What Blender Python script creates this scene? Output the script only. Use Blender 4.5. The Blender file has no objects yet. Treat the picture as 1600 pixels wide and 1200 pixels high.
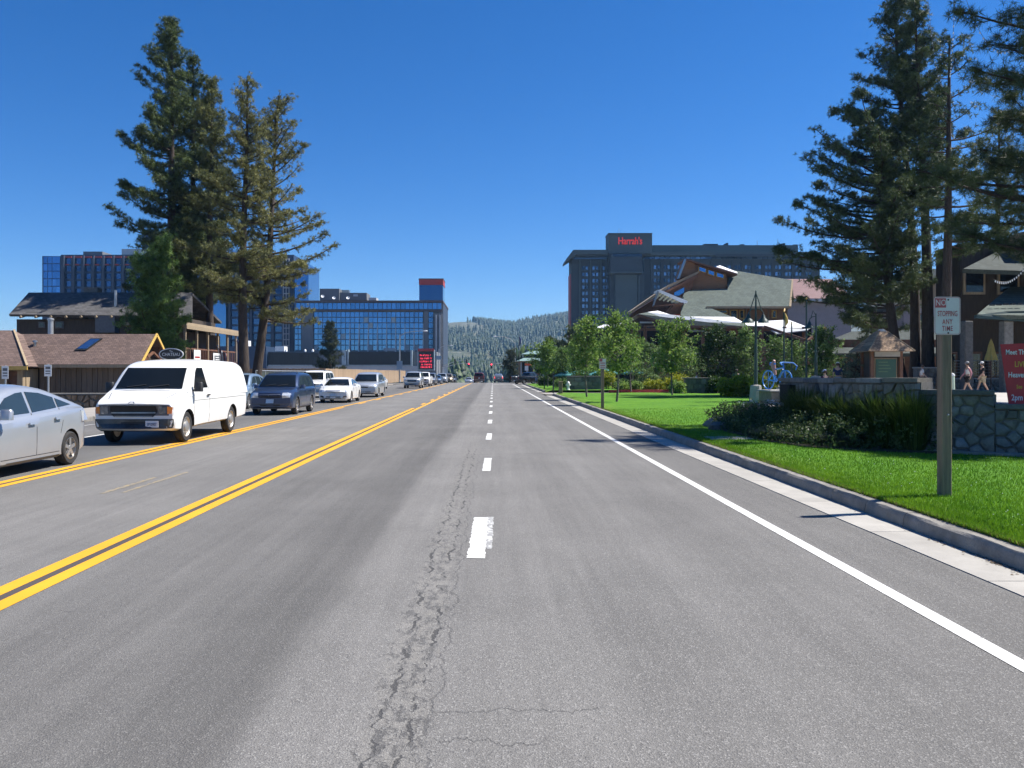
import bpy, bmesh, math, random
import numpy as np
from math import pi, sin, cos, radians, sqrt, atan2
from mathutils import Vector, Matrix
from mathutils.bvhtree import BVHTree

# ------------------------------------------------------------------ camera, sky, sun, exposure
SC = bpy.context.scene
COL = SC.collection
F, VX, VY, H = 1293.0, 770.0, 583.0, 1.72          # focal length in photo pixels, vanishing point of the road, eye height
cam = bpy.data.cameras.new('camera')
cam.sensor_width = 36.0
cam.lens = 36.0 * F / 1600.0
cam.shift_x = (800 - VX) / 1600.0
cam.shift_y = -(600 - VY) / 1600.0
cam.clip_start, cam.clip_end = 0.1, 30000
camo = bpy.data.objects.new('camera', cam)
camo.location = (0, 0, H)
camo.rotation_euler = (pi / 2, 0, 0)
COL.objects.link(camo)
SC.camera = camo

SUN_EL, SUN_AZ = radians(54), radians(78)            # azimuth clockwise from +Y (the way the road runs)
w = bpy.data.worlds.new('World')
SC.world = w
w.use_nodes = True
nt = w.node_tree
nt.nodes.clear()
sky = nt.nodes.new('ShaderNodeTexSky')
sky.sky_type = 'NISHITA'
sky.sun_disc = False
sky.sun_elevation = SUN_EL
sky.sun_rotation = SUN_AZ
sky.altitude = 1900
sky.air_density = 1.0
sky.dust_density = 0.0
sky.ozone_density = 5.0
bg = nt.nodes.new('ShaderNodeBackground')
bg.inputs['Strength'].default_value = 0.08
out = nt.nodes.new('ShaderNodeOutputWorld')
hsv = nt.nodes.new('ShaderNodeHueSaturation')         # the camera's vivid rendering of the sky, the same all round
hsv.inputs['Saturation'].default_value = 1.3
hsv.inputs['Hue'].default_value = 0.508
nt.links.new(sky.outputs[0], hsv.inputs['Color'])
nt.links.new(hsv.outputs[0], bg.inputs[0])
nt.links.new(bg.outputs[0], out.inputs[0])

sun = bpy.data.lights.new('sun', 'SUN')
sun.energy = 5.0
sun.angle = radians(0.55)
sun.color = (1.0, 0.95, 0.87)
suno = bpy.data.objects.new('sun', sun)
sd = Vector((sin(SUN_AZ) * cos(SUN_EL), cos(SUN_AZ) * cos(SUN_EL), sin(SUN_EL)))
suno.rotation_euler = sd.to_track_quat('Z', 'Y').to_euler()
suno.location = (30, 20, 60)
COL.objects.link(suno)

SC.view_settings.view_transform = 'Standard'
SC.view_settings.look = 'None'
SC.view_settings.gamma = 1
SC.view_settings.exposure = 0.86
SC.render.engine = 'CYCLES'
SC.cycles.max_bounces = 5
SC.cycles.diffuse_bounces = 2
SC.cycles.glossy_bounces = 2
SC.cycles.transmission_bounces = 3
SC.cycles.volume_bounces = 0
SC.cycles.transparent_max_bounces = 8
SC.cycles.use_denoising = True
SC.cycles.use_adaptive_sampling = True
SC.cycles.adaptive_threshold = 0.02
SC.cycles.caustics_reflective = False
SC.cycles.caustics_refractive = False

# ------------------------------------------------------------------ helpers
def at(x, y, d):
    """a point of the place: direction of a photo pixel, at the real distance d down the road"""
    return Vector(((x - VX) * d / F, d, H + (VY - y) * d / F))

def X(x, d): return (x - VX) * d / F
def Z(y, d): return H + (VY - y) * d / F

def tag(o, label=None, cat=None, group=None, kind=None):
    if label: o['label'] = label
    if cat: o['category'] = cat
    if group: o['group'] = group
    if kind: o['kind'] = kind
    return o

def empty(name, loc=(0, 0, 0), rz=0.0, label=None, cat=None, group=None):
    o = bpy.data.objects.new(name, None)
    o.location = loc
    o.rotation_euler = (0, 0, rz)
    o.empty_display_size = 0.2
    COL.objects.link(o)
    return tag(o, label, cat, group)

def link(name, me, parent=None, loc=None, rot=None, scale=None):
    o = bpy.data.objects.new(name, me)
    COL.objects.link(o)
    if parent is not None: o.parent = parent
    if loc is not None: o.location = loc
    if rot is not None: o.rotation_euler = rot
    if scale is not None: o.scale = scale
    return o

def copy_tree(o, parent=None):
    c = o.copy()
    COL.objects.link(c)
    c.parent = parent
    for ch in o.children:
        copy_tree(ch, c)
    return c

def smooth(me, ang=35):
    for p in me.polygons: p.use_smooth = True
    me.set_sharp_from_angle(angle=radians(ang))

class MB:
    """collects shapes; build() makes them one mesh object"""
    def __init__(s): s.v, s.f, s.mi = [], [], []
    def add(s, vs, fs, m=0):
        b = len(s.v)
        s.v += [tuple(v) for v in vs]
        for f in fs:
            s.f.append(tuple(b + i for i in f)); s.mi.append(m)
        return s
    def box(s, x0, x1, y0, y1, z0, z1, m=0):
        vs = [(x, y, z) for z in (z0, z1) for y in (y0, y1) for x in (x0, x1)]
        return s.add(vs, [(0, 2, 3, 1), (4, 5, 7, 6), (0, 1, 5, 4), (2, 6, 7, 3), (0, 4, 6, 2), (1, 3, 7, 5)], m)
    def cbox(s, x0, x1, y0, y1, z0, z1, c=0.01, m=0):
        """box with chamfered upright and top edges"""
        c = min(c, (x1 - x0) * .45, (y1 - y0) * .45, (z1 - z0) * .45)
        def ring(i, z): return [(x0 + i, y0 + c, z), (x0 + c, y0 + i, z), (x1 - c, y0 + i, z), (x1 - i, y0 + c, z), (x1 - i, y1 - c, z), (x1 - c, y1 - i, z), (x0 + c, y1 - i, z), (x0 + i, y1 - c, z)]
        r0, r1, r2 = ring(0, z0), ring(0, z1 - c), ring(c * .7, z1)
        vs = r0 + r1 + r2
        fs = [tuple(range(7, -1, -1)), tuple(range(16, 24))]
        for k in (0, 8):
            for i in range(8):
                j = (i + 1) % 8
                fs.append((k + i, k + j, k + 8 + j, k + 8 + i))
        return s.add(vs, fs, m)
    def bar(s, a, b, wx, wz, up=(0, 0, 1), m=0):
        """rectangular bar from a to b"""
        a, b = Vector(a), Vector(b)
        d = (b - a).normalized()
        u = Vector(up)
        if abs(d.dot(u)) > .98: u = Vector((0, 1, 0))
        r = d.cross(u).normalized()
        u = r.cross(d).normalized()
        vs = []
        for p in (a, b):
            for (i, j) in ((-1, -1), (1, -1), (1, 1), (-1, 1)):
                vs.append(p + r * i * wx / 2 + u * j * wz / 2)
        return s.add(vs, [(3, 2, 1, 0), (4, 5, 6, 7), (0, 1, 5, 4), (1, 2, 6, 5), (2, 3, 7, 6), (3, 0, 4, 7)], m)
    def tube(s, pts, rad, n=8, cap=True, m=0):
        pts = [Vector(p) for p in pts]
        if not isinstance(rad, (list, tuple)): rad = [rad] * len(pts)
        vs, fs = [], []
        prev = None
        for i, p in enumerate(pts):
            t = (pts[min(i + 1, len(pts) - 1)] - pts[max(i - 1, 0)])
            t = t.normalized() if t.length > 1e-9 else Vector((0, 0, 1))
            if prev is None:
                r = t.cross(Vector((0, 0, 1)) if abs(t.z) < .9 else Vector((1, 0, 0))).normalized()
            else:
                r = (prev - t * prev.dot(t)).normalized()
            prev = r
            q = t.cross(r)
            for k in range(n):
                a = 2 * pi * k / n
                vs.append(p + (r * cos(a) + q * sin(a)) * rad[i])
        for i in range(len(pts) - 1):
            for k in range(n):
                l = (k + 1) % n
                fs.append((i * n + k, i * n + l, (i + 1) * n + l, (i + 1) * n + k))
        if cap:
            fs.append(tuple(range(n - 1, -1, -1)))
            fs.append(tuple((len(pts) - 1) * n + k for k in range(n)))
        return s.add(vs, fs, m)
    def lathe(s, prof, n=16, org=(0, 0, 0), axis='z', m=0, cap=True):
        """prof: (radius, height) pairs turned about an axis"""
        vs, fs = [], []
        o = Vector(org)
        for (r, h) in prof:
            for k in range(n):
                a = 2 * pi * k / n
                if axis == 'z': p = Vector((r * cos(a), r * sin(a), h))
                elif axis == 'x': p = Vector((h, r * cos(a), r * sin(a)))
                else: p = Vector((r * sin(a), h, r * cos(a)))
                vs.append(o + p)
        for i in range(len(prof) - 1):
            for k in range(n):
                l = (k + 1) % n
                fs.append((i * n + k, i * n + l, (i + 1) * n + l, (i + 1) * n + k))
        if cap:
            fs.append(tuple(range(n - 1, -1, -1)))
            fs.append(tuple((len(prof) - 1) * n + k for k in range(n)))
        return s.add(vs, fs, m)
    def prism(s, poly, d, m=0):
        """closed 3D polygon pushed along vector d"""
        n = len(poly)
        d = Vector(d)
        vs = [Vector(p) for p in poly] + [Vector(p) + d for p in poly]
        fs = [tuple(range(n - 1, -1, -1)), tuple(range(n, 2 * n))]
        for i in range(n):
            j = (i + 1) % n
            fs.append((i, j, n + j, n + i))
        return s.add(vs, fs, m)
    def mesh(s, name, mats=None, sm=None, fix=True):
        me = bpy.data.meshes.new(name)
        me.from_pydata(s.v, [], s.f)
        if mats is not None:
            for m in (mats if isinstance(mats, (list, tuple)) else [mats]): me.materials.append(m)
            if any(s.mi): me.polygons.foreach_set('material_index', s.mi)
        if fix:
            bm = bmesh.new(); bm.from_mesh(me)
            bmesh.ops.recalc_face_normals(bm, faces=bm.faces)
            bm.to_mesh(me); bm.free()
        if sm: smooth(me, sm)
        return me
    def build(s, name, mats, parent=None, sm=None, loc=None, rot=None):
        return link(name, s.mesh(name, mats, sm), parent, loc, rot)

def bake(o):
    """an object's evaluated mesh, modifiers applied"""
    dg = bpy.context.evaluated_depsgraph_get()
    me = bpy.data.meshes.new_from_object(o.evaluated_get(dg))
    return me

def drop(o):
    bpy.data.objects.remove(o, do_unlink=True)

def text(name, body, size, mat, parent=None, loc=(0, 0, 0), rot=(pi / 2, 0, 0), ext=0.004, sx=1.0, sy=1.0, align='CENTER', bold=0.0, space=1.0):
    c = bpy.data.curves.new('lettering', 'FONT')
    c.body = body; c.size = size; c.extrude = ext; c.align_x = align; c.align_y = 'CENTER'
    c.offset = bold; c.space_character = space; c.resolution_u = 2
    t = bpy.data.objects.new('lettering', c)
    COL.objects.link(t)
    bpy.context.view_layer.update()
    me = bake(t)
    drop(t)
    me.materials.clear(); me.materials.append(mat)
    me.transform(Matrix.Diagonal((sx, sy, 1, 1)))
    return link(name, me, parent, loc, rot)

# ------------------------------------------------------------------ procedural materials
class NT:
    def __init__(s, name):
        s.mat = bpy.data.materials.new(name)
        s.mat.use_nodes = True
        s.t = s.mat.node_tree
        s.b = s.t.nodes['Principled BSDF']
        s.o = s.t.nodes['Material Output']
        s._tc = None
    def n(s, typ, **kw):
        d = s.t.nodes.new(typ)
        for k, v in kw.items(): setattr(d, k, v)
        return d
    def lk(s, a, b): s.t.links.new(a, b)
    def setin(s, sock, v):
        if isinstance(v, bpy.types.NodeSocket): s.lk(v, sock)
        else: sock.default_value = v
    def tc(s, which='Object'):
        if s._tc is None: s._tc = s.n('ShaderNodeTexCoord')
        return s._tc.outputs[which]
    def math(s, op, a, b=None, c=None, clamp=False):
        d = s.n('ShaderNodeMath', operation=op)
        d.use_clamp = clamp
        s.setin(d.inputs[0], a)
        if b is not None: s.setin(d.inputs[1], b)
        if c is not None: s.setin(d.inputs[2], c)
        return d.outputs[0]
    def noise(s, scale, detail=3, rough=.55, vec=None, dist=0.0):
        d = s.n('ShaderNodeTexNoise')
        d.inputs['Scale'].default_value = scale
        d.inputs['Detail'].default_value = detail
        d.inputs['Roughness'].default_value = rough
        d.inputs['Distortion'].default_value = dist
        s.lk(vec if vec is not None else s.tc(), d.inputs['Vector'])
        return d.outputs['Fac']
    def mapv(s, scale=(1, 1, 1), loc=(0, 0, 0), vec=None):
        d = s.n('ShaderNodeMapping')
        d.inputs['Scale'].default_value = scale
        d.inputs['Location'].default_value = loc
        s.lk(vec if vec is not None else s.tc(), d.inputs['Vector'])
        return d.outputs[0]
    def xyz(s, vec=None):
        d = s.n('ShaderNodeSeparateXYZ')
        s.lk(vec if vec is not None else s.tc(), d.inputs[0])
        return d.outputs
    def ramp(s, fac, stops, interp='LINEAR'):
        d = s.n('ShaderNodeValToRGB')
        d.color_ramp.interpolation = interp
        el = d.color_ramp.elements
        while len(el) > 1: el.remove(el[-1])
        for i, (p, c) in enumerate(stops):
            e = el[0] if i == 0 else el.new(p)
            e.position = p
            e.color = (c, c, c, 1) if isinstance(c, (int, float)) else (*c, 1)
        s.setin(d.inputs[0], fac)
        return d.outputs[0]
    def mix(s, fac, a, b, mode='MIX'):
        d = s.n('ShaderNodeMix', data_type='RGBA', blend_type=mode)
        s.setin(d.inputs[0], fac)
        for i, v in ((6, a), (7, b)):
            if isinstance(v, (int, float)): v = (v, v, v, 1)
            elif isinstance(v, tuple) and len(v) == 3: v = (*v, 1)
            s.setin(d.inputs[i], v)
        return d.outputs[2]
    def mapr(s, v, a, b, c=0.0, d_=1.0, smoothstep=False):
        d = s.n('ShaderNodeMapRange')
        if smoothstep: d.interpolation_type = 'SMOOTHSTEP'
        s.setin(d.inputs[0], v)
        for i, k in ((1, a), (2, b), (3, c), (4, d_)): d.inputs[i].default_value = k
        return d.outputs[0]
    def bump(s, h, strength=.3, dist=.02):
        d = s.n('ShaderNodeBump')
        d.inputs['Strength'].default_value = strength
        d.inputs['Distance'].default_value = dist
        s.setin(d.inputs['Height'], h)
        s.lk(d.outputs[0], s.b.inputs['Normal'])
    def col(s, c): s.setin(s.b.inputs['Base Color'], c if isinstance(c, bpy.types.NodeSocket) else (*c, 1))
    def set(s, **kw):
        for k, v in kw.items(): s.setin(s.b.inputs[k.replace('_', ' ')], v)
        return s

def M(name, c, rough=.6, metal=0.0, var=.12, scale=3.0, bump=0.0, bscale=60.0, orand=0.0, coat=0.0, spec=None, stretch=None, fine=0.0):
    """colour with uneven wear; orand varies it from one object to the next"""
    g = NT(name)
    vec = g.mapv(stretch) if stretch else None
    n1 = g.noise(scale, 4, .6, vec)
    dark = tuple(k * (1 - var) for k in c)
    lite = tuple(min(1, k * (1 + var)) for k in c)
    colr = g.ramp(n1, [(.3, dark), (.7, lite)])
    if fine:
        colr = g.mix(g.math('MULTIPLY', g.noise(scale * 14, 3, .6, vec), fine), colr, tuple(k * .45 for k in c))
    if orand:
        oi = g.n('ShaderNodeObjectInfo')
        k = g.mapr(oi.outputs['Random'], 0, 1, 1 - orand, 1 + orand)
        colr = g.mix(1.0, colr, k, 'MULTIPLY')
    g.col(colr)
    g.set(Roughness=rough, Metallic=metal)
    if coat: g.set(Coat_Weight=coat, Coat_Roughness=.04)
    if spec is not None: g.set(Specular_IOR_Level=spec)
    if bump: g.bump(g.noise(bscale, 3, .6, vec), bump, .02)
    return g.mat

def paint(name, c, metal=0.0, rough=.32, flake=0.0):
    g = NT(name)
    n1 = g.noise(1.3, 3)
    z = g.xyz()[2]
    dirt = g.math('MULTIPLY', g.mapr(z, .75, .2, 0, .45), g.noise(5, 4), clamp=True)     # road dust low on the panels
    base = g.ramp(n1, [(.3, tuple(k * .96 for k in c)), (.7, tuple(min(1, k * 1.03) for k in c))])
    g.col(g.mix(dirt, base, (.22, .19, .15)))
    g.set(Metallic=metal, Roughness=rough, Coat_Weight=.7, Coat_Roughness=.05)
    return g.mat

def leafmat(name, lo, hi, trans=.35, rough=.55):
    """tint runs from lo to hi by a per-clump attribute, with light shining through"""
    g = NT(name)
    a = g.n('ShaderNodeAttribute')
    a.attribute_name = 'tint'
    c = g.ramp(a.outputs['Fac'], [(0, lo), (.55, tuple((i + j) / 2 for i, j in zip(lo, hi))), (1, hi)])
    g.setin(g.b.inputs['Base Color'], c)
    g.set(Roughness=rough, Specular_IOR_Level=.3)
    tr = g.n('ShaderNodeBsdfTranslucent')
    g.lk(c, tr.inputs[0])
    mx = g.n('ShaderNodeMixShader')
    mx.inputs[0].default_value = trans
    g.lk(g.b.outputs[0], mx.inputs[1]); g.lk(tr.outputs[0], mx.inputs[2])
    g.lk(mx.outputs[0], g.o.inputs[0])
    return g.mat

def glassmat(name, c, rough=.06, metal=0.0, orand=.0, spec=.6):
    g = NT(name)
    if orand:
        oi = g.n('ShaderNodeObjectInfo')
        k = g.mapr(oi.outputs['Random'], 0, 1, 1 - orand, 1 + orand)
        g.col(g.mix(1.0, (*c, 1), k, 'MULTIPLY'))
    else:
        g.col(g.ramp(g.noise(.8, 2), [(.35, tuple(k * .85 for k in c)), (.65, tuple(min(1, k * 1.1) for k in c))]))
    g.set(Roughness=rough, Metallic=metal, Specular_IOR_Level=spec)
    return g.mat

def emit(name, c, k):
    g = NT(name)
    g.col(g.ramp(g.noise(4, 2), [(.3, tuple(i * .8 for i in c)), (.7, c)]))
    g.set(Emission_Color=(*c, 1), Emission_Strength=k)
    return g.mat

R = random.Random(7)
# ------------------------------------------------------------------ ground, road, markings
def gz(y):
    """the road runs level to a crest and then falls away"""
    if y < 135: return 0.0
    if y > 900: return -0.0148 * 750
    t = min(1, (y - 135) / 30)
    return -0.0148 * (y - 150) * (1 if y > 165 else 0) - (0.0148 * 15 * t * t * t if y <= 165 else 0)

def asphalt():
    g = NT('worn_asphalt')
    x, y, z = g.xyz()
    long = g.mapv((1, .06, 1))
    wob = g.math('SUBTRACT', g.noise(.9, 3, .6, long), .5)
    xw = g.math('ADD', x, g.math('MULTIPLY', wob, .42))
    u = g.mapr(xw, -16, 6)
    def px(v): return (v + 16) / 22
    band = g.ramp(u, [(px(-15), 0.114), (px(-12.6), 0.145), (px(-11), 0.123), (px(-9.2), 0.110), (px(-7.6), 0.154), (px(-5.8), 0.180), (px(-4.1), 0.163),
                      (px(-3.35), 0.145), (px(-2.9), 0.132), (px(-2.2), 0.141), (px(-1.6), 0.113), (px(-1.26), 0.112), (px(-1.04), 0.176), (px(-.6), 0.180), (px(-.2), 0.163),
                      (px(.45), 0.167), (px(.9), 0.145), (px(1.5), 0.163), (px(2.2), 0.141), (px(2.9), 0.154), (px(3.3), 0.132), (px(4.05), 0.128)])
    big = g.mapr(g.noise(.35, 4, .65), .3, .7, .84, 1.12)
    big2 = g.mapr(g.noise(1.0, 4, .72, g.mapv((5.5, .22, 1))), .3, .72, .86, 1.11)
    c = g.mix(1.0, band, g.math('MULTIPLY', big, big2), 'MULTIPLY')
    c = g.mix(1.0, c, (1.0, .965, .915, 1), 'MULTIPLY')
    # aggregate: pale chips and dark pits
    vo = g.n('ShaderNodeTexVoronoi'); vo.inputs['Scale'].default_value = 120; g.lk(g.tc(), vo.inputs['Vector'])
    chip = g.n('ShaderNodeSeparateColor'); g.lk(vo.outputs['Color'], chip.inputs[0])
    open_ = g.mapr(u, px(-1.2), px(-1.0), .55, 1.0)
    pale = g.math('MULTIPLY', g.mapr(chip.outputs[0], .80, .93), open_)
    c = g.mix(g.math('MULTIPLY', pale, .33), c, (.42, .41, .39))
    c = g.mix(g.math('MULTIPLY', g.mapr(chip.outputs[1], .78, .95), .5), c, (.06, .06, .062))
    fine = g.noise(130, 1, .6)
    c = g.mix(1.0, c, g.mapr(fine, .3, .7, .87, 1.12), 'MULTIPLY')
    # the broken joint left of the lane dashes: wandering cracks, crumbled patches between them
    near = g.mapr(y, 21, 17.5)
    nz = g.n('ShaderNodeTexNoise'); nz.inputs['Scale'].default_value = 1.5; nz.inputs['Detail'].default_value = 5; nz.inputs['Roughness'].default_value = .74
    g.lk(g.mapv((.02, 1, 1), (3, 5, 0)), nz.inputs['Vector'])
    ch3 = g.n('ShaderNodeSeparateColor'); g.lk(nz.outputs['Color'], ch3.inputs[0])
    nw = g.noise(3.4, 4, .7)
    def crack(cx, amp, chn, wid, lo):
        off = g.math('MULTIPLY', g.math('SUBTRACT', ch3.outputs[chn], .5), amp)
        d = g.math('ABSOLUTE', g.math('SUBTRACT', x, g.math('ADD', off, cx)))
        wv = g.math('MULTIPLY', g.mapr(nw, lo, lo + .22, -.3, 1), wid)
        return g.math('MULTIPLY', g.mapr(g.math('SUBTRACT', d, wv), .008, .0), near)
    k1 = crack(-.55, .34, 0, .016, .42)
    k2 = crack(-.41, .32, 1, .018, .46)
    k3 = crack(-.30, .36, 2, .005, .34)
    zone = g.math('MULTIPLY', g.mapr(g.math('ABSOLUTE', g.math('ADD', x, g.math('ADD', .31, g.math('MULTIPLY', ch3.outputs[0], .34)))), .20, .07), near)
    v1 = g.mapv((2.0, 1.0, 1))
    nc = g.noise(7.0, 5, .78, v1)
    crumb = g.math('MULTIPLY', g.mapr(nc, .525, .575), g.mapr(zone, .2, .5))
    ve = g.n('ShaderNodeTexVoronoi', feature='DISTANCE_TO_EDGE'); ve.inputs['Scale'].default_value = 6.5
    wv = g.n('ShaderNodeVectorMath', operation='ADD'); sc_ = g.n('ShaderNodeVectorMath', operation='SCALE'); g.lk(nz.outputs['Color'], sc_.inputs[0]); sc_.inputs['Scale'].default_value = .5
    g.lk(g.tc(), wv.inputs[0]); g.lk(sc_.outputs[0], wv.inputs[1]); g.lk(wv.outputs[0], ve.inputs['Vector'])
    web = g.math('MULTIPLY', g.mapr(ve.outputs[0], .030, .008), g.math('MULTIPLY', zone, g.mapr(nw, .44, .52)))
    dark = g.math('MAXIMUM', g.math('MAXIMUM', k1, k2), g.math('MAXIMUM', g.math('MULTIPLY', k3, .45), g.math('MAXIMUM', g.math('MULTIPLY', crumb, g.mapr(y, 14, 5, .22, .62)), g.math('MULTIPLY', web, .6))))
    # thin cross cracks near the camera and a few farther on
    nx_ = g.math('SUBTRACT', g.noise(1.6, 5, .72, g.mapv((1, .11, 1))), .5)
    def cross(cy, x0, x1, amp, wid=.006):
        d = g.math('ABSOLUTE', g.math('SUBTRACT', y, g.math('MULTIPLY_ADD', nx_, amp, cy)))
        return g.math('MULTIPLY', g.mapr(d, wid + .006, wid, 0, .5), g.math('MULTIPLY', g.mapr(x, x0, x0 + .06), g.mapr(x, x1 + .06, x1)))
    for a in ((4.22, -.33, .52, .5), (3.85, -.3, .2, -.9), (17.6, -2.6, 3.3, .9, .02), (22.5, -7.2, -2.8, -1.2, .016), (31, -3.4, 3.6, 2.0, .05), (48, -6.5, 3.8, 2.5, .07)):
        dark = g.math('MAXIMUM', dark, cross(*a))
    # pale silt packed between the cracks
    c = g.mix(g.math('MULTIPLY', zone, g.mapr(nc, .35, .55, .45, .0)), c, (.27, .255, .225))
    c = g.mix(g.math('MULTIPLY', dark, .76), c, (.03, .03, .032))
    # tar and oil spots
    spot = g.math('MULTIPLY', g.mapr(nw, .66, .71), g.mapr(g.math('ABSOLUTE', g.math('ADD', x, 2.6)), 1.3, .7))
    c = g.mix(g.math('MULTIPLY', spot, .35), c, (.05, .05, .055))
    g.col(c)
    g.set(Roughness=.85, Specular_IOR_Level=.35)
    hgt = g.math('SUBTRACT', g.math('ADD', fine, g.math('MULTIPLY', vo.outputs['Distance'], 1.5)), g.math('MULTIPLY', dark, 2.5))
    g.bump(hgt, .5, .006)
    return g.mat

MAT = {}
MAT['asphalt'] = asphalt()
MAT['earth'] = M('dry_earth', (.17, .145, .115), .95, var=.3, scale=.4, bump=.3, bscale=8)
MAT['concrete'] = M('pale_concrete', (.34, .325, .295), .9, var=.16, scale=1.4, bump=.18, bscale=90, orand=.07, fine=.35)
MAT['gutter'] = M('gutter_concrete', (.37, .352, .32), .88, var=.14, scale=2.2, bump=.15, bscale=110, orand=.05, fine=.3)
MAT['kerb'] = M('weathered_kerb_concrete', (.29, .27, .24), .92, var=.32, scale=4, bump=.5, bscale=45, orand=.10, fine=.75)
MAT['soil'] = M('dark_garden_soil', (.05, .038, .027), .97, var=.4, scale=6, bump=.5, bscale=30)

def roadpaint(name, c, wear, under=(.16, .155, .15)):
    g = NT(name)
    n1 = g.noise(9, 6, .75)
    n2 = g.noise(70, 3, .6)
    wv = g.mapr(g.math('ADD', g.math('MULTIPLY', n1, .75), g.math('MULTIPLY', n2, .25)), wear, wear + .05, 0, .75)
    tint = g.ramp(g.noise(1.2, 4), [(.3, tuple(k * .86 for k in c)), (.7, c)])
    g.col(g.mix(wv, tint, under))
    g.set(Roughness=.7)
    g.bump(n2, .25, .004)
    return g.mat
MAT['yellow'] = roadpaint('yellow_road_paint', (.74, .36, .012), .66)
MAT['white'] = roadpaint('white_road_paint', (.66, .655, .63), .585)
MAT['white_worn'] = roadpaint('worn_white_road_paint', (.66, .66, .64), .46)
MAT['ghost'] = roadpaint('rubbed_out_paint', (.42, .30, .10), .42, (.185, .18, .175))
MAT['black_paint'] = roadpaint('dark_separator_paint', (.075, .062, .055), .7)

def strip(mb, x0, x1, y0, y1, z, step=12.0):
    ys = [y0]
    while ys[-1] < y1 - 1e-6:
        ys.append(min(y1, ys[-1] + step))
    vs, fs = [], []
    for i, y in enumerate(ys):
        vs += [(x0, y, gz(y) + z), (x1, y, gz(y) + z)]
        if i: fs.append((2 * i - 2, 2 * i - 1, 2 * i + 1, 2 * i))
    mb.add(vs, fs)
    return mb

# ground: one sheet to the horizon
ys = [-400, -60, 0, 60, 120, 135, 145, 150, 158, 165, 200, 300, 450, 600, 900, 1500, 3000, 9000]
m = MB(); vs, fs = [], []
for i, y in enumerate(ys):
    vs += [(-6000, y, gz(y) - .03), (6000, y, gz(y) - .03)]
    if i: fs.append((2 * i - 2, 2 * i - 1, 2 * i + 1, 2 * i))
m.add(vs, fs)
tag(m.build('ground', MAT['earth']), kind='structure')

RX0, RX1 = -14.45, 4.07                                # road edges
m = MB(); ysr = [-30 + 5 * k for k in range(33)] + [135 + 3 * k for k in range(1, 12)] + [180, 200, 240, 300, 400, 500, 600, 750, 900]
vs, fs = [], []
for i, y in enumerate(ysr):
    vs += [(RX0 - .2, y, gz(y)), (RX1, y, gz(y))]
    if i: fs.append((2 * i - 2, 2 * i - 1, 2 * i + 1, 2 * i))
m.add(vs, fs)
road = tag(m.build('road', MAT['asphalt']), kind='structure')
m = MB(); strip(m, RX1 + .5, 40, 126, 141, .001, 3); strip(m, -60, RX0 - .2, 126, 146, .001, 3)
tag(m.build('side_street', MAT['asphalt']), kind='structure')

def mark(name, mat, *rects, z=.004):
    mb = MB()
    for r in rects: strip(mb, *r, z)
    return mb.build(name, mat, road)
# double yellow lines each side of the turn lane; the inner member breaks into dashes farther on
YA, YB = -3.96, -7.80
mark('yellow_line', MAT['yellow'], (YA + .245, YA + .40, -8, 330))
mark('yellow_line', MAT['yellow'], (YA, YA + .155, -8, 40.5))
mark('line_separator', MAT['black_paint'], (YA + .155, YA + .245, -8, 40.5), z=.003)
mark('yellow_line', MAT['yellow'], (YB, YB + .155, -8, 330))
mark('yellow_line', MAT['yellow'], (YB + .245, YB + .40, -8, 41.5))
mark('line_separator', MAT['black_paint'], (YB + .155, YB + .245, -8, 41.5), z=.003)
for k in range(13):
    y0 = 45.2 + 6.7 * k
    mark('yellow_dash', MAT['yellow'], (YA, YA + .155, y0, y0 + 2.4))
    mark('yellow_dash', MAT['yellow'], (YB + .245, YB + .40, y0 + 1, y0 + 3.4))
# lane dashes
def rough_dash(name, mat, x0, x1, y0, y1, z, seed, j=.02):
    r = random.Random(seed)
    n = 44
    vs, fs = [], []
    for i in range(n + 1):
        y = y0 + (y1 - y0) * i / n
        e = .03 if i in (0, n) else j * .5
        sk = (i / n) * .02
        vs += [(x0 + r.uniform(-j, j) + sk, y + r.uniform(-e, e) * .6, z), (x1 + r.uniform(-j, j) * .6 + sk, y + r.uniform(-e, e) * .6, z)]
        if i: fs.append((2 * i - 2, 2 * i - 1, 2 * i + 1, 2 * i))
    return MB().add(vs, fs).build(name, mat, road)
rough_dash('lane_dash', MAT['white'], -.24, -.075, 7.68, 9.86, .004, 1, .011)
rough_dash('old_paint_ghost', MAT['white_worn'], -.078, -.01, 8.1, 9.9, .003, 2, .02)
for k in range(1, 20):
    y0 = 7.68 + 6.85 * k
    rough_dash('lane_dash', MAT['white'], -.19 + .0035 * k, -.045 + .0035 * k, y0, y0 + 2.2, .004, 10 + k, .012)
for k in range(8):
    y0 = 15 + 7.1 * k
    mark('lane_dash', MAT['white'], (-10.98, -10.86, y0, y0 + 2.1))
mark('edge_line', MAT['white'], (3.045, 3.175, -6, 131))
mark('edge_line', MAT['white_worn'], (-13.45, -13.33, -6, 122))
mark('stop_line', MAT['white'], (-.1, 3.9, 124.5, 125.1))
# remains of an old turn arrow in the middle lane
for (x0, x1, y0, y1) in ((-5.62, -5.54, 11.8, 13.6), (-5.35, -5.29, 11.9, 14.4)):
    rough_dash('old_paint_ghost', MAT['ghost'], x0, x1, y0, y1, .004, int(y1 * 10), .025)

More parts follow.
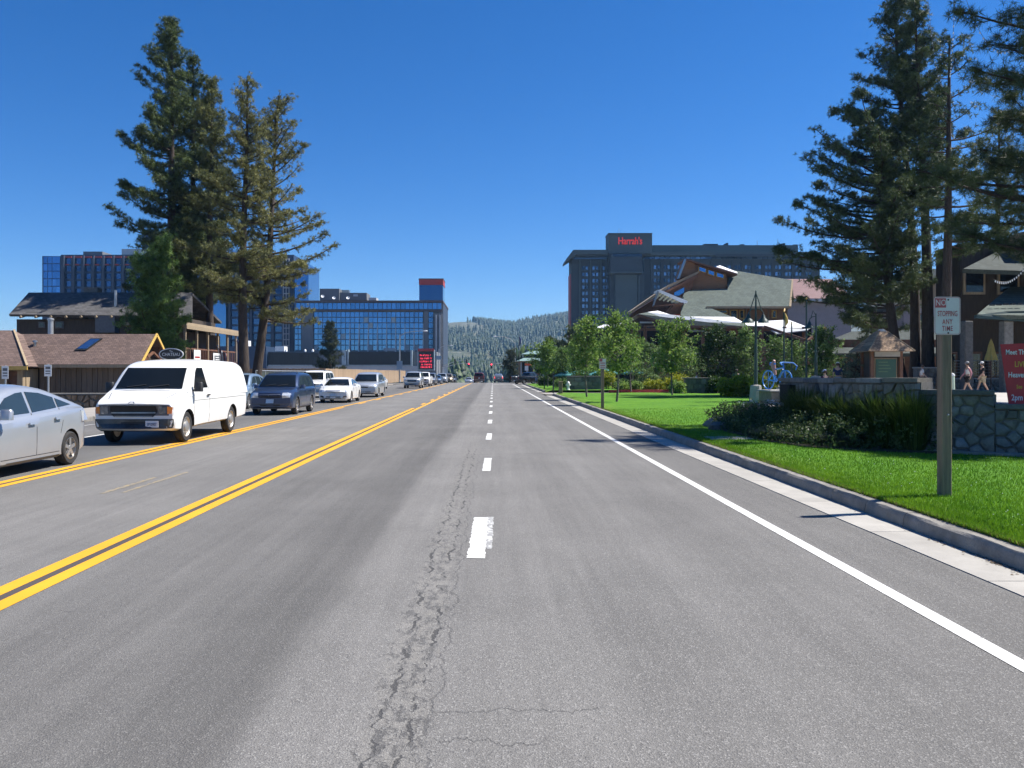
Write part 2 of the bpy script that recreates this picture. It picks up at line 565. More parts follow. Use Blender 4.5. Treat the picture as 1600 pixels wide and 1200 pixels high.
# gutter panels and kerb blocks on the near side
gut = tag(strip(MB(), RX1 + .004, 4.57, -2, 63.5, -.03).build('gutter', MAT['soil']), kind='structure')
y = -1.7
r = random.Random(4)
while y < 63.4:
    L = min(2.13, 63.5 - y)
    m = MB().box(RX1 + .012, 4.572, y + .006, y + L - .006, -.05, .006)
    m.build('gutter_panel', MAT['gutter'], gut)
    y += L
gut2 = tag(strip(MB(), RX1 + .004, 4.57, 74.5, 124, -.03).build('gutter', MAT['soil']), kind='structure')
for k in range(8):
    MB().box(RX1 + .012, 4.572, 74.5 + 6.2 * k, 74.5 + 6.2 * k + 6.18, -.05, .006).build('gutter_panel', MAT['gutter'], gut2)

def kerb_block(x, y0, y1, h, parent, seed):
    """one worn kerb stone: sloped face, rounded and chipped top edge"""
    r = random.Random(seed)
    n = max(2, int((y1 - y0) / .22))
    sec = [(x - .0, -.06), (x + .018, h * .55), (x + .03, h - .03), (x + .055, h), (x + .17, h + .004), (x + .17, -.06)]
    vs, fs = [], []
    for i in range(n + 1):
        yy = y0 + .007 + (y1 - y0 - .014) * i / n
        for k, (a, b) in enumerate(sec):
            j = r.uniform(-.006, .006) if k in (2, 3) and 0 < i < n else 0
            if k in (2, 3) and r.random() < .10: j -= .012
            vs.append((a - (j if k == 2 else 0), yy, b + j))
        if i:
            for k in range(6):
                l = (k + 1) % 6
                fs.append(((i - 1) * 6 + k, (i - 1) * 6 + l, i * 6 + l, i * 6 + k))
    fs += [tuple(range(6)), tuple(n * 6 + k for k in range(5, -1, -1))]
    return MB().add(vs, fs).build('kerb_block', MAT['kerb'], parent, sm=30)
KX = 4.575
kerb = tag(strip(MB(), KX + .03, KX + .16, -2, 63.5, .0).build('kerb', MAT['soil']), kind='structure')
joints = [-2, 1.2, 4.2, 7.1, 9.25, 10.2, 11.2, 13.5, 16.35, 19.3, 22.1, 25.0, 28.4, 31.5, 34.8, 38, 41.5, 45, 48.5, 52, 56, 60, 63.4]
for i in range(len(joints) - 1):
    kerb_block(KX, joints[i], joints[i + 1], .16, kerb, i)
kerb2 = tag(strip(MB(), KX + .03, KX + .16, 74.5, 124, .0).build('kerb', MAT['soil']), kind='structure')
for k in range(10):
    kerb_block(KX, 74.5 + 4.9 * k, 74.5 + 4.9 * k + 4.88, .16, kerb2, 60 + k)
# dirt and leaves washed into the gutter
r = random.Random(31)
m = MB()
for k in range(420):
    yy = r.choice((r.uniform(6.2, 8.6), r.uniform(6.2, 7.6), r.uniform(4, 30)))
    xx = KX - abs(r.gauss(0, .045)) - .004
    s_ = r.uniform(.006, .02)
    a = r.uniform(0, 6.28)
    m.add([(xx + s_ * cos(a + t), yy + s_ * sin(a + t), .008 + r.uniform(0, .008)) for t in (0, 2.1, 4.2)], [(0, 1, 2)])
tag(m.build('gutter_litter', M('dead_leaf_litter', (.12, .085, .05), .9, var=.4)), 'small dead leaves and grit gathered along the kerb foot', 'litter', kind='stuff')

# far side: kerb and pavement
m = MB(); strip(m, -18.3, RX0 - .02, -30, 124, .15, 154)
sw = tag(m.build('pavement', M('tan_concrete_pavement', (.33, .30, .265), .9, var=.12, scale=.8, bump=.1, bscale=60, fine=.3)), kind='structure')
for k in range(30):
    MB().cbox(RX0 - .18, RX0, -30 + 5 * k, -30 + 5 * k + 4.98, -.02, .156, .02).build('kerb_block', MAT['kerb'], sw)

# lawns
def lawnmat():
    g = NT('mown_lawn')
    x, y, z = g.xyz()
    n1, n2, n3 = g.noise(.5, 4, .6), g.noise(7, 4, .65), g.noise(60, 3, .65)
    dry = g.math('MULTIPLY', g.mapr(x, 5.9, 4.7), g.mapr(g.noise(1.6, 4), .35, .65))
    c = g.ramp(n1, [(.3, (.064, .185, .010)), (.7, (.108, .245, .016))])
    c = g.mix(g.math('MULTIPLY', dry, .55), c, (.25, .27, .05))
    c = g.mix(1.0, c, g.math('MULTIPLY', g.mapr(n2, .3, .7, .85, 1.15), g.mapr(n3, .3, .7, .55, 1.3)), 'MULTIPLY')
    g.col(c); g.set(Roughness=.9, Specular_IOR_Level=.2)
    g.bump(n3, .8, .03)
    return g.mat
MAT['lawn'] = lawnmat()
def lawn_h(x, y): return .165 + .02 * sin(x * .9 + y * .35) * sin(y * .22) + .022 * max(0, min(1, (x - 4.8) / 1.2))
def lawn(name, x0, x1, y0, y1, nx, ny):
    vs, fs = [], []
    for j in range(ny + 1):
        for i in range(nx + 1):
            xx = x0 + (x1 - x0) * i / nx; yy = y0 + (y1 - y0) * j / ny
            vs.append((xx, yy, lawn_h(xx, yy) - (.14 if i == 0 else .0)))
    for j in range(ny):
        for i in range(nx):
            a = j * (nx + 1) + i
            fs.append((a, a + 1, a + nx + 2, a + nx + 1))
    me = MB().add(vs, fs)
    o = me.build(name, MAT['lawn'], sm=60)
    return tag(o, kind='structure')
lawn('lawn', KX + .172, 18, -2, 64.6, 36, 110)
lawn('lawn', KX + .172, 14, 74.5, 124, 16, 40)

def scatter_blades(n, fx, hgt, wid, seed, zf):
    """n upright blades as single triangles; fx(rng, n) gives x, y"""
    g = np.random.default_rng(seed)
    px_, py_ = fx(g, n)
    n = len(px_)
    a = g.uniform(0, 2 * np.pi, n)
    h = hgt * g.uniform(.55, 1.25, n)
    lean = g.uniform(0, .7, n) * h
    b = g.uniform(0, 2 * np.pi, n)
    zz = zf(px_, py_)
    v = np.empty((n, 3, 3), np.float32)
    wd = wid * g.uniform(.6, 1.3, n)
    v[:, 0] = np.stack([px_ - np.cos(a) * wd, py_ - np.sin(a) * wd, zz - .01], 1)
    v[:, 1] = np.stack([px_ + np.cos(a) * wd, py_ + np.sin(a) * wd, zz - .01], 1)
    v[:, 2] = np.stack([px_ + np.cos(b) * lean, py_ + np.sin(b) * lean, zz + h], 1)
    return v.reshape(-1, 3), np.arange(3 * n, dtype=np.int32).reshape(-1, 3), np.repeat(g.uniform(0, 1, n), 3)

def np_mesh(name, v, f, mat, tint=None, uv=None):
    me = bpy.data.meshes.new(name)
    v = np.asarray(v, np.float32); f = np.asarray(f, np.int32)
    k = f.shape[1]
    me.vertices.add(len(v)); me.vertices.foreach_set('co', v.ravel())
    me.loops.add(f.size); me.loops.foreach_set('vertex_index', f.ravel())
    me.polygons.add(len(f)); me.polygons.foreach_set('loop_start', np.arange(0, f.size, k, dtype=np.int32))
    try: me.polygons.foreach_set('loop_total', np.full(len(f), k, np.int32))
    except Exception: pass
    if tint is not None:
        at_ = me.attributes.new('tint', 'FLOAT', 'POINT'); at_.data.foreach_set('value', np.asarray(tint, np.float32))
    me.materials.append(mat)
    me.update(calc_edges=True)
    return me

def lawn_np(x, y): return .165 + .02 * np.sin(x * .9 + y * .35) * np.sin(y * .22) + .022 * np.clip((x - 4.8) / 1.2, 0, 1)
def near_lawn(g, n):
    yy = g.choice([0, 1], n, p=[.72, .28]); yy = np.where(yy == 0, 1 / g.uniform(1 / 36., 1 / 5.6, n), g.uniform(-1.5, 5.7, n))
    xx = KX + .165 + (17.5 - KX) * g.uniform(0, 1, n) ** 1.6
    return xx, yy
v, f, t = scatter_blades(330000, near_lawn, .042, .0065, 5, lawn_np)
t = np.clip(.55 * t + .45 * (.5 + .28 * np.sin(v[:, 0] * 1.3 + v[:, 1] * .6) + .22 * np.sin(v[:, 0] * 3.7 - v[:, 1] * 2.3) + .16 * np.sin(v[:, 1] * 7.1 + v[:, 0] * 5)) + .35 * np.clip((5.35 - v[:, 0]) / .6, 0, 1), 0, 1)
MAT['blade'] = leafmat('grass_blade', (.052, .165, .006), (.20, .36, .022), .4)
tag(link('grass', np_mesh('grass', v, f, MAT['blade'], t)), 'short bright green lawn grass beside the kerb', 'grass', kind='stuff')
# ragged dry fringe hanging over the kerb back
v, f, t = scatter_blades(16000, lambda g, n: (KX + .17 + np.abs(g.normal(0, .035, n)), 1 / g.uniform(1 / 40., 1 / 5.5, n)), .055, .007, 6, lambda x, y: np.full(len(x), .15))
tag(link('grass_fringe', np_mesh('grass_fringe', v, f, leafmat('dry_grass', (.10, .10, .03), (.28, .25, .09), .3), t)), 'ragged dry grass fringe along the back of the kerb', 'grass', kind='stuff')

# cross path between the lawns, its red edging, and the raised plaza
m = MB(); strip(m, KX - .5, 30, 63.5, 68.5, .09, 5)
tag(m.build('path', MAT['concrete']), kind='structure')
MAT['red_edge'] = M('red_painted_edging', (.36, .055, .045), .8, var=.25, scale=3, bump=.2)
pts = [(9.6, 68.6), (12, 69.2), (15, 70.2), (18, 71.8), (22, 74)]
vs, fs = [], []
for i, (a, b) in enumerate(pts):
    vs += [(a, b, .05), (a, b, .32), (a + .1, b + .25, .32), (a + .1, b + .25, .05)]
    if i:
        for k in range(4): fs.append((4 * i - 4 + k, 4 * i - 4 + (k + 1) % 4, 4 * i + (k + 1) % 4, 4 * i + k))
fs += [(0, 1, 2, 3), (19, 18, 17, 16)]
tag(MB().add(vs, fs).build('red_edging', MAT['red_edge']), 'red painted low edging curving along the path behind the lawn', 'edging')
PLZ = .60
plz = [(9.3, 17.0), (8.6, 22.5), (9.6, 30), (16, 44), (19, 66), (30, 80), (75, 80), (75, 14.5), (12, 14.8)]
m = MB().prism([(a, b, .0) for a, b in plz], (0, 0, PLZ))
tag(m.build('plaza', M('plaza_concrete', (.42, .40, .365), .9, var=.1, scale=.6, bump=.1, fine=.2)), kind='structure')
# flat concrete lid set in the lawn
o = MB().cbox(-.55, .55, -.42, .42, -.1, .03, .015).build('utility_lid', MAT['concrete'], loc=(X(1142, 19.5), 19.5, .17))
tag(o, 'flat pale concrete utility lid set flush in the shaded lawn', 'utility lid')

# ------------------------------------------------------------------ hills and the far woods
rid_px = [(-2500, 540), (0, 520), (400, 508), (600, 503), (690, 499), (715, 496), (745, 495), (780, 500), (800, 501), (830, 493), (860, 489), (890, 485), (960, 480), (1100, 488), (1600, 500), (4000, 540)]
def ridge(px_):
    for (a, b), (c, d) in zip(rid_px, rid_px[1:]):
        if a <= px_ <= c: return b + (d - b) * (px_ - a) / (c - a)
    return 540
from mathutils import noise as mnoise
HY0, HY1 = 850., 2300.
def hill_h(x, y):
    t = max(0., min(1., (y - HY0) / (HY1 - HY0)))
    s = t * t * (3 - 2 * t) * .45 + t * .55
    zt = Z(ridge(VX + x * F / HY1), HY1) - 13
    bumpy = mnoise.fractal(Vector((x * .0028, y * .0028, .3)), 1.0, 2.0, 5) * 26 * t * (1.15 - t)
    return -11.2 + (zt + 11.2) * s + bumpy
vs, fs = [], []
nx, ny = 110, 60
for j in range(ny + 1):
    for i in range(nx + 1):
        xx = -1500 + 3400 * i / nx
        yy = 800 + (3000 - 800) * j / ny
        hh = hill_h(xx, min(yy, HY1))
        if yy > HY1: hh -= (yy - HY1) * .25
        vs.append((xx, yy, hh))
for j in range(ny):
    for i in range(nx):
        a = j * (nx + 1) + i
        fs.append((a, a + 1, a + nx + 2, a + nx + 1))
g = NT('dry_hillside')
n1, n2 = g.noise(.006, 6, .65), g.noise(.035, 5, .7)
c = g.ramp(n1, [(.35, (.045, .06, .03)), (.62, (.115, .115, .07))])
c = g.mix(g.mapr(n2, .57, .70), c, (.24, .21, .16))
g.col(c); g.set(Roughness=.95)
MAT['hill'] = g.mat
tag(MB().add(vs, fs).build('hill', MAT['hill'], sm=80), kind='structure')

def fir_template(n=6, tiers=3):
    vs, fs = [], []
    for t in range(tiers):
        z0 = .12 + .26 * t; z1 = z0 + .42 if t < tiers - 1 else 1.0
        rr = .19 * (1 - .27 * t)
        b = len(vs)
        for k in range(n):
            a = 2 * pi * (k + .5 * t) / n
            q = rr * (1.25 if k % 2 else .8)
            vs.append((q * cos(a), q * sin(a), z0 - (.03 if k % 2 else 0)))
        vs.append((0, 0, z1))
        for k in range(n): fs.append((b + k, b + (k + 1) % n, b + n))
    return np.array(vs, np.float32), np.array(fs, np.int32)

def scatter_mesh(tv, tf, pos, sc, rot, tint, jig=.0, seed=0):
    n = len(pos)
    c, s_ = np.cos(rot), np.sin(rot)
    v = np.empty((n, len(tv), 3), np.float32)
    sx, sz = sc
    v[:, :, 0] = (tv[None, :, 0] * c[:, None] - tv[None, :, 1] * s_[:, None]) * sx[:, None]
    v[:, :, 1] = (tv[None, :, 0] * s_[:, None] + tv[None, :, 1] * c[:, None]) * sx[:, None]
    v[:, :, 2] = tv[None, :, 2] * sz[:, None]
    if jig: v += np.random.default_rng(seed).normal(0, jig, v.shape) * sx[:, None, None]
    v += np.asarray(pos, np.float32)[:, None, :]
    f = (tf[None] + (np.arange(n) * len(tv))[:, None, None]).reshape(-1, 3)
    return v.reshape(-1, 3), f, np.repeat(tint, len(tv))

MAT['fir'] = leafmat('distant_conifer', (.018, .036, .016), (.042, .066, .026), .1)
g = np.random.default_rng(11)
tv, tf = fir_template()
pos, scx, scz = [], [], []
cnt = 0
while cnt < 9500:
    yy = 880 + 1430 * g.uniform() ** .9
    u_ = g.uniform(560, 960)
    xx = X(u_, yy)
    dn = mnoise.fractal(Vector((xx * .006, yy * .006, 4.0)), 1.0, 2.0, 4)
    if dn < -.03 + .42 * (g.uniform() - .5) and yy > 1100: continue
    hh = g.uniform(9, 19)
    pos.append((xx, yy, hill_h(xx, yy) - 1)); scz.append(hh); scx.append(hh * g.uniform(.8, 1.35)); cnt += 1
v, f, t = scatter_mesh(tv, tf, pos, (np.array(scx), np.array(scz)), g.uniform(0, 6.28, cnt), g.uniform(0, 1, cnt), .015, 3)
tag(link('forest', np_mesh('forest', v, f, MAT['fir'], t)), 'dark conifer forest covering the hill beyond the road', 'forest', kind='stuff')
pos, scx, scz = [], [], []
cnt = 0
tv2, tf2 = fir_template(9, 3)
while cnt < 420:
    yy = g.uniform(330, 840)
    u_ = g.uniform(640, 900)
    xx = X(u_, yy)
    if -19 < xx < 9: continue
    if yy < 470 and (xx < -16 and xx > -90 or xx > 16): continue
    hh = g.uniform(9, 19)
    pos.append((xx, yy, gz(yy) - .5)); scz.append(hh); scx.append(hh * g.uniform(.9, 1.5)); cnt += 1
v, f, t = scatter_mesh(tv2, tf2, pos, (np.array(scx), np.array(scz)), g.uniform(0, 6.28, cnt), g.uniform(0, 1, cnt), .03, 4)
tag(link('woods', np_mesh('woods', v, f, leafmat('valley_conifer', (.02, .042, .014), (.07, .11, .032), .15), t)), 'belt of green conifers where the road drops away below the hill', 'woods', kind='stuff')
# ------------------------------------------------------------------ vehicles
MAT['tyre'] = M('tyre_rubber', (.022, .022, .023), .85, var=.3, scale=8, bump=.2, bscale=70)
MAT['rim'] = M('alloy_wheel', (.62, .63, .65), .3, .9, var=.06)
MAT['steel_wheel'] = M('dusty_steel_wheel', (.46, .45, .43), .45, .75, var=.15, scale=6)
MAT['chrome'] = M('chrome', (.72, .73, .74), .12, 1.0, var=.05)
MAT['dull_chrome'] = M('dull_chrome', (.34, .33, .32), .35, .85, var=.25, scale=4)
MAT['bumper'] = M('dirty_dark_bumper', (.085, .083, .08), .38, .6, var=.35, scale=3)
MAT['dark_lamp'] = M('smoked_headlamp', (.20, .215, .235), .1, .5, var=.4, scale=14, coat=.9)
MAT['plastic'] = M('black_plastic', (.018, .018, .019), .55, var=.25, scale=6)
MAT['cladding'] = M('grey_trim_plastic', (.12, .125, .135), .55, var=.15, scale=5)
MAT['well'] = M('wheel_well', (.012, .012, .012), .9, var=.2)
MAT['glass'] = glassmat('tinted_car_glass', (.007, .009, .010), .05, spec=.35)
MAT['glass_blue'] = glassmat('side_car_glass', (.022, .035, .042), .03)
MAT['lamp'] = M('clear_headlamp', (.62, .66, .70), .12, .35, var=.2, scale=9, coat=.8)
MAT['lamp_lit'] = emit('lit_headlamp', (1.0, .82, .55), 2.2)
MAT['amber'] = M('amber_lens', (.75, .22, .02), .2, var=.15, scale=9, coat=.6)
MAT['red_lens'] = M('red_tail_lens', (.42, .015, .015), .2, var=.15, scale=9, coat=.6)
MAT['red_lit'] = emit('lit_brake_lamp', (1.0, .06, .05), 1.4)
MAT['plate'] = M('licence_plate_white', (.70, .72, .72), .5, var=.05)
MAT['plate_text'] = M('licence_plate_lettering', (.03, .05, .16), .5, var=.05)
MAT['seam'] = M('panel_gap', (.03, .03, .032), .8, var=.05)
MAT['badge'] = M('blue_badge', (.02, .035, .10), .25, .3, var=.1)
PAINT = {
    'silver': paint('silver_car_paint', (.44, .47, .51), .55, .34),
    'white': paint('white_car_paint', (.80, .80, .79)),
    'white_van': paint('white_van_paint', (.80, .795, .775), rough=.45),
    'slate': paint('slate_blue_car_paint', (.028, .050, .115), .4, .3),
    'ice': paint('ice_blue_car_paint', (.26, .36, .47), .5, .3),
    'pale_silver': paint('pale_silver_car_paint', (.50, .53, .56), .5, .32),
    'grey': paint('grey_car_paint', (.20, .22, .245), .5, .3),
    'dark': paint('charcoal_car_paint', (.035, .038, .042), .4, .3),
    'gold': paint('gold_beige_car_paint', (.30, .25, .18), .5, .35),
    'maroon': paint('maroon_car_paint', (.085, .016, .02), .3, .3),
    'black': paint('black_car_paint', (.012, .013, .015), .2, .25),
    'steel': paint('steel_blue_car_paint', (.12, .17, .25), .5, .3),
}

def mono(xs, ys, q):
    """smooth curve through points without overshoot"""
    xs, ys, q = np.array(xs, float), np.array(ys, float), np.array(q, float)
    h = np.diff(xs); d = np.diff(ys) / h
    m_ = np.zeros(len(xs)); m_[0], m_[-1] = d[0], d[-1]
    for i in range(1, len(xs) - 1):
        m_[i] = 0 if d[i - 1] * d[i] <= 0 else 2 * d[i - 1] * d[i] / (d[i - 1] + d[i])
    k = np.clip(np.searchsorted(xs, q, 'right') - 1, 0, len(xs) - 2)
    t = (q - xs[k]) / h[k]
    return (2 * t**3 - 3 * t**2 + 1) * ys[k] + (t**3 - 2 * t**2 + t) * h[k] * m_[k] + (-2 * t**3 + 3 * t**2) * ys[k + 1] + (t**3 - t**2) * h[k] * m_[k + 1]

def loft(rings, mb, mi=0):
    n = len(rings[0]); vs = [p for r_ in rings for p in r_]; fs = []
    for i in range(len(rings) - 1):
        for k in range(n):
            l = (k + 1) % n
            fs.append((i * n + k, i * n + l, (i + 1) * n + l, (i + 1) * n + k))
    fs += [tuple(range(n)), tuple((len(rings) - 1) * n + k for k in range(n - 1, -1, -1))]
    mb.add(vs, fs, mi)

def car_shell(sp):
    L = sp['L']; st = sp['body']
    yy = [s_[0] for s_ in st]
    q = np.unique(np.concatenate([np.linspace(0, L, 40), np.linspace(0, .5, 9), np.linspace(L - .5, L, 9)]))
    c = [mono(yy, [s_[i] for s_ in st], q) for i in range(1, 7)]
    bow = sp.get('bow', .14); bowr = sp.get('bowr', .09)
    def plan(x, wd, y):
        e = 1 - (abs(x) / max(wd, .1)) ** 2.2
        fr = max(0, 1 - y / 1.1); rr = max(0, 1 - (L - y) / .8)
        return y - bow * fr * (e - .55) + bowr * rr * (e - .55) - L / 2
    rings = []
    for i, y in enumerate(q):
        zb, zs, zt, wb, ws, wt = [k[i] for k in c]
        mid = zb + (zs - zb) * .45
        half = [(0, zb), (wb * .9, zb), (wb, zb + .05), (ws * .995 + .004, mid), (ws, zs), (wt + (ws - wt) * .72, zs + (zt - zs) * .62), (wt, zt), (wt * .55, zt + .018), (0, zt + .03)]
        ring = [(x, plan(x, ws, y), z) for (x, z) in half] + [(-x, plan(x, ws, y), z) for (x, z) in reversed(half[1:-1])]
        rings.append(ring)
    mb = MB(); loft(rings, mb)
    mbc = MB()
    rf = sp['roof']; zb0 = sp['zbelt']; wb, wr = sp['cw']; zr = max(p[1] for p in rf)
    ry = [p[0] for p in rf]
    q2 = np.unique(np.concatenate([np.linspace(ry[0], ry[-1], 34), np.linspace(ry[0], ry[0] + .25, 5), np.linspace(ry[-1] - .25, ry[-1], 5)]))
    zt = mono(ry, [p[1] for p in rf], q2)
    def wz(z): return wb + (wr - wb) * (z - zb0) / (zr - zb0)
    rings = []
    for i, y in enumerate(q2):
        z = max(zt[i], zb0 + .01)
        s_ = min(.07, (z - zb0) * .5)
        wv = wz(z)
        f0 = max(0, 1 - (y - ry[0]) / .9); r0 = max(0, 1 - (ry[-1] - y) / .6)
        half = [(0, zb0 - .12), (wz(zb0 - .12), zb0 - .12), (wz(zb0), zb0), (wz(z - s_), z - s_), (wv - .035, z - s_ * .3), (wv - .11, z + .004), (wv * .5, z + .03), (0, z + .038)]
        def pl(x): 
            e = 1 - (abs(x) / wb) ** 2
            return y - L / 2 - .13 * f0 * (e - .4) + .09 * r0 * (e - .4)
        rings.append([(x, pl(x), zz) for (x, zz) in half] + [(-x, pl(x), zz) for (x, zz) in reversed(half[1:-1])])
    loft(rings, mbc)
    return mb, mbc

def cutter(mb):
    o = mb.build('cutting', [MAT['well']])
    return o

def conform(bvh, poly, mode, off=.006, step=.14, L=5.0, skirt=.02):
    """a thin panel that follows the bodywork; poly is drawn in the front, rear, side or top view"""
    bm = bmesh.new()
    vs = [bm.verts.new((a, b, 0)) for a, b in poly]
    bm.faces.new(vs)
    for ax in (0, 1):
        lo = min(p[ax] for p in poly); hi = max(p[ax] for p in poly)
        k = max(1, int((hi - lo) / step))
        for i in range(1, k):
            co = Vector((0, 0, 0)); co[ax] = lo + (hi - lo) * i / k
            no = Vector((0, 0, 0)); no[ax] = 1
            bmesh.ops.bisect_plane(bm, geom=bm.verts[:] + bm.edges[:] + bm.faces[:], plane_co=co, plane_no=no)
    bmesh.ops.triangulate(bm, faces=bm.faces[:])
    D = {'front': Vector((0, 1, 0)), 'rear': Vector((0, -1, 0)), 'right': Vector((-1, 0, 0)), 'left': Vector((1, 0, 0)), 'top': Vector((0, 0, -1))}[mode]
    for v_ in bm.verts:
        a, b = v_.co.x, v_.co.y
        if mode in ('front', 'rear'): o = Vector((a, 0, b)) - D * 6
        elif mode in ('right', 'left'): o = Vector((0, a - L / 2, b)) - D * 6
        else: o = Vector((a, b - L / 2, 0)) - D * 6
        hit, no, _, _ = bvh.ray_cast(o, D)
        if hit is None: hit, no, _, _ = bvh.find_nearest(o + D * 5)
        if no.dot(D) > 0: no = -no
        v_.co = hit + no * off - D * off * .4
    be = [e for e in bm.edges if e.is_boundary]
    ex = bmesh.ops.extrude_edge_only(bm, edges=be)
    for v_ in ex['geom']:
        if isinstance(v_, bmesh.types.BMVert): v_.co += D * skirt
    bmesh.ops.recalc_face_normals(bm, faces=bm.faces[:])
    me = bpy.data.meshes.new('panel')
    bm.to_mesh(me); bm.free()
    return me

WHEELS = {}
def wheel_meshes(r, style):
    if (r, style) in WHEELS: return WHEELS[(r, style)]
    wd = .105
    ri = r * .66
    t = MB().lathe([(ri, -wd * .9), (r * .9, -wd), (r * .975, -wd * .8), (r, -wd * .45), (r, wd * .45), (r * .975, wd * .8), (r * .9, wd), (ri, wd * .9), (ri, -wd * .9)], 28, axis='x', cap=False).mesh('wheel', MAT['tyre'], 40)
    mb = MB()
    if style == 'steel':
        mb.lathe([(ri * 1.02, -wd * .8), (ri * 1.02, wd * .86), (ri * .94, wd * .9), (ri * .86, wd * .55), (ri * .55, wd * .62), (ri * .5, wd * .98), (ri * .4, wd * 1.1), (.02, wd * 1.16)], 24, axis='x')
        for k in range(8):
            a = 2 * pi * k / 8
            mb.lathe([(.022, 0), (.02, .012)], 6, org=(wd * .62, ri * .7 * cos(a), ri * .7 * sin(a)), axis='x')
        me = mb.mesh('rim', MAT['steel_wheel'], 30)
    else:
        mb.lathe([(ri * 1.02, -wd * .8), (ri * 1.02, wd * .86), (ri * .93, wd * .9), (ri * .86, wd * .45), (ri * .8, wd * .1), (.02, wd * .1)], 24, axis='x', m=0)
        n = 5
        for k in range(n):
            a = 2 * pi * k / n + .3
            p0 = Vector((wd * .72, 0, 0)); p1 = Vector((wd * .66, ri * .95 * cos(a), ri * .95 * sin(a)))
            mb.bar(p0, p1, .03, ri * .30, up=(Vector((1, 0, 0)).cross(p1)), m=1)
        mb.lathe([(ri * .27, wd * .4), (ri * .25, wd * .86), (.01, wd * .9)], 12, axis='x', m=1)
        me = mb.mesh('rim', [MAT['dull_chrome'], MAT['rim']], 30)
    WHEELS[(r, style)] = (t, me)
    return t, me

def mirror_mesh(mat, big=False):
    mb = MB()
    s_ = 1.5 if big else 1.0
    mb.cbox(.0, .21, -.06, .05 * s_, -.02, .15 * s_, .035)
    mb.bar((-.1, .0, .0), (.04, -.0, .03), .05, .035)
    return mb.mesh('mirror', mat, 40)

def both(poly): return [(-a, b) for a, b in reversed(poly)]

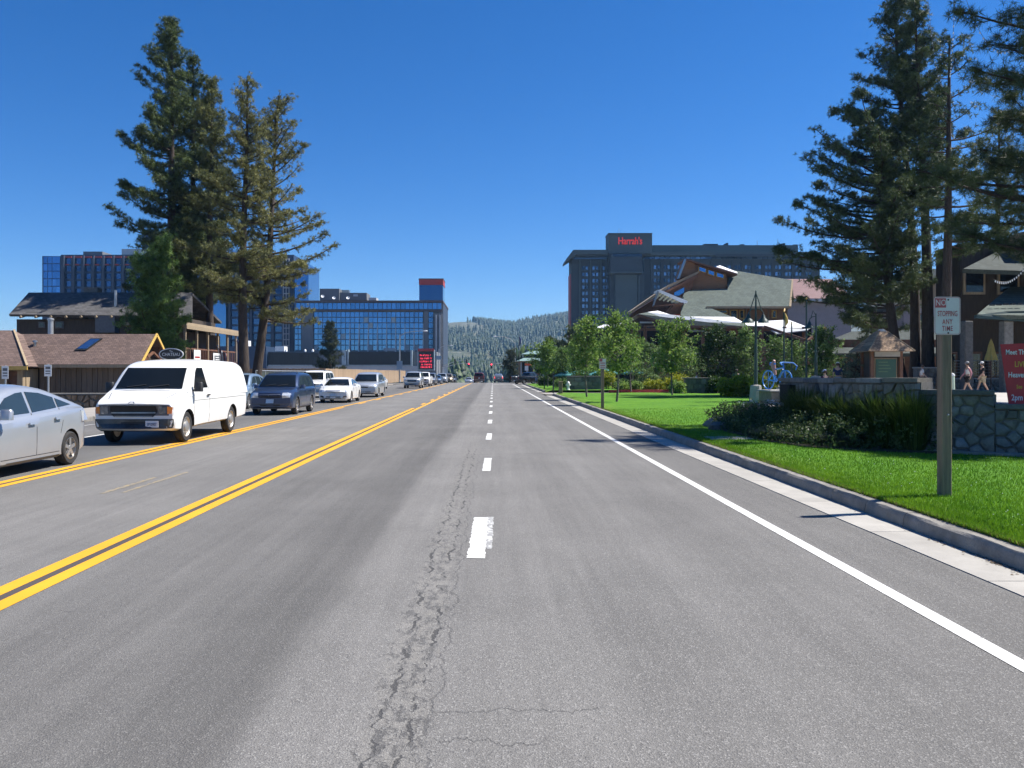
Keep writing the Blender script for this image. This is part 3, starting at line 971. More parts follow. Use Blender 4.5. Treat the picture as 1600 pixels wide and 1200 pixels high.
def build_car(kind, pt, name, label, cat, group, loc, rz=0, sp=None, lit=False, tail=False, minor=False, plate=None):
    """a vehicle: shell with cut wheel arches, then panels, glass and lamps laid on it"""
    sp = sp or CARS[kind]
    L = sp['L']; r = sp['r']
    key = kind
    if key not in SHELLS:
        mb, mbc = car_shell(sp)
        ob = mb.build('shell', [PAINT['white'], MAT['well']])
        cb = MB()
        for y in sp['wheels']:
            for s_ in (-1, 1):
                x0 = s_ * (sp['track'] + .13) - .20; x1 = x0 + .40
                cb.lathe([(r * 1.13, x0), (r * 1.13, x1)], 28, org=(0, y - L / 2, r * 1.03), axis='x')
        co = cutter(cb)
        md = ob.modifiers.new('b', 'BOOLEAN'); md.operation = 'DIFFERENCE'; md.object = co; md.solver = 'EXACT'; md.material_mode = 'TRANSFER'
        cut2 = None
        if 'bed' in sp:
            y0, y1, zz = sp['bed']
            cut2 = cutter(MB().box(-.74, .74, y0 - L / 2, y1 - L / 2, zz, 2.5))
            m2 = ob.modifiers.new('b2', 'BOOLEAN'); m2.operation = 'DIFFERENCE'; m2.object = cut2; m2.solver = 'EXACT'; m2.material_mode = 'TRANSFER'
        bpy.context.view_layer.update()
        me = bake(ob); me.name = 'body'
        drop(ob); drop(co)
        if cut2: drop(cut2)
        smooth(me, 32)
        ca = mbc.mesh('cabin', [PAINT['white']], 32)
        bm = bmesh.new(); bm.from_mesh(me); bm.from_mesh(ca)
        bvh = BVHTree.FromBMesh(bm); bm.free()
        SHELLS[key] = (me, ca, bvh, {})
    me, ca, bvh, cache = SHELLS[key]
    root = empty(name, loc, rz, label, cat, group)
    def coloured(nm, mesh, par):
        o = link(nm, mesh, par)
        o.material_slots[0].link = 'OBJECT'; o.material_slots[0].material = pt
        return o
    body = coloured('body', me, root)
    cabin = coloured('cabin', ca, root)
    def panel(nm, poly, mode, mat, off=.006, par=root, step=.14):
        k = (nm, tuple(poly), mode, off)
        if k not in cache: cache[k] = conform(bvh, poly, mode, off, step, L); cache[k].materials.append(None)
        o = link(nm, cache[k], par)
        o.material_slots[0].link = 'OBJECT'; o.material_slots[0].material = mat
        return o
    # glass
    panel('windscreen', sp['wind'], 'front', MAT['glass'], .016)
    panel('rear_window', sp['rearwin'], 'rear', MAT['glass'])
    for side in ('right', 'left'):
        for poly in sp['side']: panel('side_window', poly, side, MAT['glass' if kind == 'van' else 'glass_blue'])
    # nose
    for (nm, poly, mt) in sp['nose']:
        mt_ = {'body': pt}.get(mt, MAT.get(mt))
        if nm == 'headlight' and lit: mt_ = MAT['lamp_lit']
        sym = min(a for a, b in poly) > 0.02
        panel(nm, poly, 'front', mt_, .010 if nm == 'grille' and kind == 'van' else {'front_band': .004, 'grille_bar': .02}.get(nm, .012), step=.1)
        if sym: panel(nm, both(poly), 'front', mt_, {'front_band': .004, 'grille_bar': .02}.get(nm, .012), step=.1)
    for (nm, poly, mt) in sp['tail']:
        mt_ = {'body': pt}.get(mt, MAT.get(mt))
        if nm == 'tail_light' and tail: mt_ = MAT['red_lit']
        panel(nm, poly, 'rear', mt_, .01, step=.12)
        if min(a for a, b in poly) > 0.02: panel(nm, both(poly), 'rear', mt_, .01, step=.12)
    if not minor:
        for side in ('right', 'left'):
            for poly in sp.get('seams', []): panel('door_gap', poly, side, MAT['seam'], .002, step=.2)
            for (y, z) in sp.get('handles', []):
                o = panel('door_handle', [(y, z), (y + .2, z + .005), (y + .2, z + .04), (y, z + .035)], side, sp.get('handle_mat') and MAT[sp['handle_mat']] or pt, .03)
            for (poly, mt) in sp.get('sides', []): panel('side_trim', poly, side, MAT[mt], .012, step=.3)
        wd_ = sp['wind'][1][0]; yc = sp['roof'][0][0] - .03
        for s_ in (1, -1):
            g_ = [(wd_ * .80 * s_, .22), ((wd_ * .80 + .014) * s_, .22), ((wd_ * 1.02 + .014) * s_, yc), (wd_ * 1.02 * s_, yc)]
            panel('bonnet_gap', g_ if s_ > 0 else g_[::-1], 'top', MAT['seam'], .002, step=.2)
        z0 = sp['wind'][0][1]
        for x0 in (-wd_ * .62, wd_ * .05): panel('wiper', [(x0, z0 + .02), (x0 + wd_ * .55, z0 + .075), (x0 + wd_ * .55, z0 + .092), (x0, z0 + .037)], 'front', MAT['plastic'], .03, step=.2)
    # wheels
    tm, rm = wheel_meshes(r, sp.get('wheel', 'alloy'))
    for y in sp['wheels']:
        for s_ in (1, -1):
            o = link('wheel', tm, root, (s_ * sp['track'], y - L / 2, r), (0, 0, 0 if s_ > 0 else pi))
            link('rim', rm, o)
    # mirrors
    my, mz = sp['mirror']
    k = 'mirror_' + pt.name
    if k not in cache: cache[k] = mirror_mesh(MAT['plastic'] if sp.get('black_mirror') else pt, sp.get('black_mirror'))
    for s_ in (1, -1):
        link('mirror', cache[k], root, (s_ * (sp['mx']), my - L / 2, mz), (0, 0, 0), (s_, 1, 1))
    if sp.get('rails') and not minor:
        for s_ in (1, -1):
            y0, y1, zz, xx = sp['rails']
            MB().tube([(s_ * xx, y0 - L / 2, zz - .03), (s_ * xx, y0 + .12 - L / 2, zz + .035), (s_ * xx, y1 - .12 - L / 2, zz + .035), (s_ * xx, y1 - L / 2, zz - .04)], .02, 6).build('roof_rail', MAT['plastic'], root)
    if plate:
        px_, pz = sp['plate']
        pl = panel('licence_plate', [(px_ - .155, pz - .08), (px_ + .155, pz - .08), (px_ + .155, pz + .08), (px_ - .155, pz + .08)], 'front', MAT['plate'], .035)
        yv = min(v_.co.y for v_ in pl.data.vertices) - .004
        if plate.strip(): text('lettering', plate, .105, MAT['plate_text'], pl, (px_, yv, pz - .01), (pi / 2, 0, 0), .001, sx=.62, sy=1.0)
    return root

SHELLS = {}
def bodyst(*rows): return list(rows)
CARS = {}
CARS['hatch'] = dict(L=4.46, r=.315, track=.765, wheels=(.92, 3.62), zbelt=.93, cw=(.80, .575), mx=.84, mirror=(1.42, .98), bow=.3, bowr=.16,
    body=[(0, .30, .48, .56, .60, .64, .5), (.12, .2, .56, .66, .76, .79, .6), (.5, .18, .66, .79, .84, .855, .68), (1.1, .18, .76, .93, .855, .868, .74), (2.2, .18, .82, .98, .86, .872, .79),
          (3.2, .18, .90, 1.03, .86, .87, .79), (3.9, .2, .96, 1.09, .85, .86, .74), (4.3, .28, .97, 1.10, .80, .81, .66), (4.46, .36, .92, 1.04, .70, .71, .6)],
    roof=[(.8, .90), (1.2, 1.12), (1.75, 1.38), (2.2, 1.475), (2.6, 1.49), (3.1, 1.445), (3.7, 1.29), (4.34, 1.10)],
    wind=[(-.70, .98), (.70, .98), (.55, 1.37), (-.55, 1.37)], rearwin=[(-.5, 1.14), (.5, 1.14), (.47, 1.36), (-.47, 1.36)],
    side=[[(1.28, 1.0), (1.85, 1.30), (2.2, 1.375), (2.40, 1.39), (2.40, 1.03)], [(2.49, 1.035), (2.49, 1.392), (2.9, 1.365), (3.32, 1.275), (3.32, 1.085)], [(3.38, 1.09), (3.38, 1.258), (3.70, 1.17), (3.86, 1.125)]],
    nose=[('headlight', [(.42, .58), (.72, .62), (.76, .74), (.52, .68)], 'lamp'), ('grille', [(-.35, .28), (.35, .28), (.3, .42), (-.3, .42)], 'plastic')],
    tail=[('tail_light', [(.44, .80), (.58, .80), (.56, .98), (.46, 1.0)], 'red_lens'), ('licence_plate', [(-.16, .72), (.16, .72), (.16, .86), (-.16, .86)], 'plate')],
    seams=[[(1.22, .32), (1.23, .32), (1.27, 1.0), (1.255, 1.0)], [(2.44, .30), (2.45, .30), (2.455, 1.03), (2.44, 1.03)], [(3.24, .62), (3.25, .62), (3.42, 1.08), (3.405, 1.08)], [(1.2, .29), (3.2, .29), (3.2, .302), (1.2, .302)]],
    handles=[(2.18, .83), (3.02, .88)], sides=[([(4.05, .80), (4.15, .79), (4.14, .97), (4.03, 1.0)], 'lamp'), ([(1.25, .20), (3.2, .20), (3.2, .245), (1.25, .245)], 'cladding')], plate=(0, .5))
CARS['van'] = dict(L=5.9, r=.385, track=.86, wheels=(.92, 4.42), zbelt=1.26, cw=(.985, .83), mx=1.02, mirror=(1.28, 1.27), bow=.16, bowr=.03, wheel='steel', black_mirror=True,
    body=[(0, .40, .80, .97, .88, .92, .86), (.1, .34, .86, 1.04, .95, .97, .88), (.4, .32, .95, 1.14, .98, 1.0, .90), (.9, .33, 1.02, 1.28, .985, 1.01, .94), (2.0, .36, 1.05, 1.33, .985, 1.01, .97), (4.5, .38, 1.05, 1.33, .985, 1.01, .97), (5.7, .42, 1.05, 1.33, .97, 1.0, .96), (5.9, .46, 1.0, 1.28, .93, .96, .93)],
    roof=[(.86, 1.25), (1.2, 1.57), (1.52, 1.86), (1.72, 1.96), (2.1, 2.03), (3.2, 2.07), (5.2, 2.05), (5.6, 1.98), (5.82, 1.74), (5.9, 1.35)],
    wind=[(-.83, 1.33), (.83, 1.33), (.75, 1.845), (-.75, 1.845)], rearwin=[(-.7, 1.4), (.7, 1.4), (.62, 1.9), (-.62, 1.9)],
    side=[[(1.36, 1.34), (1.68, 1.76), (1.82, 1.86), (2.22, 1.86), (2.38, 1.34)]],
    nose=[('front_band', [(-.93, .70), (.93, .70), (.93, .955), (-.93, .955)], 'cladding'), ('grille', [(-.52, .71), (-.56, .80), (-.54, .945), (.54, .945), (.56, .80), (.52, .71), (.46, .67), (-.46, .67)], 'plastic'),
          ('grille_bar', [(-.53, .925), (.53, .925), (.53, .945), (-.53, .945)], 'dull_chrome'), ('grille_bar', [(-.50, .835), (.50, .835), (.50, .85), (-.50, .85)], 'cladding'), ('grille_bar', [(-.53, .755), (.53, .755), (.53, .785), (-.53, .785)], 'dull_chrome'), ('grille_bar', [(-.45, .675), (.45, .675), (.46, .695), (-.46, .695)], 'dull_chrome'),
          ('headlight', [(.60, .74), (.80, .74), (.80, .92), (.60, .93)], 'dark_lamp'), ('indicator', [(.81, .74), (.905, .75), (.915, .90), (.81, .92)], 'amber'),
          ('bumper', [(-.90, .40), (.90, .40), (.93, .47), (.93, .62), (-.93, .62), (-.93, .47)], 'bumper'), ('air_dam', [(-.84, .335), (.84, .335), (.86, .42), (-.86, .42)], 'plastic'), ('intake', [(-.30, .47), (.30, .47), (.30, .55), (-.30, .55)], 'plastic'), ('badge', [(-.07, 1.0), (-.05, 1.03), (.05, 1.03), (.07, 1.0), (.05, .975), (-.05, .975)], 'badge')],
    tail=[('tail_light', [(.80, .8), (.90, .8), (.90, 1.2), (.80, 1.2)], 'red_lens'), ('bumper', [(-.9, .42), (.9, .42), (.9, .56), (-.9, .56)], 'dull_chrome')],
    seams=[[(1.30, .42), (1.31, .42), (1.32, 1.33), (1.31, 1.33)], [(2.42, .42), (2.432, .42), (2.46, 1.4), (2.36, 1.9), (2.35, 1.9), (2.445, 1.4)], [(1.3, 1.02), (5.75, 1.04), (5.75, 1.05), (1.3, 1.03)]],
    handles=[(2.2, 1.12)], handle_mat='plastic', sides=[], plate=(.46, .50))
CARS['suv'] = dict(L=4.69, r=.355, track=.80, wheels=(.93, 3.65), zbelt=1.08, cw=(.855, .69), mx=.88, mirror=(1.55, 1.08), bow=.22, bowr=.08, rails=(2.1, 3.9, 1.74, .60),
    body=[(0, .36, .66, .80, .74, .79, .64), (.12, .26, .74, .92, .86, .89, .72), (.5, .25, .83, 1.02, .895, .912, .78), (1.15, .25, .90, 1.10, .90, .917, .83), (2.5, .25, .94, 1.12, .90, .917, .84), (4.2, .27, .97, 1.14, .89, .91, .82), (4.55, .32, .97, 1.14, .86, .88, .80), (4.69, .40, .92, 1.08, .78, .82, .76)],
    roof=[(1.05, 1.07), (1.5, 1.42), (1.92, 1.66), (2.3, 1.72), (3.2, 1.74), (4.0, 1.70), (4.32, 1.60), (4.56, 1.2), (4.62, 1.1)],
    wind=[(-.76, 1.15), (.76, 1.15), (.62, 1.62), (-.62, 1.62)], rearwin=[(-.66, 1.2), (.66, 1.2), (.58, 1.58), (-.58, 1.58)],
    side=[[(1.52, 1.14), (1.98, 1.52), (2.2, 1.58), (2.45, 1.6), (2.45, 1.14)], [(2.53, 1.14), (2.53, 1.6), (3.3, 1.6), (3.42, 1.14)], [(3.52, 1.15), (3.42, 1.59), (3.95, 1.56), (4.18, 1.3), (4.2, 1.17)]],
    nose=[('grille', [(-.40, .72), (.40, .72), (.44, .90), (-.44, .90)], 'plastic'), ('grille_bar', [(-.40, .775), (.40, .775), (.41, .79), (-.41, .79)], 'dull_chrome'), ('grille_bar', [(-.41, .835), (.41, .835), (.42, .85), (-.42, .85)], 'dull_chrome'), ('badge', [(-.06, .80), (0, .76), (.06, .80), (.06, .84), (0, .87), (-.06, .84)], 'chrome'),
          ('headlight', [(.48, .70), (.78, .72), (.80, .88), (.70, .92), (.50, .91)], 'lamp'), ('lower_trim', [(-.80, .28), (.80, .28), (.82, .48), (-.82, .48)], 'cladding'), ('intake', [(-.42, .32), (.42, .32), (.40, .44), (-.40, .44)], 'plastic')],
    tail=[('tail_light', [(.66, .88), (.82, .86), (.80, 1.16), (.70, 1.2)], 'red_lens'), ('bumper', [(-.8, .40), (.8, .40), (.8, .6), (-.8, .6)], 'cladding'), ('licence_plate', [(-.16, .8), (.16, .8), (.16, .94), (-.16, .94)], 'plate')],
    seams=[[(1.45, .40), (1.46, .40), (1.48, 1.12), (1.465, 1.12)], [(2.485, .38), (2.497, .38), (2.497, 1.14), (2.485, 1.14)], [(3.1, .62), (3.112, .62), (3.5, 1.1), (3.485, 1.1)]],
    handles=[(2.2, .93), (3.15, .95)], sides=[([(1.3, .40), (3.25, .40), (3.25, .49), (1.3, .49)], 'cladding'), ([(1.4, .27), (3.2, .27), (3.2, .33), (1.4, .33)], 'plastic')], plate=(0, .58))
CARS['crossover'] = dict(CARS['suv'], rails=None, sides=[],
    roof=[(1.0, 1.07), (1.5, 1.40), (1.95, 1.64), (2.35, 1.69), (3.1, 1.69), (3.8, 1.60), (4.25, 1.42), (4.56, 1.16), (4.62, 1.1)],
    side=[[(1.52, 1.14), (2.0, 1.5), (2.2, 1.55), (2.45, 1.57), (2.45, 1.14)], [(2.53, 1.14), (2.53, 1.57), (3.2, 1.55), (3.42, 1.14)], [(3.52, 1.15), (3.36, 1.53), (3.75, 1.45), (4.1, 1.18)]],
    rearwin=[(-.64, 1.2), (.64, 1.2), (.58, 1.46), (-.58, 1.46)],
    nose=[('grille', [(-.30, .70), (.30, .70), (.36, .88), (-.36, .88)], 'plastic'), ('badge', [(-.07, .78), (.0, .75), (.07, .78), (.07, .83), (0, .86), (-.07, .83)], 'chrome'), ('headlight', [(.46, .72), (.74, .78), (.80, .95), (.62, .92), (.48, .86)], 'lamp'), ('intake', [(-.45, .36), (.45, .36), (.42, .48), (-.42, .48)], 'plastic'), ('lower_trim', [(-.78, .28), (.78, .28), (.8, .34), (-.8, .34)], 'cladding')])
CARS['sedan'] = dict(L=4.86, r=.33, track=.79, wheels=(.97, 3.73), zbelt=.97, cw=(.83, .60), mx=.87, mirror=(1.62, .97), bow=.26, bowr=.14,
    body=[(0, .30, .54, .64, .70, .75, .60), (.12, .2, .62, .74, .83, .87, .68), (.5, .19, .71, .85, .885, .907, .76), (1.25, .19, .80, .97, .895, .912, .82), (2.4, .19, .84, .99, .895, .912, .82), (3.8, .2, .89, 1.03, .89, .905, .79), (4.6, .28, .89, 1.03, .84, .86, .75), (4.86, .38, .82, .96, .73, .77, .68)],
    roof=[(1.15, .95), (1.6, 1.2), (2.05, 1.385), (2.45, 1.44), (3.0, 1.435), (3.5, 1.32), (4.0, 1.1), (4.18, 1.03)],
    wind=[(-.73, 1.0), (.73, 1.0), (.55, 1.35), (-.55, 1.35)], rearwin=[(-.66, 1.08), (.66, 1.08), (.53, 1.36), (-.53, 1.36)],
    side=[[(1.66, 1.03), (2.12, 1.28), (2.35, 1.345), (2.62, 1.36), (2.62, 1.03)], [(2.70, 1.03), (2.70, 1.36), (3.1, 1.33), (3.55, 1.2), (3.72, 1.08), (3.6, 1.05)]],
    nose=[('grille', [(-.36, .60), (.36, .60), (.42, .72), (-.42, .72)], 'plastic'), ('grille_bar', [(-.40, .70), (.40, .70), (.41, .72), (-.41, .72)], 'chrome'), ('headlight', [(.46, .60), (.76, .64), (.80, .75), (.64, .74), (.48, .70)], 'lamp'), ('intake', [(-.46, .26), (.46, .26), (.40, .38), (-.40, .38)], 'plastic'), ('fog_lamp', [(.54, .30), (.76, .34), (.74, .43), (.56, .40)], 'plastic'), ('badge', [(-.06, .64), (.06, .64), (.06, .69), (-.06, .69)], 'chrome')],
    tail=[('tail_light', [(.48, .78), (.78, .76), (.74, .94), (.5, .94)], 'red_lens'), ('licence_plate', [(-.16, .68), (.16, .68), (.16, .82), (-.16, .82)], 'plate')],
    seams=[[(1.55, .32), (1.56, .32), (1.6, 1.0), (1.585, 1.0)], [(2.655, .30), (2.667, .30), (2.667, 1.03), (2.655, 1.03)]], handles=[(2.35, .86), (3.3, .89)], plate=(0, .50))
CARS['minivan'] = dict(CARS['suv'], L=5.1, wheels=(1.0, 4.0), r=.335, track=.83, zbelt=1.05, cw=(.91, .74), mx=.94, mirror=(1.5, 1.08), rails=None, sides=[],
    body=[(0, .34, .62, .76, .76, .82, .66), (.12, .24, .70, .88, .90, .94, .75), (.5, .22, .80, 1.0, .945, .965, .82), (1.1, .22, .88, 1.08, .95, .97, .88), (2.5, .22, .92, 1.1, .95, .97, .89), (4.6, .26, .95, 1.12, .94, .96, .87), (4.95, .32, .95, 1.12, .91, .93, .85), (5.1, .40, .9, 1.06, .83, .87, .8)],
    roof=[(.9, 1.04), (1.45, 1.40), (1.95, 1.65), (2.4, 1.73), (3.4, 1.76), (4.4, 1.72), (4.72, 1.6), (4.98, 1.2), (5.03, 1.1)],
    wind=[(-.80, 1.12), (.80, 1.12), (.66, 1.62), (-.66, 1.62)], rearwin=[(-.72, 1.2), (.72, 1.2), (.62, 1.6), (-.62, 1.6)],
    side=[[(1.5, 1.12), (1.98, 1.5), (2.2, 1.58), (2.55, 1.61), (2.55, 1.12)], [(2.63, 1.12), (2.63, 1.61), (3.65, 1.61), (3.7, 1.13)], [(3.8, 1.13), (3.76, 1.61), (4.4, 1.58), (4.6, 1.2)]],
    nose=[('grille', [(-.30, .68), (.30, .68), (.38, .82), (-.38, .82)], 'plastic'), ('grille_bar', [(-.34, .745), (.34, .745), (.35, .76), (-.35, .76)], 'chrome'), ('headlight', [(.44, .66), (.78, .74), (.84, .90), (.66, .88), (.46, .80)], 'lamp'), ('intake', [(-.55, .30), (.55, .30), (.5, .42), (-.5, .42)], 'plastic'), ('badge', [(-.06, .72), (.06, .72), (.06, .79), (-.06, .79)], 'chrome')],
    seams=[[(1.42, .36), (1.43, .36), (1.45, 1.1), (1.435, 1.1)], [(2.585, .34), (2.597, .34), (2.597, 1.12), (2.585, 1.12)], [(3.74, .6), (3.752, .6), (3.752, 1.13), (3.74, 1.13)]], handles=[(2.3, .95), (2.75, .95)])
CARS['big_suv'] = dict(CARS['suv'], L=5.1, wheels=(.98, 3.95), r=.385, track=.86, zbelt=1.2, cw=(.93, .78), mx=.98, mirror=(1.6, 1.2), rails=(2.2, 4.4, 1.89, .68), sides=[],
    body=[(0, .40, .80, .98, .84, .90, .80), (.1, .32, .86, 1.06, .93, .97, .86), (.5, .3, .94, 1.12, .97, .99, .88), (1.2, .3, 1.0, 1.2, .98, 1.0, .90), (2.5, .3, 1.02, 1.22, .98, 1.0, .91), (4.7, .32, 1.04, 1.22, .97, .99, .90), (5.0, .38, 1.04, 1.22, .94, .97, .89), (5.1, .44, 1.0, 1.18, .88, .93, .86)],
    roof=[(1.2, 1.18), (1.55, 1.5), (1.95, 1.79), (2.3, 1.87), (3.4, 1.89), (4.6, 1.87), (4.85, 1.78), (5.02, 1.3), (5.06, 1.2)],
    wind=[(-.82, 1.26), (.82, 1.26), (.70, 1.77), (-.70, 1.77)], rearwin=[(-.72, 1.3), (.72, 1.3), (.66, 1.72), (-.66, 1.72)],
    side=[[(1.62, 1.27), (2.0, 1.65), (2.15, 1.72), (2.5, 1.74), (2.5, 1.27)], [(2.58, 1.27), (2.58, 1.74), (3.4, 1.74), (3.45, 1.27)], [(3.55, 1.27), (3.55, 1.74), (4.6, 1.72), (4.7, 1.3)]],
    nose=[('grille', [(-.50, .74), (.50, .74), (.52, .98), (-.52, .98)], 'plastic'), ('grille_bar', [(-.50, .85), (.50, .85), (.50, .88), (-.50, .88)], 'chrome'), ('headlight', [(.56, .76), (.86, .78), (.88, .98), (.56, .98)], 'lamp'), ('bumper', [(-.86, .40), (.86, .40), (.9, .62), (-.9, .62)], 'dull_chrome'), ('intake', [(-.45, .42), (.45, .42), (.45, .52), (-.45, .52)], 'plastic')],
    tail=[('tail_light', [(.76, .9), (.92, .88), (.9, 1.25), (.8, 1.28)], 'red_lens'), ('bumper', [(-.85, .42), (.85, .42), (.85, .6), (-.85, .6)], 'dull_chrome'), ('licence_plate', [(-.16, .8), (.16, .8), (.16, .94), (-.16, .94)], 'plate')],
    seams=[], handles=[(2.25, 1.05), (3.15, 1.06)])
CARS['pickup'] = dict(CARS['big_suv'], L=5.7, wheels=(1.0, 4.5), rails=None, bed=(3.55, 5.55, .72),
    body=[(0, .42, .80, .98, .84, .90, .80), (.1, .36, .86, 1.06, .93, .97, .86), (.5, .34, .94, 1.12, .97, .99, .88), (1.2, .34, 1.0, 1.2, .98, 1.0, .90), (3.3, .34, 1.04, 1.24, .98, 1.0, .92), (5.3, .38, 1.08, 1.28, .97, .99, .93), (5.6, .44, 1.08, 1.28, .95, .97, .92), (5.7, .5, 1.04, 1.25, .92, .95, .9)],
    roof=[(1.2, 1.18), (1.55, 1.5), (1.95, 1.76), (2.25, 1.83), (2.8, 1.84), (3.15, 1.8), (3.38, 1.5), (3.46, 1.22)],
    side=[[(1.62, 1.27), (2.0, 1.62), (2.15, 1.69), (2.45, 1.71), (2.45, 1.27)], [(2.53, 1.27), (2.53, 1.71), (3.05, 1.69), (3.15, 1.27)]],
    rearwin=[(-.68, 1.34), (.68, 1.34), (.62, 1.7), (-.62, 1.7)],
    tail=[('tail_light', [(.82, .8), (.92, .8), (.92, 1.18), (.82, 1.18)], 'red_lens'), ('bumper', [(-.9, .46), (.9, .46), (.9, .62), (-.9, .62)], 'dull_chrome'), ('tailgate_gap', [(-.8, .68), (.8, .68), (.8, .695), (-.8, .695)], 'seam'), ('licence_plate', [(-.16, .5), (.16, .5), (.16, .6), (-.16, .6)], 'plate')],
    handles=[(2.2, 1.05)])

G1, G2 = 'cars queuing in the oncoming lanes', 'vehicles waiting at the far lights'
def place(kind, pt, name, label, cat, group, x, y, rz=0, **kw):
    """y is the distance to the end that faces the camera"""
    L = CARS[kind]['L']
    if abs(rz) < .8 or abs(rz) > 2.4: yc = y + L / 2
    else: yc = y
    return build_car(kind, PAINT[pt], name, label, cat, group, (x, yc, gz(yc)), rz, **kw)
place('hatch', 'silver', 'hatchback', 'silver five-door hatchback nearest the camera, cut off by the picture edge', 'car', G1, -8.80, 11.95)
place('van', 'white_van', 'delivery_van', 'white panel van with a dark grille and its driver window down', 'van', G1, -8.60, 19.75, plate='5P10907')
place('suv', 'slate', 'suv', 'dark slate blue SUV with roof rack behind the white van', 'car', G1, -9.05, 33.6, plate=' ')
place('crossover', 'ice', 'suv', 'ice blue crossover half hidden between the van and the dark blue SUV', 'car', G1, -12.6, 38.8)
place('sedan', 'white', 'sedan', 'white sedan with dark lower intakes behind the dark blue SUV', 'car', G1, -9.15, 47.4, plate=' ')
place('big_suv', 'white', 'suv', 'tall white SUV in the far lane behind the white sedan', 'car', G1, -12.75, 57.0)
place('minivan', 'pale_silver', 'minivan', 'pale silver minivan behind the white sedan', 'car', G1, -9.15, 58.5)
place('sedan', 'white', 'sedan', 'small white sedan in the kerb lane before the wooden fence', 'car', G1, -12.6, 88)
place('big_suv', 'pale_silver', 'suv', 'silver full-size SUV leading the second row of the queue', 'car', G1, -9.1, 93)
place('pickup', 'white', 'pickup_truck', 'pale pickup truck directly behind the silver full-size SUV', 'truck', G1, -9.0, 105, minor=True)
place('suv', 'grey', 'suv', 'grey SUV third in the far row of the queue', 'car', G1, -9.0, 117, minor=True)
place('sedan', 'steel', 'sedan', 'dark steel blue sedan near the road crest', 'car', G1, -8.95, 129, minor=True)
place('crossover', 'pale_silver', 'suv', 'pale silver crossover between the dark blue sedan and the gold SUV', 'car', G1, -8.9, 143, minor=True)
place('suv', 'gold', 'suv', 'gold SUV with both headlights lit at the crest', 'car', G1, -8.6, 158, minor=True, lit=True)
place('suv', 'dark', 'suv', 'charcoal SUV just behind the gold one with lit headlights', 'car', G1, -8.6, 172, minor=True)
place('sedan', 'pale_silver', 'sedan', 'pale sedan low beyond the crest beside the yellow line', 'car', G1, -6.0, 205, minor=True)
place('suv', 'white', 'suv', 'white SUV beyond the crest left of the maroon truck', 'car', G2, -3.3, 186, pi, minor=True, tail=False)
place('sedan', 'white', 'sedan', 'white sedan tail partly hidden in the dip beyond the crest', 'car', G2, -4.4, 215, pi, minor=True)
place('big_suv', 'maroon', 'suv', 'maroon high truck seen from behind in the middle of the road', 'truck', G2, -2.55, 153, pi, minor=True)
place('crossover', 'grey', 'suv', 'grey car from behind with brake lights on right of the dashes', 'car', G2, 1.1, 158, pi, minor=True, tail=True)
place('pickup', 'black', 'pickup_truck', 'black and tan pickup truck turning off past the lawn corner', 'truck', G2, 5.6, 131.5, radians(130), minor=True)
# ------------------------------------------------------------------ shared building pieces
MAT['mortar'] = M('mortar', (.17, .16, .145), .95, var=.2, scale=5, bump=.3)
def stonemat(name, c, orand=.35):
    g = NT(name)
    oi = g.n('ShaderNodeObjectInfo')
    n1 = g.noise(6, 5, .65); n2 = g.noise(26, 4, .6)
    warm = g.ramp(oi.outputs['Random'], [(0, tuple(k * (1 - orand) for k in c)), (.4, c), (.7, (c[0] * 1.18, c[1] * 1.05, c[2] * .88)), (1, tuple(min(1, k * (1 + orand)) for k in c))])
    c2 = g.mix(1.0, warm, g.math('MULTIPLY', g.mapr(n1, .3, .7, .7, 1.25), g.mapr(n2, .3, .7, .85, 1.12)), 'MULTIPLY')
    g.col(c2); g.set(Roughness=.9)
    g.bump(n2, .6, .02)
    return g.mat
MAT['stone'] = stonemat('grey_field_stone', (.165, .165, .16), .45)
MAT['stone_tan'] = stonemat('tan_field_stone', (.26, .20, .145))

def clip_poly(poly, px_, py_, nx, ny):
    """keep the side of the line where (p - (px,py)).n <= 0"""
    out_ = []
    for i in range(len(poly)):
        a, b = poly[i], poly[(i + 1) % len(poly)]
        da = (a[0] - px_) * nx + (a[1] - py_) * ny; db = (b[0] - px_) * nx + (b[1] - py_) * ny
        if da <= 0: out_.append(a)
        if da * db < 0:
            t = da / (da - db)
            out_.append((a[0] + (b[0] - a[0]) * t, a[1] + (b[1] - a[1]) * t))
    return out_

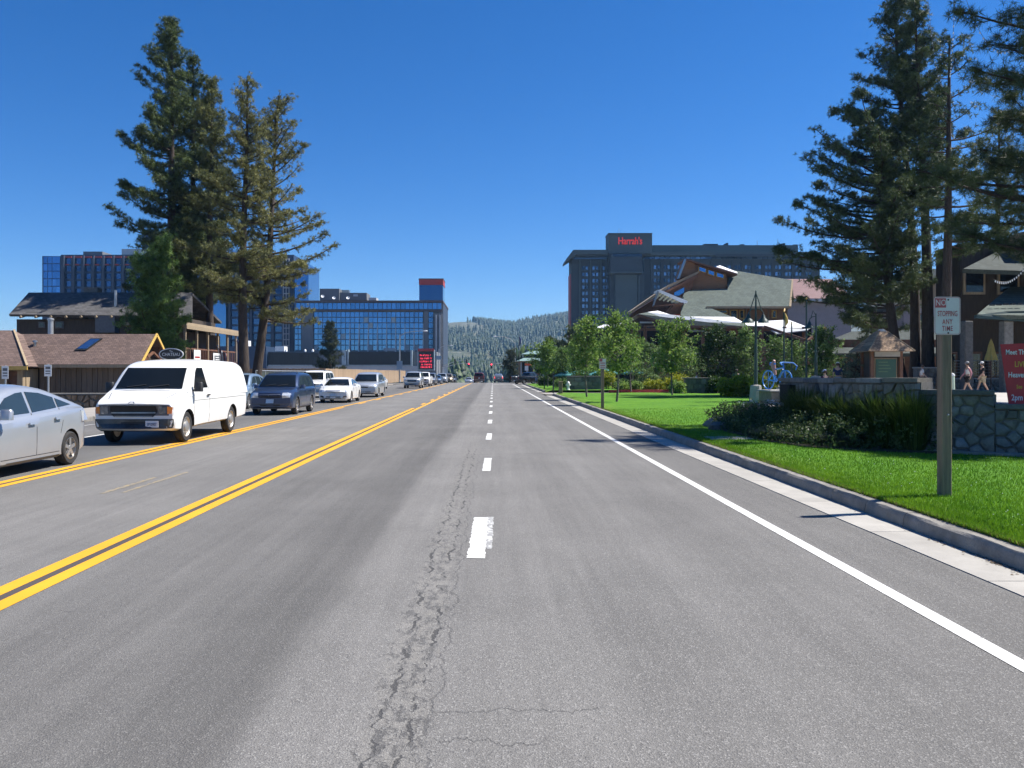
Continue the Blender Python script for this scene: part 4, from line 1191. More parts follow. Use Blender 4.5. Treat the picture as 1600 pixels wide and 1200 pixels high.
def stone_face(parent, a, b, z0, z1, size, mat, seed, proud=.05, gap=.012, topfn=None):
    """irregular stones, each one an object, packed on the upright face from a to b (xy points, face looks to the left of a->b)"""
    r = random.Random(seed)
    a, b = Vector((a[0], a[1], 0)), Vector((b[0], b[1], 0))
    L = (b - a).length; u = (b - a) / L; nrm = Vector((u.y, -u.x, 0))
    hgt = z1 - z0
    pts = []
    ny = max(1, round(hgt / (size * .8))); nx = max(1, round(L / size))
    for j in range(ny):
        for i in range(nx):
            pts.append(((i + .5 + r.uniform(-.38, .38) + .5 * (j % 2)) * L / (nx + .5), (j + .5 + r.uniform(-.34, .34)) * hgt / ny))
    for i, p in enumerate(pts):
        poly = [(0, 0), (L, 0), (L, hgt), (0, hgt)]
        for j, q in enumerate(pts):
            if i == j: continue
            dx, dy = q[0] - p[0], q[1] - p[1]
            d = sqrt(dx * dx + dy * dy)
            if d > size * 3.2 or d < 1e-6: continue
            k = .5 * d - gap
            poly = clip_poly(poly, p[0] + dx / d * k, p[1] + dy / d * k, dx / d, dy / d)
            if len(poly) < 3: break
        if len(poly) < 3: continue
        cx = sum(v_[0] for v_ in poly) / len(poly); cy = sum(v_[1] for v_ in poly) / len(poly)
        pr = proud * r.uniform(.5, 1.35)
        vs, fs = [], []
        n = len(poly)
        for (s_, dpt) in ((1.0, -.04), (.97, pr * .55), (.80, pr * .95)):
            for v_ in poly:
                x_ = cx + (v_[0] - cx) * s_; y_ = cy + (v_[1] - cy) * s_
                w_ = a + u * x_ + nrm * (dpt + (r.uniform(-.008, .008) if s_ < 1 else 0))
                vs.append((w_.x, w_.y, z0 + y_))
        w_ = a + u * cx + nrm * pr
        vs.append((w_.x, w_.y, z0 + cy))
        for k in range(2):
            for i2 in range(n):
                j2 = (i2 + 1) % n
                fs.append((k * n + i2, k * n + j2, (k + 1) * n + j2, (k + 1) * n + i2))
        for i2 in range(n): fs.append((2 * n + i2, 2 * n + (i2 + 1) % n, 3 * n))
        MB().add(vs, fs).build('stone', mat, parent, sm=50)

def quad_slab(mb, p, th, m=0):
    """a roof plane: polygon p thickened downward along its normal"""
    p = [Vector(q) for q in p]
    n = (p[1] - p[0]).cross(p[-1] - p[0]).normalized()
    if n.z < 0: n = -n
    mb.prism(p, -n * th, m)
    return mb

def shingles(name, c, row=.16, col=.3, var=.3):
    g = NT(name)
    x, y, z = g.xyz()
    br = g.n('ShaderNodeTexBrick')
    br.inputs['Scale'].default_value = 1.0
    br.inputs['Brick Width'].default_value = col; br.inputs['Row Height'].default_value = row
    br.inputs['Mortar Size'].default_value = .012
    br.inputs['Color1'].default_value = (*[k * (1 - var) for k in c], 1); br.inputs['Color2'].default_value = (*[min(1, k * (1 + var)) for k in c], 1)
    br.inputs['Mortar'].default_value = (*[k * .45 for k in c], 1)
    cmb = g.n('ShaderNodeCombineXYZ')
    g.lk(g.math('ADD', x, g.math('MULTIPLY', y, .13)), cmb.inputs[0]); g.lk(g.math('MULTIPLY', z, 1.4), cmb.inputs[1])
    g.lk(cmb.outputs[0], br.inputs['Vector'])
    c2 = g.mix(1.0, br.outputs['Color'], g.mapr(g.noise(.7, 4), .3, .7, .85, 1.12), 'MULTIPLY')
    g.col(c2); g.set(Roughness=.9)
    g.bump(br.outputs['Fac'], -.6, .02)
    return g.mat
MAT['brown_shingle'] = shingles('brown_roof_shingle', (.155, .105, .088), .14, .25, .22)
MAT['dark_shingle'] = shingles('charcoal_roof_shingle', (.085, .082, .082), .2, .35)
MAT['green_shingle'] = shingles('green_roof_shingle', (.088, .112, .096), .22, .4, .18)
MAT['cedar_shingle'] = shingles('cedar_roof_shingle', (.28, .19, .12), .13, .16, .35)
MAT['mauve'] = M('mauve_stucco', (.26, .235, .245), .9, var=.08, scale=1, bump=.1)
MAT['mauve_roof'] = M('red_brown_metal_roof', (.17, .085, .08), .6, var=.12, scale=1)
MAT['dark_wood'] = M('dark_stained_boards', (.060, .046, .036), .8, var=.3, scale=2, stretch=(6, 6, .6), bump=.3, bscale=20, orand=.22)
MAT['tan_wood'] = M('weathered_tan_boards', (.30, .23, .15), .85, var=.2, scale=2, stretch=(6, 6, .5), bump=.3, bscale=25, orand=.15)
MAT['warm_wood'] = M('warm_cedar_siding', (.27, .135, .062), .7, var=.22, scale=2, stretch=(.6, .6, 8), bump=.2, bscale=18, orand=.1)
MAT['log_wood'] = M('red_brown_timber', (.15, .07, .04), .7, var=.25, scale=3, bump=.2, bscale=25)
MAT['fence_wood'] = M('pale_fence_boards', (.33, .235, .15), .85, var=.18, scale=1.5, stretch=(4, 4, .4), bump=.2, bscale=25, orand=.16)
MAT['yellow_trim'] = M('yellow_trim_paint', (.62, .40, .10), .6, var=.12, scale=4)
MAT['brown_wall'] = M('brown_board_siding', (.155, .115, .085), .85, var=.2, scale=2, stretch=(5, 5, .5), bump=.25, bscale=25, orand=.16)
MAT['white_trim'] = M('white_painted_metal', (.80, .80, .79), .45, var=.05, scale=2)
MAT['grey_metal'] = M('galvanised_steel', (.42, .44, .45), .45, .6, var=.12, scale=4)
MAT['black_metal'] = M('black_painted_steel', (.02, .021, .022), .5, var=.2, scale=4)
MAT['green_metal'] = M('dark_green_painted_steel', (.022, .05, .044), .45, var=.15, scale=4)
MAT['dark_glass'] = glassmat('dark_window_glass', (.012, .016, .022), .05)
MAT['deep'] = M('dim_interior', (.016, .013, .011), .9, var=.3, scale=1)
MAT['signwhite'] = M('sign_white', (.78, .78, .76), .5, var=.05)
MAT['signblack'] = M('sign_dark', (.028, .024, .022), .5, var=.15)

# ------------------------------------------------------------------ left: brown cabin with yellow trim
def cabin_l():
    t = empty('roadside_cabin', (-24, 49, .12), 0, 'low brown cabin with shingled roof and yellow trimmed gable behind the van', 'building')
    P = lambda x, y, z: (x + 24, y - 49, z - .12)
    xr = -20.65
    ze, zr = 2.24, 4.12
    rf = MB()
    quad_slab(rf, [P(xr, 48.45, ze), P(xr, 50.8, zr), P(-40, 50.8, zr), P(-40, 48.45, ze)], .09)
    rf.build('roof', MAT['brown_shingle'], t)
    quad_slab(MB(), [P(xr, 53.15, ze), P(xr, 50.81, zr), P(-40, 50.81, zr), P(-40, 53.15, ze)], .09).build('roof', MAT['brown_shingle'], t)
    # rake boards and eave boards
    MB().bar(P(xr + .03, 48.42, ze - .07), P(xr + .03, 50.8, zr - .02), .05, .17, up=(0, 0, 1)).build('rake_board', MAT['yellow_trim'], t)
    MB().bar(P(xr + .03, 53.18, ze - .07), P(xr + .03, 50.8, zr - .02), .05, .17, up=(0, 0, 1)).build('rake_board', MAT['yellow_trim'], t)
    MB().box(*[k for k in (P(-27, 48.40, 0)[0], P(xr, 0, 0)[0], P(0, 48.40, 0)[1], P(0, 48.46, 0)[1], ze - .32, ze - .13)]).build('eave_board', MAT['tan_wood'], t)
    # gable frame, open timber
    g_ = MB(); xx = xr - .55
    g_.prism([P(xx, 48.9, .15), P(xx, 48.9, 2.15), P(xx, 50.8, 3.75), P(xx, 52.7, 2.15), P(xx, 52.7, .15)], (-.1, 0, 0))
    g_.build('gable_wall', MAT['dark_wood'], t)
    for (ya, za, yb, zb) in ((49.9, 2.0, 49.9, 3.3), (51.7, 2.0, 51.7, 3.3), (49.0, 2.3, 50.8, 3.0), (52.6, 2.3, 50.8, 3.0), (48.9, 2.2, 52.7, 2.2)):
        MB().bar(P(xr - .2, ya, za), P(xr - .2, yb, zb), .12, .12).build('gable_brace', MAT['log_wood'], t)
    # board walls
    MB().box(P(-40, 0, 0)[0], P(xx, 0, 0)[0], P(0, 49.14, 0)[1], P(0, 52.6, 0)[1], 0, 2.0).build('wall', MAT['deep'], t)
    n = 18
    for k in range(n):
        x0 = -26.9 + (26.9 - 21.25) * k / n
        MB().cbox(P(x0, 0, 0)[0] + .008, P(x0 + 5.65 / n, 0, 0)[0] - .008, P(0, 49.08, 0)[1] + .006 * (k % 3), P(0, 49.14, 0)[1], 0, 2.0, .01).build('siding_board', MAT['brown_wall'], t)
    # wing toward the road at the picture edge, hipped
    z2, zr2 = 2.10, 4.32
    w_ = MB()
    quad_slab(w_, [P(-26.55, 47.15, z2), P(-29.1, 50.3, zr2), P(-42, 50.3, zr2), P(-42, 47.15, z2)], .09)
    quad_slab(w_, [P(-26.56, 47.17, z2), P(-26.56, 53.4, z2), P(-29.1, 50.3, zr2)], .09)
    w_.build('wing_roof', MAT['brown_shingle'], t)
    MB().bar(P(-26.5, 47.1, z2 + .05), P(-29.1, 50.3, zr2 + .04), .12, .05).build('hip_cap', MAT['tan_wood'], t)
    MB().box(P(-42, 0, 0)[0], P(-26.5, 0, 0)[0], P(0, 47.08, 0)[1], P(0, 47.14, 0)[1], z2 - .32, z2 - .1).build('eave_board', MAT['yellow_trim'], t)
    MB().box(P(-42, 0, 0)[0], P(-27.0, 0, 0)[0], P(0, 47.9, 0)[1], P(0, 49.2, 0)[1], 0, z2 - .25).build('wing_wall', MAT['tan_wood'], t)
    for (xa, xb, mt) in ((-27.35, -27.0, 'tan_wood'), (-28.35, -28.0, 'tan_wood'), (-30.2, -29.85, 'tan_wood')):
        MB().cbox(P(xa, 0, 0)[0], P(xb, 0, 0)[0], P(0, 47.55, 0)[1], P(0, 47.85, 0)[1], 0, z2 - .3, .03).build('post', MAT[mt], t)
    MB().box(P(-28.0, 0, 0)[0], P(-27.4, 0, 0)[0], P(0, 47.86, 0)[1], P(0, 47.895, 0)[1], 0, z2 - .4).build('door', MAT['log_wood'], t)
    # roof furniture
    sk = at(136, 530, 50.1)
    q = [P(-25.0, 49.42, 3.05), P(-24.3, 49.42, 3.05), P(-23.75, 50.35, 3.79), P(-24.45, 50.35, 3.79)]
    q = [(a, b, c + .06) for a, b, c in q]
    fr = MB(); quad_slab(fr, q, .1); f_ = fr.build('skylight', MAT['black_metal'], t)
    c0 = sum((Vector(k) for k in q), Vector()) / 4
    quad_slab(MB(), [tuple(c0 + (Vector(k) - c0) * .82 + Vector((0, -.012, .016))) for k in q], .02).build('skylight_pane', MAT['glass_hotel'], f_)
    MB().tube([P(-27.6, 49.9, 3.1), P(-27.6, 49.9, 3.62)], .09, 10).lathe([(.16, 0), (.15, .08), (.03, .14)], 10, org=P(-27.6, 49.9, 3.58)).build('roof_vent', MAT['dull_chrome'], t, sm=40)
    MB().tube([P(-28.1, 52.6, 3.6), P(-28.1, 52.6, 5.1)], .16, 12).lathe([(.2, 0), (.2, .1), (.05, .16)], 12, org=P(-28.1, 52.6, 5.08)).build('flue_pipe', MAT['grey_metal'], t, sm=40)
MAT['glass_hotel'] = glassmat('sky_mirroring_glass', (.10, .24, .46), .07, .85, orand=.10)
cabin_l()

# low stone wall in front of it
sw_ = empty('roadside_stone_wall', (0, 0, 0), 0, 'low dark rubble stone wall between the hatchback and the white van', 'wall')
MB().box(-26, -18.45, 39.55, 40.0, .0, .68).build('wall_core', MAT['mortar'], sw_)
stone_face(sw_, (-24.5, 39.55), (-18.45, 39.55), .1, .68, .34, MAT['stone_tan'], 5, .10, .03)
MB().cbox(-26, -18.35, 39.42, 40.1, .682, .76, .02).build('coping', MAT['mortar'], sw_)
MB().box(-18.44, -18.4, 39.6, 47, .0, .66).build('wall_return', MAT['mortar'], sw_)

# ------------------------------------------------------------------ left: dark two-storey lodge
def dark_lodge():
    t = empty('timber_lodge', (-38, 76, 0), 0, 'dark two-storey timber building with sagging dark roof behind the brown cabin', 'building')
    P = lambda x, y, z: (x + 38, y - 76, z)
    el = at(14, 491, 72.5); rl = at(45, 457, 76.5); rr = at(300, 457, 76.5); er = at(300, 494, 72.5)
    m = MB(); quad_slab(m, [P(*el), P(*rl), P(*rr), P(*er)], .22); m.build('roof', MAT['dark_shingle'], t)
    m = MB(); quad_slab(m, [P(el.x, 80.5, el.z), P(rl.x, 76.52, rl.z), P(rr.x, 76.52, rr.z), P(er.x, 80.5, er.z)], .22); m.build('roof', MAT['dark_shingle'], t)
    x0, x1 = X(26, 73.4), X(300, 73.4)
    MB().box(P(x0, 0, 0)[0], P(x1, 0, 0)[0], P(0, 73.4, 0)[1], P(0, 79.6, 0)[1], 0, 6.5).build('wall', MAT['dark_wood'], t)
    for k in range(9):
        xx = X(34 + 23.5 * k, 72.6)
        MB().tube([P(xx, 72.35, 6.62), P(xx, 74, 7.0)], .11, 8).build('rafter_tail', MAT['tan_wood'], t)
    for (u0, u1, v0, v1) in ((86, 99, 502, 513), (158, 168, 505, 521), (60, 70, 503, 512)):
        f_ = MB().box(P(X(u0, 73.3), 0, 0)[0], P(X(u1, 73.3), 0, 0)[0], P(0, 73.3, 0)[1], P(0, 73.41, 0)[1], Z(v1, 73.3), Z(v0, 73.3)).build('window', MAT['cladding'], t)
        MB().box(P(X(u0 + 1.5, 73.3), 0, 0)[0], P(X(u1 - 1.5, 73.3), 0, 0)[0], P(0, 73.27, 0)[1], P(0, 73.3, 0)[1], Z(v1 - 1.5, 73.3), Z(v0 + 1.5, 73.3)).build('pane', MAT['dark_glass'], f_)
    MB().box(P(X(153, 73), 0, 0)[0], P(X(183, 73), 0, 0)[0], P(0, 72.5, 0)[1], P(0, 73.39, 0)[1], Z(520, 73), Z(494, 73)).build('wall_box', MAT['cladding'], t)
    c = at(146, 450, 78)
    MB().cbox(P(c.x - .65, 0, 0)[0], P(c.x + .65, 0, 0)[0], 1.4, 2.4, 6.5, c.z, .03).build('chimney', MAT['mortar'], t)
    c = at(179, 455, 74)
    MB().tube([P(c.x, 74.2, 7.0), P(c.x, 74.2, Z(453, 74))], .12, 8).build('flue_pipe', MAT['grey_metal'], t)
dark_lodge()

# ------------------------------------------------------------------ left: balcony building along the road
def balcony_house():
    t = empty('balcony_house', (-24.3, 70, 0), 0, 'weathered timber building with open upper balcony and hanging banners behind the pines', 'building')
    zt = 5.75
    MB().box(-5, -1.4, -5, 8, 0, 5.2).build('wall', MAT['dark_wood'], t)
    MB().box(-5.2, .35, -5.3, 8.2, zt - .28, zt - .05).build('roof', MAT['tan_wood'], t)
    MB().box(.2, .36, -5.25, 8.15, zt - .55, zt - .285).build('fascia', MAT['tan_wood'], t)
    MB().box(-1.4, .2, -5.1, 8, 2.55, 2.75).build('balcony_floor', MAT['log_wood'], t)
    for k in range(6):
        y = -5 + 2.58 * k
        MB().cbox(-.0, .18, y, y + .18, .1, zt - .3, .02).build('post', MAT['tan_wood'], t)
    MB().box(.04, .12, -5, 8, 3.62, 3.74).build('rail', MAT['log_wood'], t)
    for k in range(26):
        MB().box(.06, .1, -4.85 + .49 * k, -4.75 + .49 * k, 2.75, 3.62).build('baluster', MAT['log_wood'], t)
    MB().box(.0, .16, -5, 8, 2.2, 2.54).build('lower_fascia', MAT['yellow_trim'], t)
    b = MB().cbox(.22, .26, -3.4, -1.9, 2.3, 3.6, .01).build('banner', MAT['signwhite'], t)
    MB().box(.262, .268, -3.2, -2.1, 2.95, 3.08).build('stripe', MAT['red_lens'], b)
    MB().box(.262, .268, -2.9, -2.3, 2.55, 2.64).build('stripe', MAT['yellow_trim'], b)
    b = MB().cbox(.22, .26, 1.2, 3.4, 2.15, 3.45, .01).build('banner', MAT['signwhite'], t)
    MB().box(.262, .268, 1.45, 3.15, 2.35, 3.25).build('banner_field', MAT['cladding'], b)
    for z_ in (2.6, 2.85, 3.05): MB().box(.27, .274, 1.7, 2.9, z_, z_ + .07).build('stripe', MAT['signwhite'], b)
    for (y0, y1) in ((-4.2, -2.6), (0, 1.6), (4.4, 6)):
        f_ = MB().box(-1.4, -1.33, y0, y1, .6, 2.1).build('window', MAT['tan_wood'], t)
        MB().box(-1.33, -1.30, y0 + .12, y1 - .12, .72, 1.98).build('pane', MAT['dark_glass'], f_)
balcony_house()

# oval sign over the van
t = empty('oval_sign', (X(268, 47), 47, .15), 0, 'dark oval sign with white rim and pale lettering above the van', 'sign')
zc = Z(553.5, 47) - .15
MB().tube([(0, .06, 0), (0, .06, zc)], .07, 8).build('post', MAT['log_wood'], t)
def oval(n, a, b, y0, y1): return [(a * cos(2 * pi * k / n), y0, zc + b * sin(2 * pi * k / n)) for k in range(n)], (0, y1 - y0, 0)
p_, d_ = oval(32, .69, .345, -.06, .0); MB().prism(p_, d_).build('rim', MAT['signwhite'], t, sm=40)
p_, d_ = oval(32, .635, .295, -.075, -.055); MB().prism(p_, d_).build('board', MAT['signblack'], t, sm=40)
text('lettering', 'CHATEAU', .26, MAT['signwhite'], t, (0, -.08, zc - .02), sx=.86, sy=1.0, ext=.003)
text('lettering', 'The', .12, MAT['signwhite'], t, (0, -.08, zc + .17), ext=.003)

# small traffic signs on the far pavement
for (u, v0, v1, d, lab) in ((75, 570, 588, 34, 'narrow white parking sign on a steel post by the brown cabin wall'), (8, 572, 592, 36, 'white parking sign on a steel post at the picture edge before the cabin')):
    t = empty('parking_sign', (X(u, d), d, .15), 0, lab, 'sign', 'parking signs on the far pavement')
    z0, z1 = Z(v1, d) - .15, Z(v0, d) - .15
    MB().bar((0, .03, 0), (0, .03, z1 + .03), .05, .05).build('post', MAT['grey_metal'], t)
    b = MB().cbox(-.15, .15, -.01, .0, z0, z1, .02).build('plate', MAT['signwhite'], t)
    for (q0, q1) in ((.62, .84), (.40, .5), (.2, .28)): MB().box(-.1, .1, -.014, -.011, z0 + (z1 - z0) * q0, z0 + (z1 - z0) * q1).build('print', MAT['cladding'], b)

# flags by the pine trunks
MAT['flag_red'] = M('faded_flag_cloth', (.30, .10, .09), .9, var=.2, scale=3)
MAT['flag_white'] = M('white_flag_cloth', (.55, .52, .5), .9, var=.1, scale=3)
MAT['flag_blue'] = M('blue_flag_cloth', (.04, .06, .16), .9, var=.15, scale=3)
def drooping_flag(name, base, pole_h, tip, label, wid=1.5, drop_=1.9, lean=(.0, 0), grp='flags by the pines', stripes=True, rz=0):
    t = empty(name, base, rz, label, 'flag', grp)
    top = Vector((lean[0], lean[1], pole_h))
    MB().tube([(0, 0, 0), top], [.04, .025], 8).build('pole', MAT['grey_metal'], t)
    MB().lathe([(.01, -.06), (.07, 0), (.01, .07)], 8, org=top + Vector((0, 0, .05))).build('finial', MAT['chrome'], t)
    n = 7
    for k in range(n if stripes else 1):
        mt = [MAT['flag_red'], MAT['flag_white']][k % 2] if stripes else MAT['flag_blue']
        vs, fs = [], []
        for j in range(9):
            s_ = j / 8
            for e in (0, 1):
                q = (k + e) / (n if stripes else 1)
                x_ = .04 + wid * .42 * q * (1 - .35 * s_) + .06 * sin(9 * q + 3 * s_)
                y_ = .10 * sin(12 * q + 2 * s_)
                z_ = pole_h - .1 - drop_ * s_ - .45 * q * (1 - .3 * s_)
                vs.append((x_ + lean[0] * (1 - s_ * .4), y_, z_))
            if j: fs.append((2 * j - 2, 2 * j - 1, 2 * j + 1, 2 * j))
        MB().add(vs, fs).prism([(0, 0, -9), (0, 0.001, -9), (0, 0, -9.001)], (0.001, 0, 0)) if False else None
        o = MB().add(vs, fs).build('flag_stripe' if stripes else 'flag_cloth', mt, t, sm=60)
        sol = o.modifiers.new('thickness', 'SOLIDIFY'); sol.thickness = .012
    return t
drooping_flag('flag', (X(352, 62), 62, .1), 3.6, None, 'red and white striped flag drooping from a leaning staff by the balcony', lean=(-.55, 0))
drooping_flag('flag', (X(369, 64), 64, .1), 4.3, None, 'dark flag hanging on a white staff between the pine trunks', stripes=False)

# pipe rail and wooden fence along the far pavement
t = empty('pipe_rail_fence', (-17.2, 60, .15), 0, 'thin grey pipe rail fence with dark mesh behind the ice blue crossover', 'fence')
for k in range(8): MB().tube([(0, 2.6 * k, 0), (0, 2.6 * k, 1.75)], .035, 8).build('post', MAT['grey_metal'], t)
MB().tube([(0, 0, 1.75), (0, 18.2, 1.75)], .035, 8).build('rail', MAT['grey_metal'], t)
MB().tube([(0, 0, .3), (0, 18.2, .3)], .03, 8).build('rail', MAT['grey_metal'], t)
for k in range(7): MB().box(-.03, -.02, 2.6 * k + .05, 2.6 * k + 2.55, .32, 1.7).build('mesh_panel', M('green_privacy_mesh', (.03, .045, .04), .9, var=.1) if k == 0 else bpy.data.materials['green_privacy_mesh'], t)
t = empty('wooden_fence', (-16.6, 82, .15), 0, 'pale new board fence running behind the queue of cars', 'fence')
fb = {}
brd = MB().cbox(0, .025, 0, .285, 0, 2.02, .006).mesh('board', MAT['fence_wood'])
for k in range(250):
    y = .3 * k
    o = link('board', brd, t, (.0 + .008 * (k % 2), y, .0), None, (1, 1, R.uniform(.985, 1.02)))
for k in range(26): MB().cbox(-.13, -.02, 3 * k, 3 * k + .1, 0, 1.9, .01).build('post', MAT['fence_wood'], t)
# return of the fence, facing the camera
t2 = empty('wooden_fence', (-25, 82, .15), 0, 'short end of the pale board fence beside the lone spruce', 'fence')
for k in range(28): link('board', brd, t2, (.3 * k, .006 * (k % 2), 0), (0, 0, -pi / 2), (1, 1, R.uniform(.985, 1.02)))
MB().box(0, 8.4, .03, .08, .5, .6).build('rail', MAT['fence_wood'], t2)
# ------------------------------------------------------------------ far left: the blue glass hotel
MAT['tower_dark'] = M('dark_blue_cladding', (.026, .052, .105), .5, var=.1, scale=.3)
MAT['tower_fin'] = M('slate_fin', (.04, .062, .10), .6, var=.1, scale=.3)
MAT['glass_deep'] = glassmat('deep_blue_glass', (.03, .075, .16), .1, .8, orand=.4)
MAT['glass_bright'] = glassmat('bright_blue_glass', (.085, .215, .43), .08, .85, orand=.16)
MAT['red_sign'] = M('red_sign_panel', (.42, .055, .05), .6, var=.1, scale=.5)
MAT['red_glow'] = emit('lit_red_letters', (1.0, .05, .09), .75)
MAT['grey_conc'] = M('grey_exposed_concrete', (.155, .165, .18), .85, var=.1, scale=.3)
MAT['pale_conc'] = M('pale_concrete_fin', (.46, .48, .50), .8, var=.08, scale=.4)
MAT['brown_band'] = M('brown_metal_band', (.10, .075, .075), .6, var=.1, scale=.3)
MAT['curtain'] = M('pale_curtain', (.36, .44, .48), .8, var=.2, scale=1)

def pbox(mb, u0, u1, v0, v1, d, dep, base, back=True):
    """box whose front spans photo columns u0..u1 and rows v0..v1 at distance d, reaching dep metres back; base is the thing's place"""
    x0, x1 = X(u0, d), X(u1, d)
    mb.box(x0 - base[0], x1 - base[0], d - base[1], d + dep - base[1], Z(v1, d) - base[2], Z(v0, d) - base[2])
    return mb
def part(name, mat, parent, base, u0, u1, v0, v1, d, dep):
    return pbox(MB(), u0, u1, v0, v1, d, dep, base).build(name, mat, parent)
def panes(name, parent, base, d, us, vs, w, h, mat, out_=.12, dep=.25, pick=None):
    """a grid of window panels, each its own object, sharing one mesh"""
    k = d / F
    me = MB().cbox(-w * k / 2, w * k / 2, 0, dep, -h * k / 2, h * k / 2, .05).mesh(name, mat)
    for v_ in vs:
        for u in us:
            o = link(name, me, parent, (X(u, d) - base[0], d - out_ - base[1], Z(v_, d) - base[2]))
            if pick and R.random() < pick[0]:
                o.material_slots[0].link = 'OBJECT'; o.material_slots[0].material = pick[1]

def hotel_tower():
    d = 330.; b = (X(270, d), d, gz(330))
    t = empty('hotel_tower', b, 0, 'tall dark blue hotel slab with ribbed bays and red tipped fins behind the pines', 'building')
    V0 = 1.72 + (583) * 0  # ground is out of sight
    part('end_wall', MAT['tower_dark'], t, b, 66, 95, 400, 596, d + 1, 24)
    part('left_wing', MAT['tower_dark'], t, b, 95, 330, 398, 596, d, 22)
    part('core', MAT['glass_deep'], t, b, 222, 348, 367, 597, d + 22.5, 8)
    part('core_face', MAT['glass_bright'], t, b, 331, 353, 385, 596, d - 3, 24)
    part('right_wing', MAT['tower_dark'], t, b, 355, 459, 398, 596, d - 1, 22)
    part('corner_face', MAT['glass_bright'], t, b, 460.5, 482, 412, 596, d - 6, 20)
    part('roof_box', MAT['grey_conc'], t, b, 130, 160, 393, 398, d + 6, 8)
    part('roof_box', MAT['pale_conc'], t, b, 190, 240, 389, 398, d + 4, 8)
    # ribs with red tips, and the windows between them
    bays = [97 + 15.6 * k for k in range(15)]
    for i, u in enumerate(bays):
        part('fin', MAT['tower_fin'], t, b, u, u + 2.6, 399, 596, d - 1.4, 1.4)
        part('fin_tip', MAT['red_sign'], t, b, u + 3, u + 14.5, 400.5, 402.6, d - .5, .5)
        if i < 7: part('fin_tip', MAT['red_sign'], t, b, u + 3, u + 10, 412.5, 414.2, d - .5, .5)
    panes('window', t, b, d, [u + 8.8 for u in bays], [408 + 11.8 * k for k in range(11)], 10.5, 8.6, MAT['glass_deep'])
    bays2 = [357 + 17 * k for k in range(5)]
    for u in bays2:
        part('fin', MAT['tower_fin'], t, b, u, u + 2.6, 399, 596, d - 2.4, 1.4)
        part('fin_tip', MAT['red_sign'], t, b, u + 3, u + 16, 400.5, 402.8, d - 1.5, .5)
    panes('window', t, b, d - 1, [u + 9.6 for u in bays2], [408 + 11.8 * k for k in range(12)], 11.5, 8.6, MAT['glass_deep'])
    panes('window', t, b, d + 1, [71, 78, 85, 91], [406 + 11.8 * k for k in range(6)], 6.2, 10.8, MAT['glass_bright'])
    # stair lattice
    for k in range(16): part('stair_bar', MAT['pale_conc'], t, b, 442, 452, 404 + 9 * k, 405.3 + 9 * k, d - 2.6, .5)
    for u in (442, 446.5, 451): part('stair_post', MAT['pale_conc'], t, b, u, u + .9, 404, 550, d - 2.9, .3)
hotel_tower()

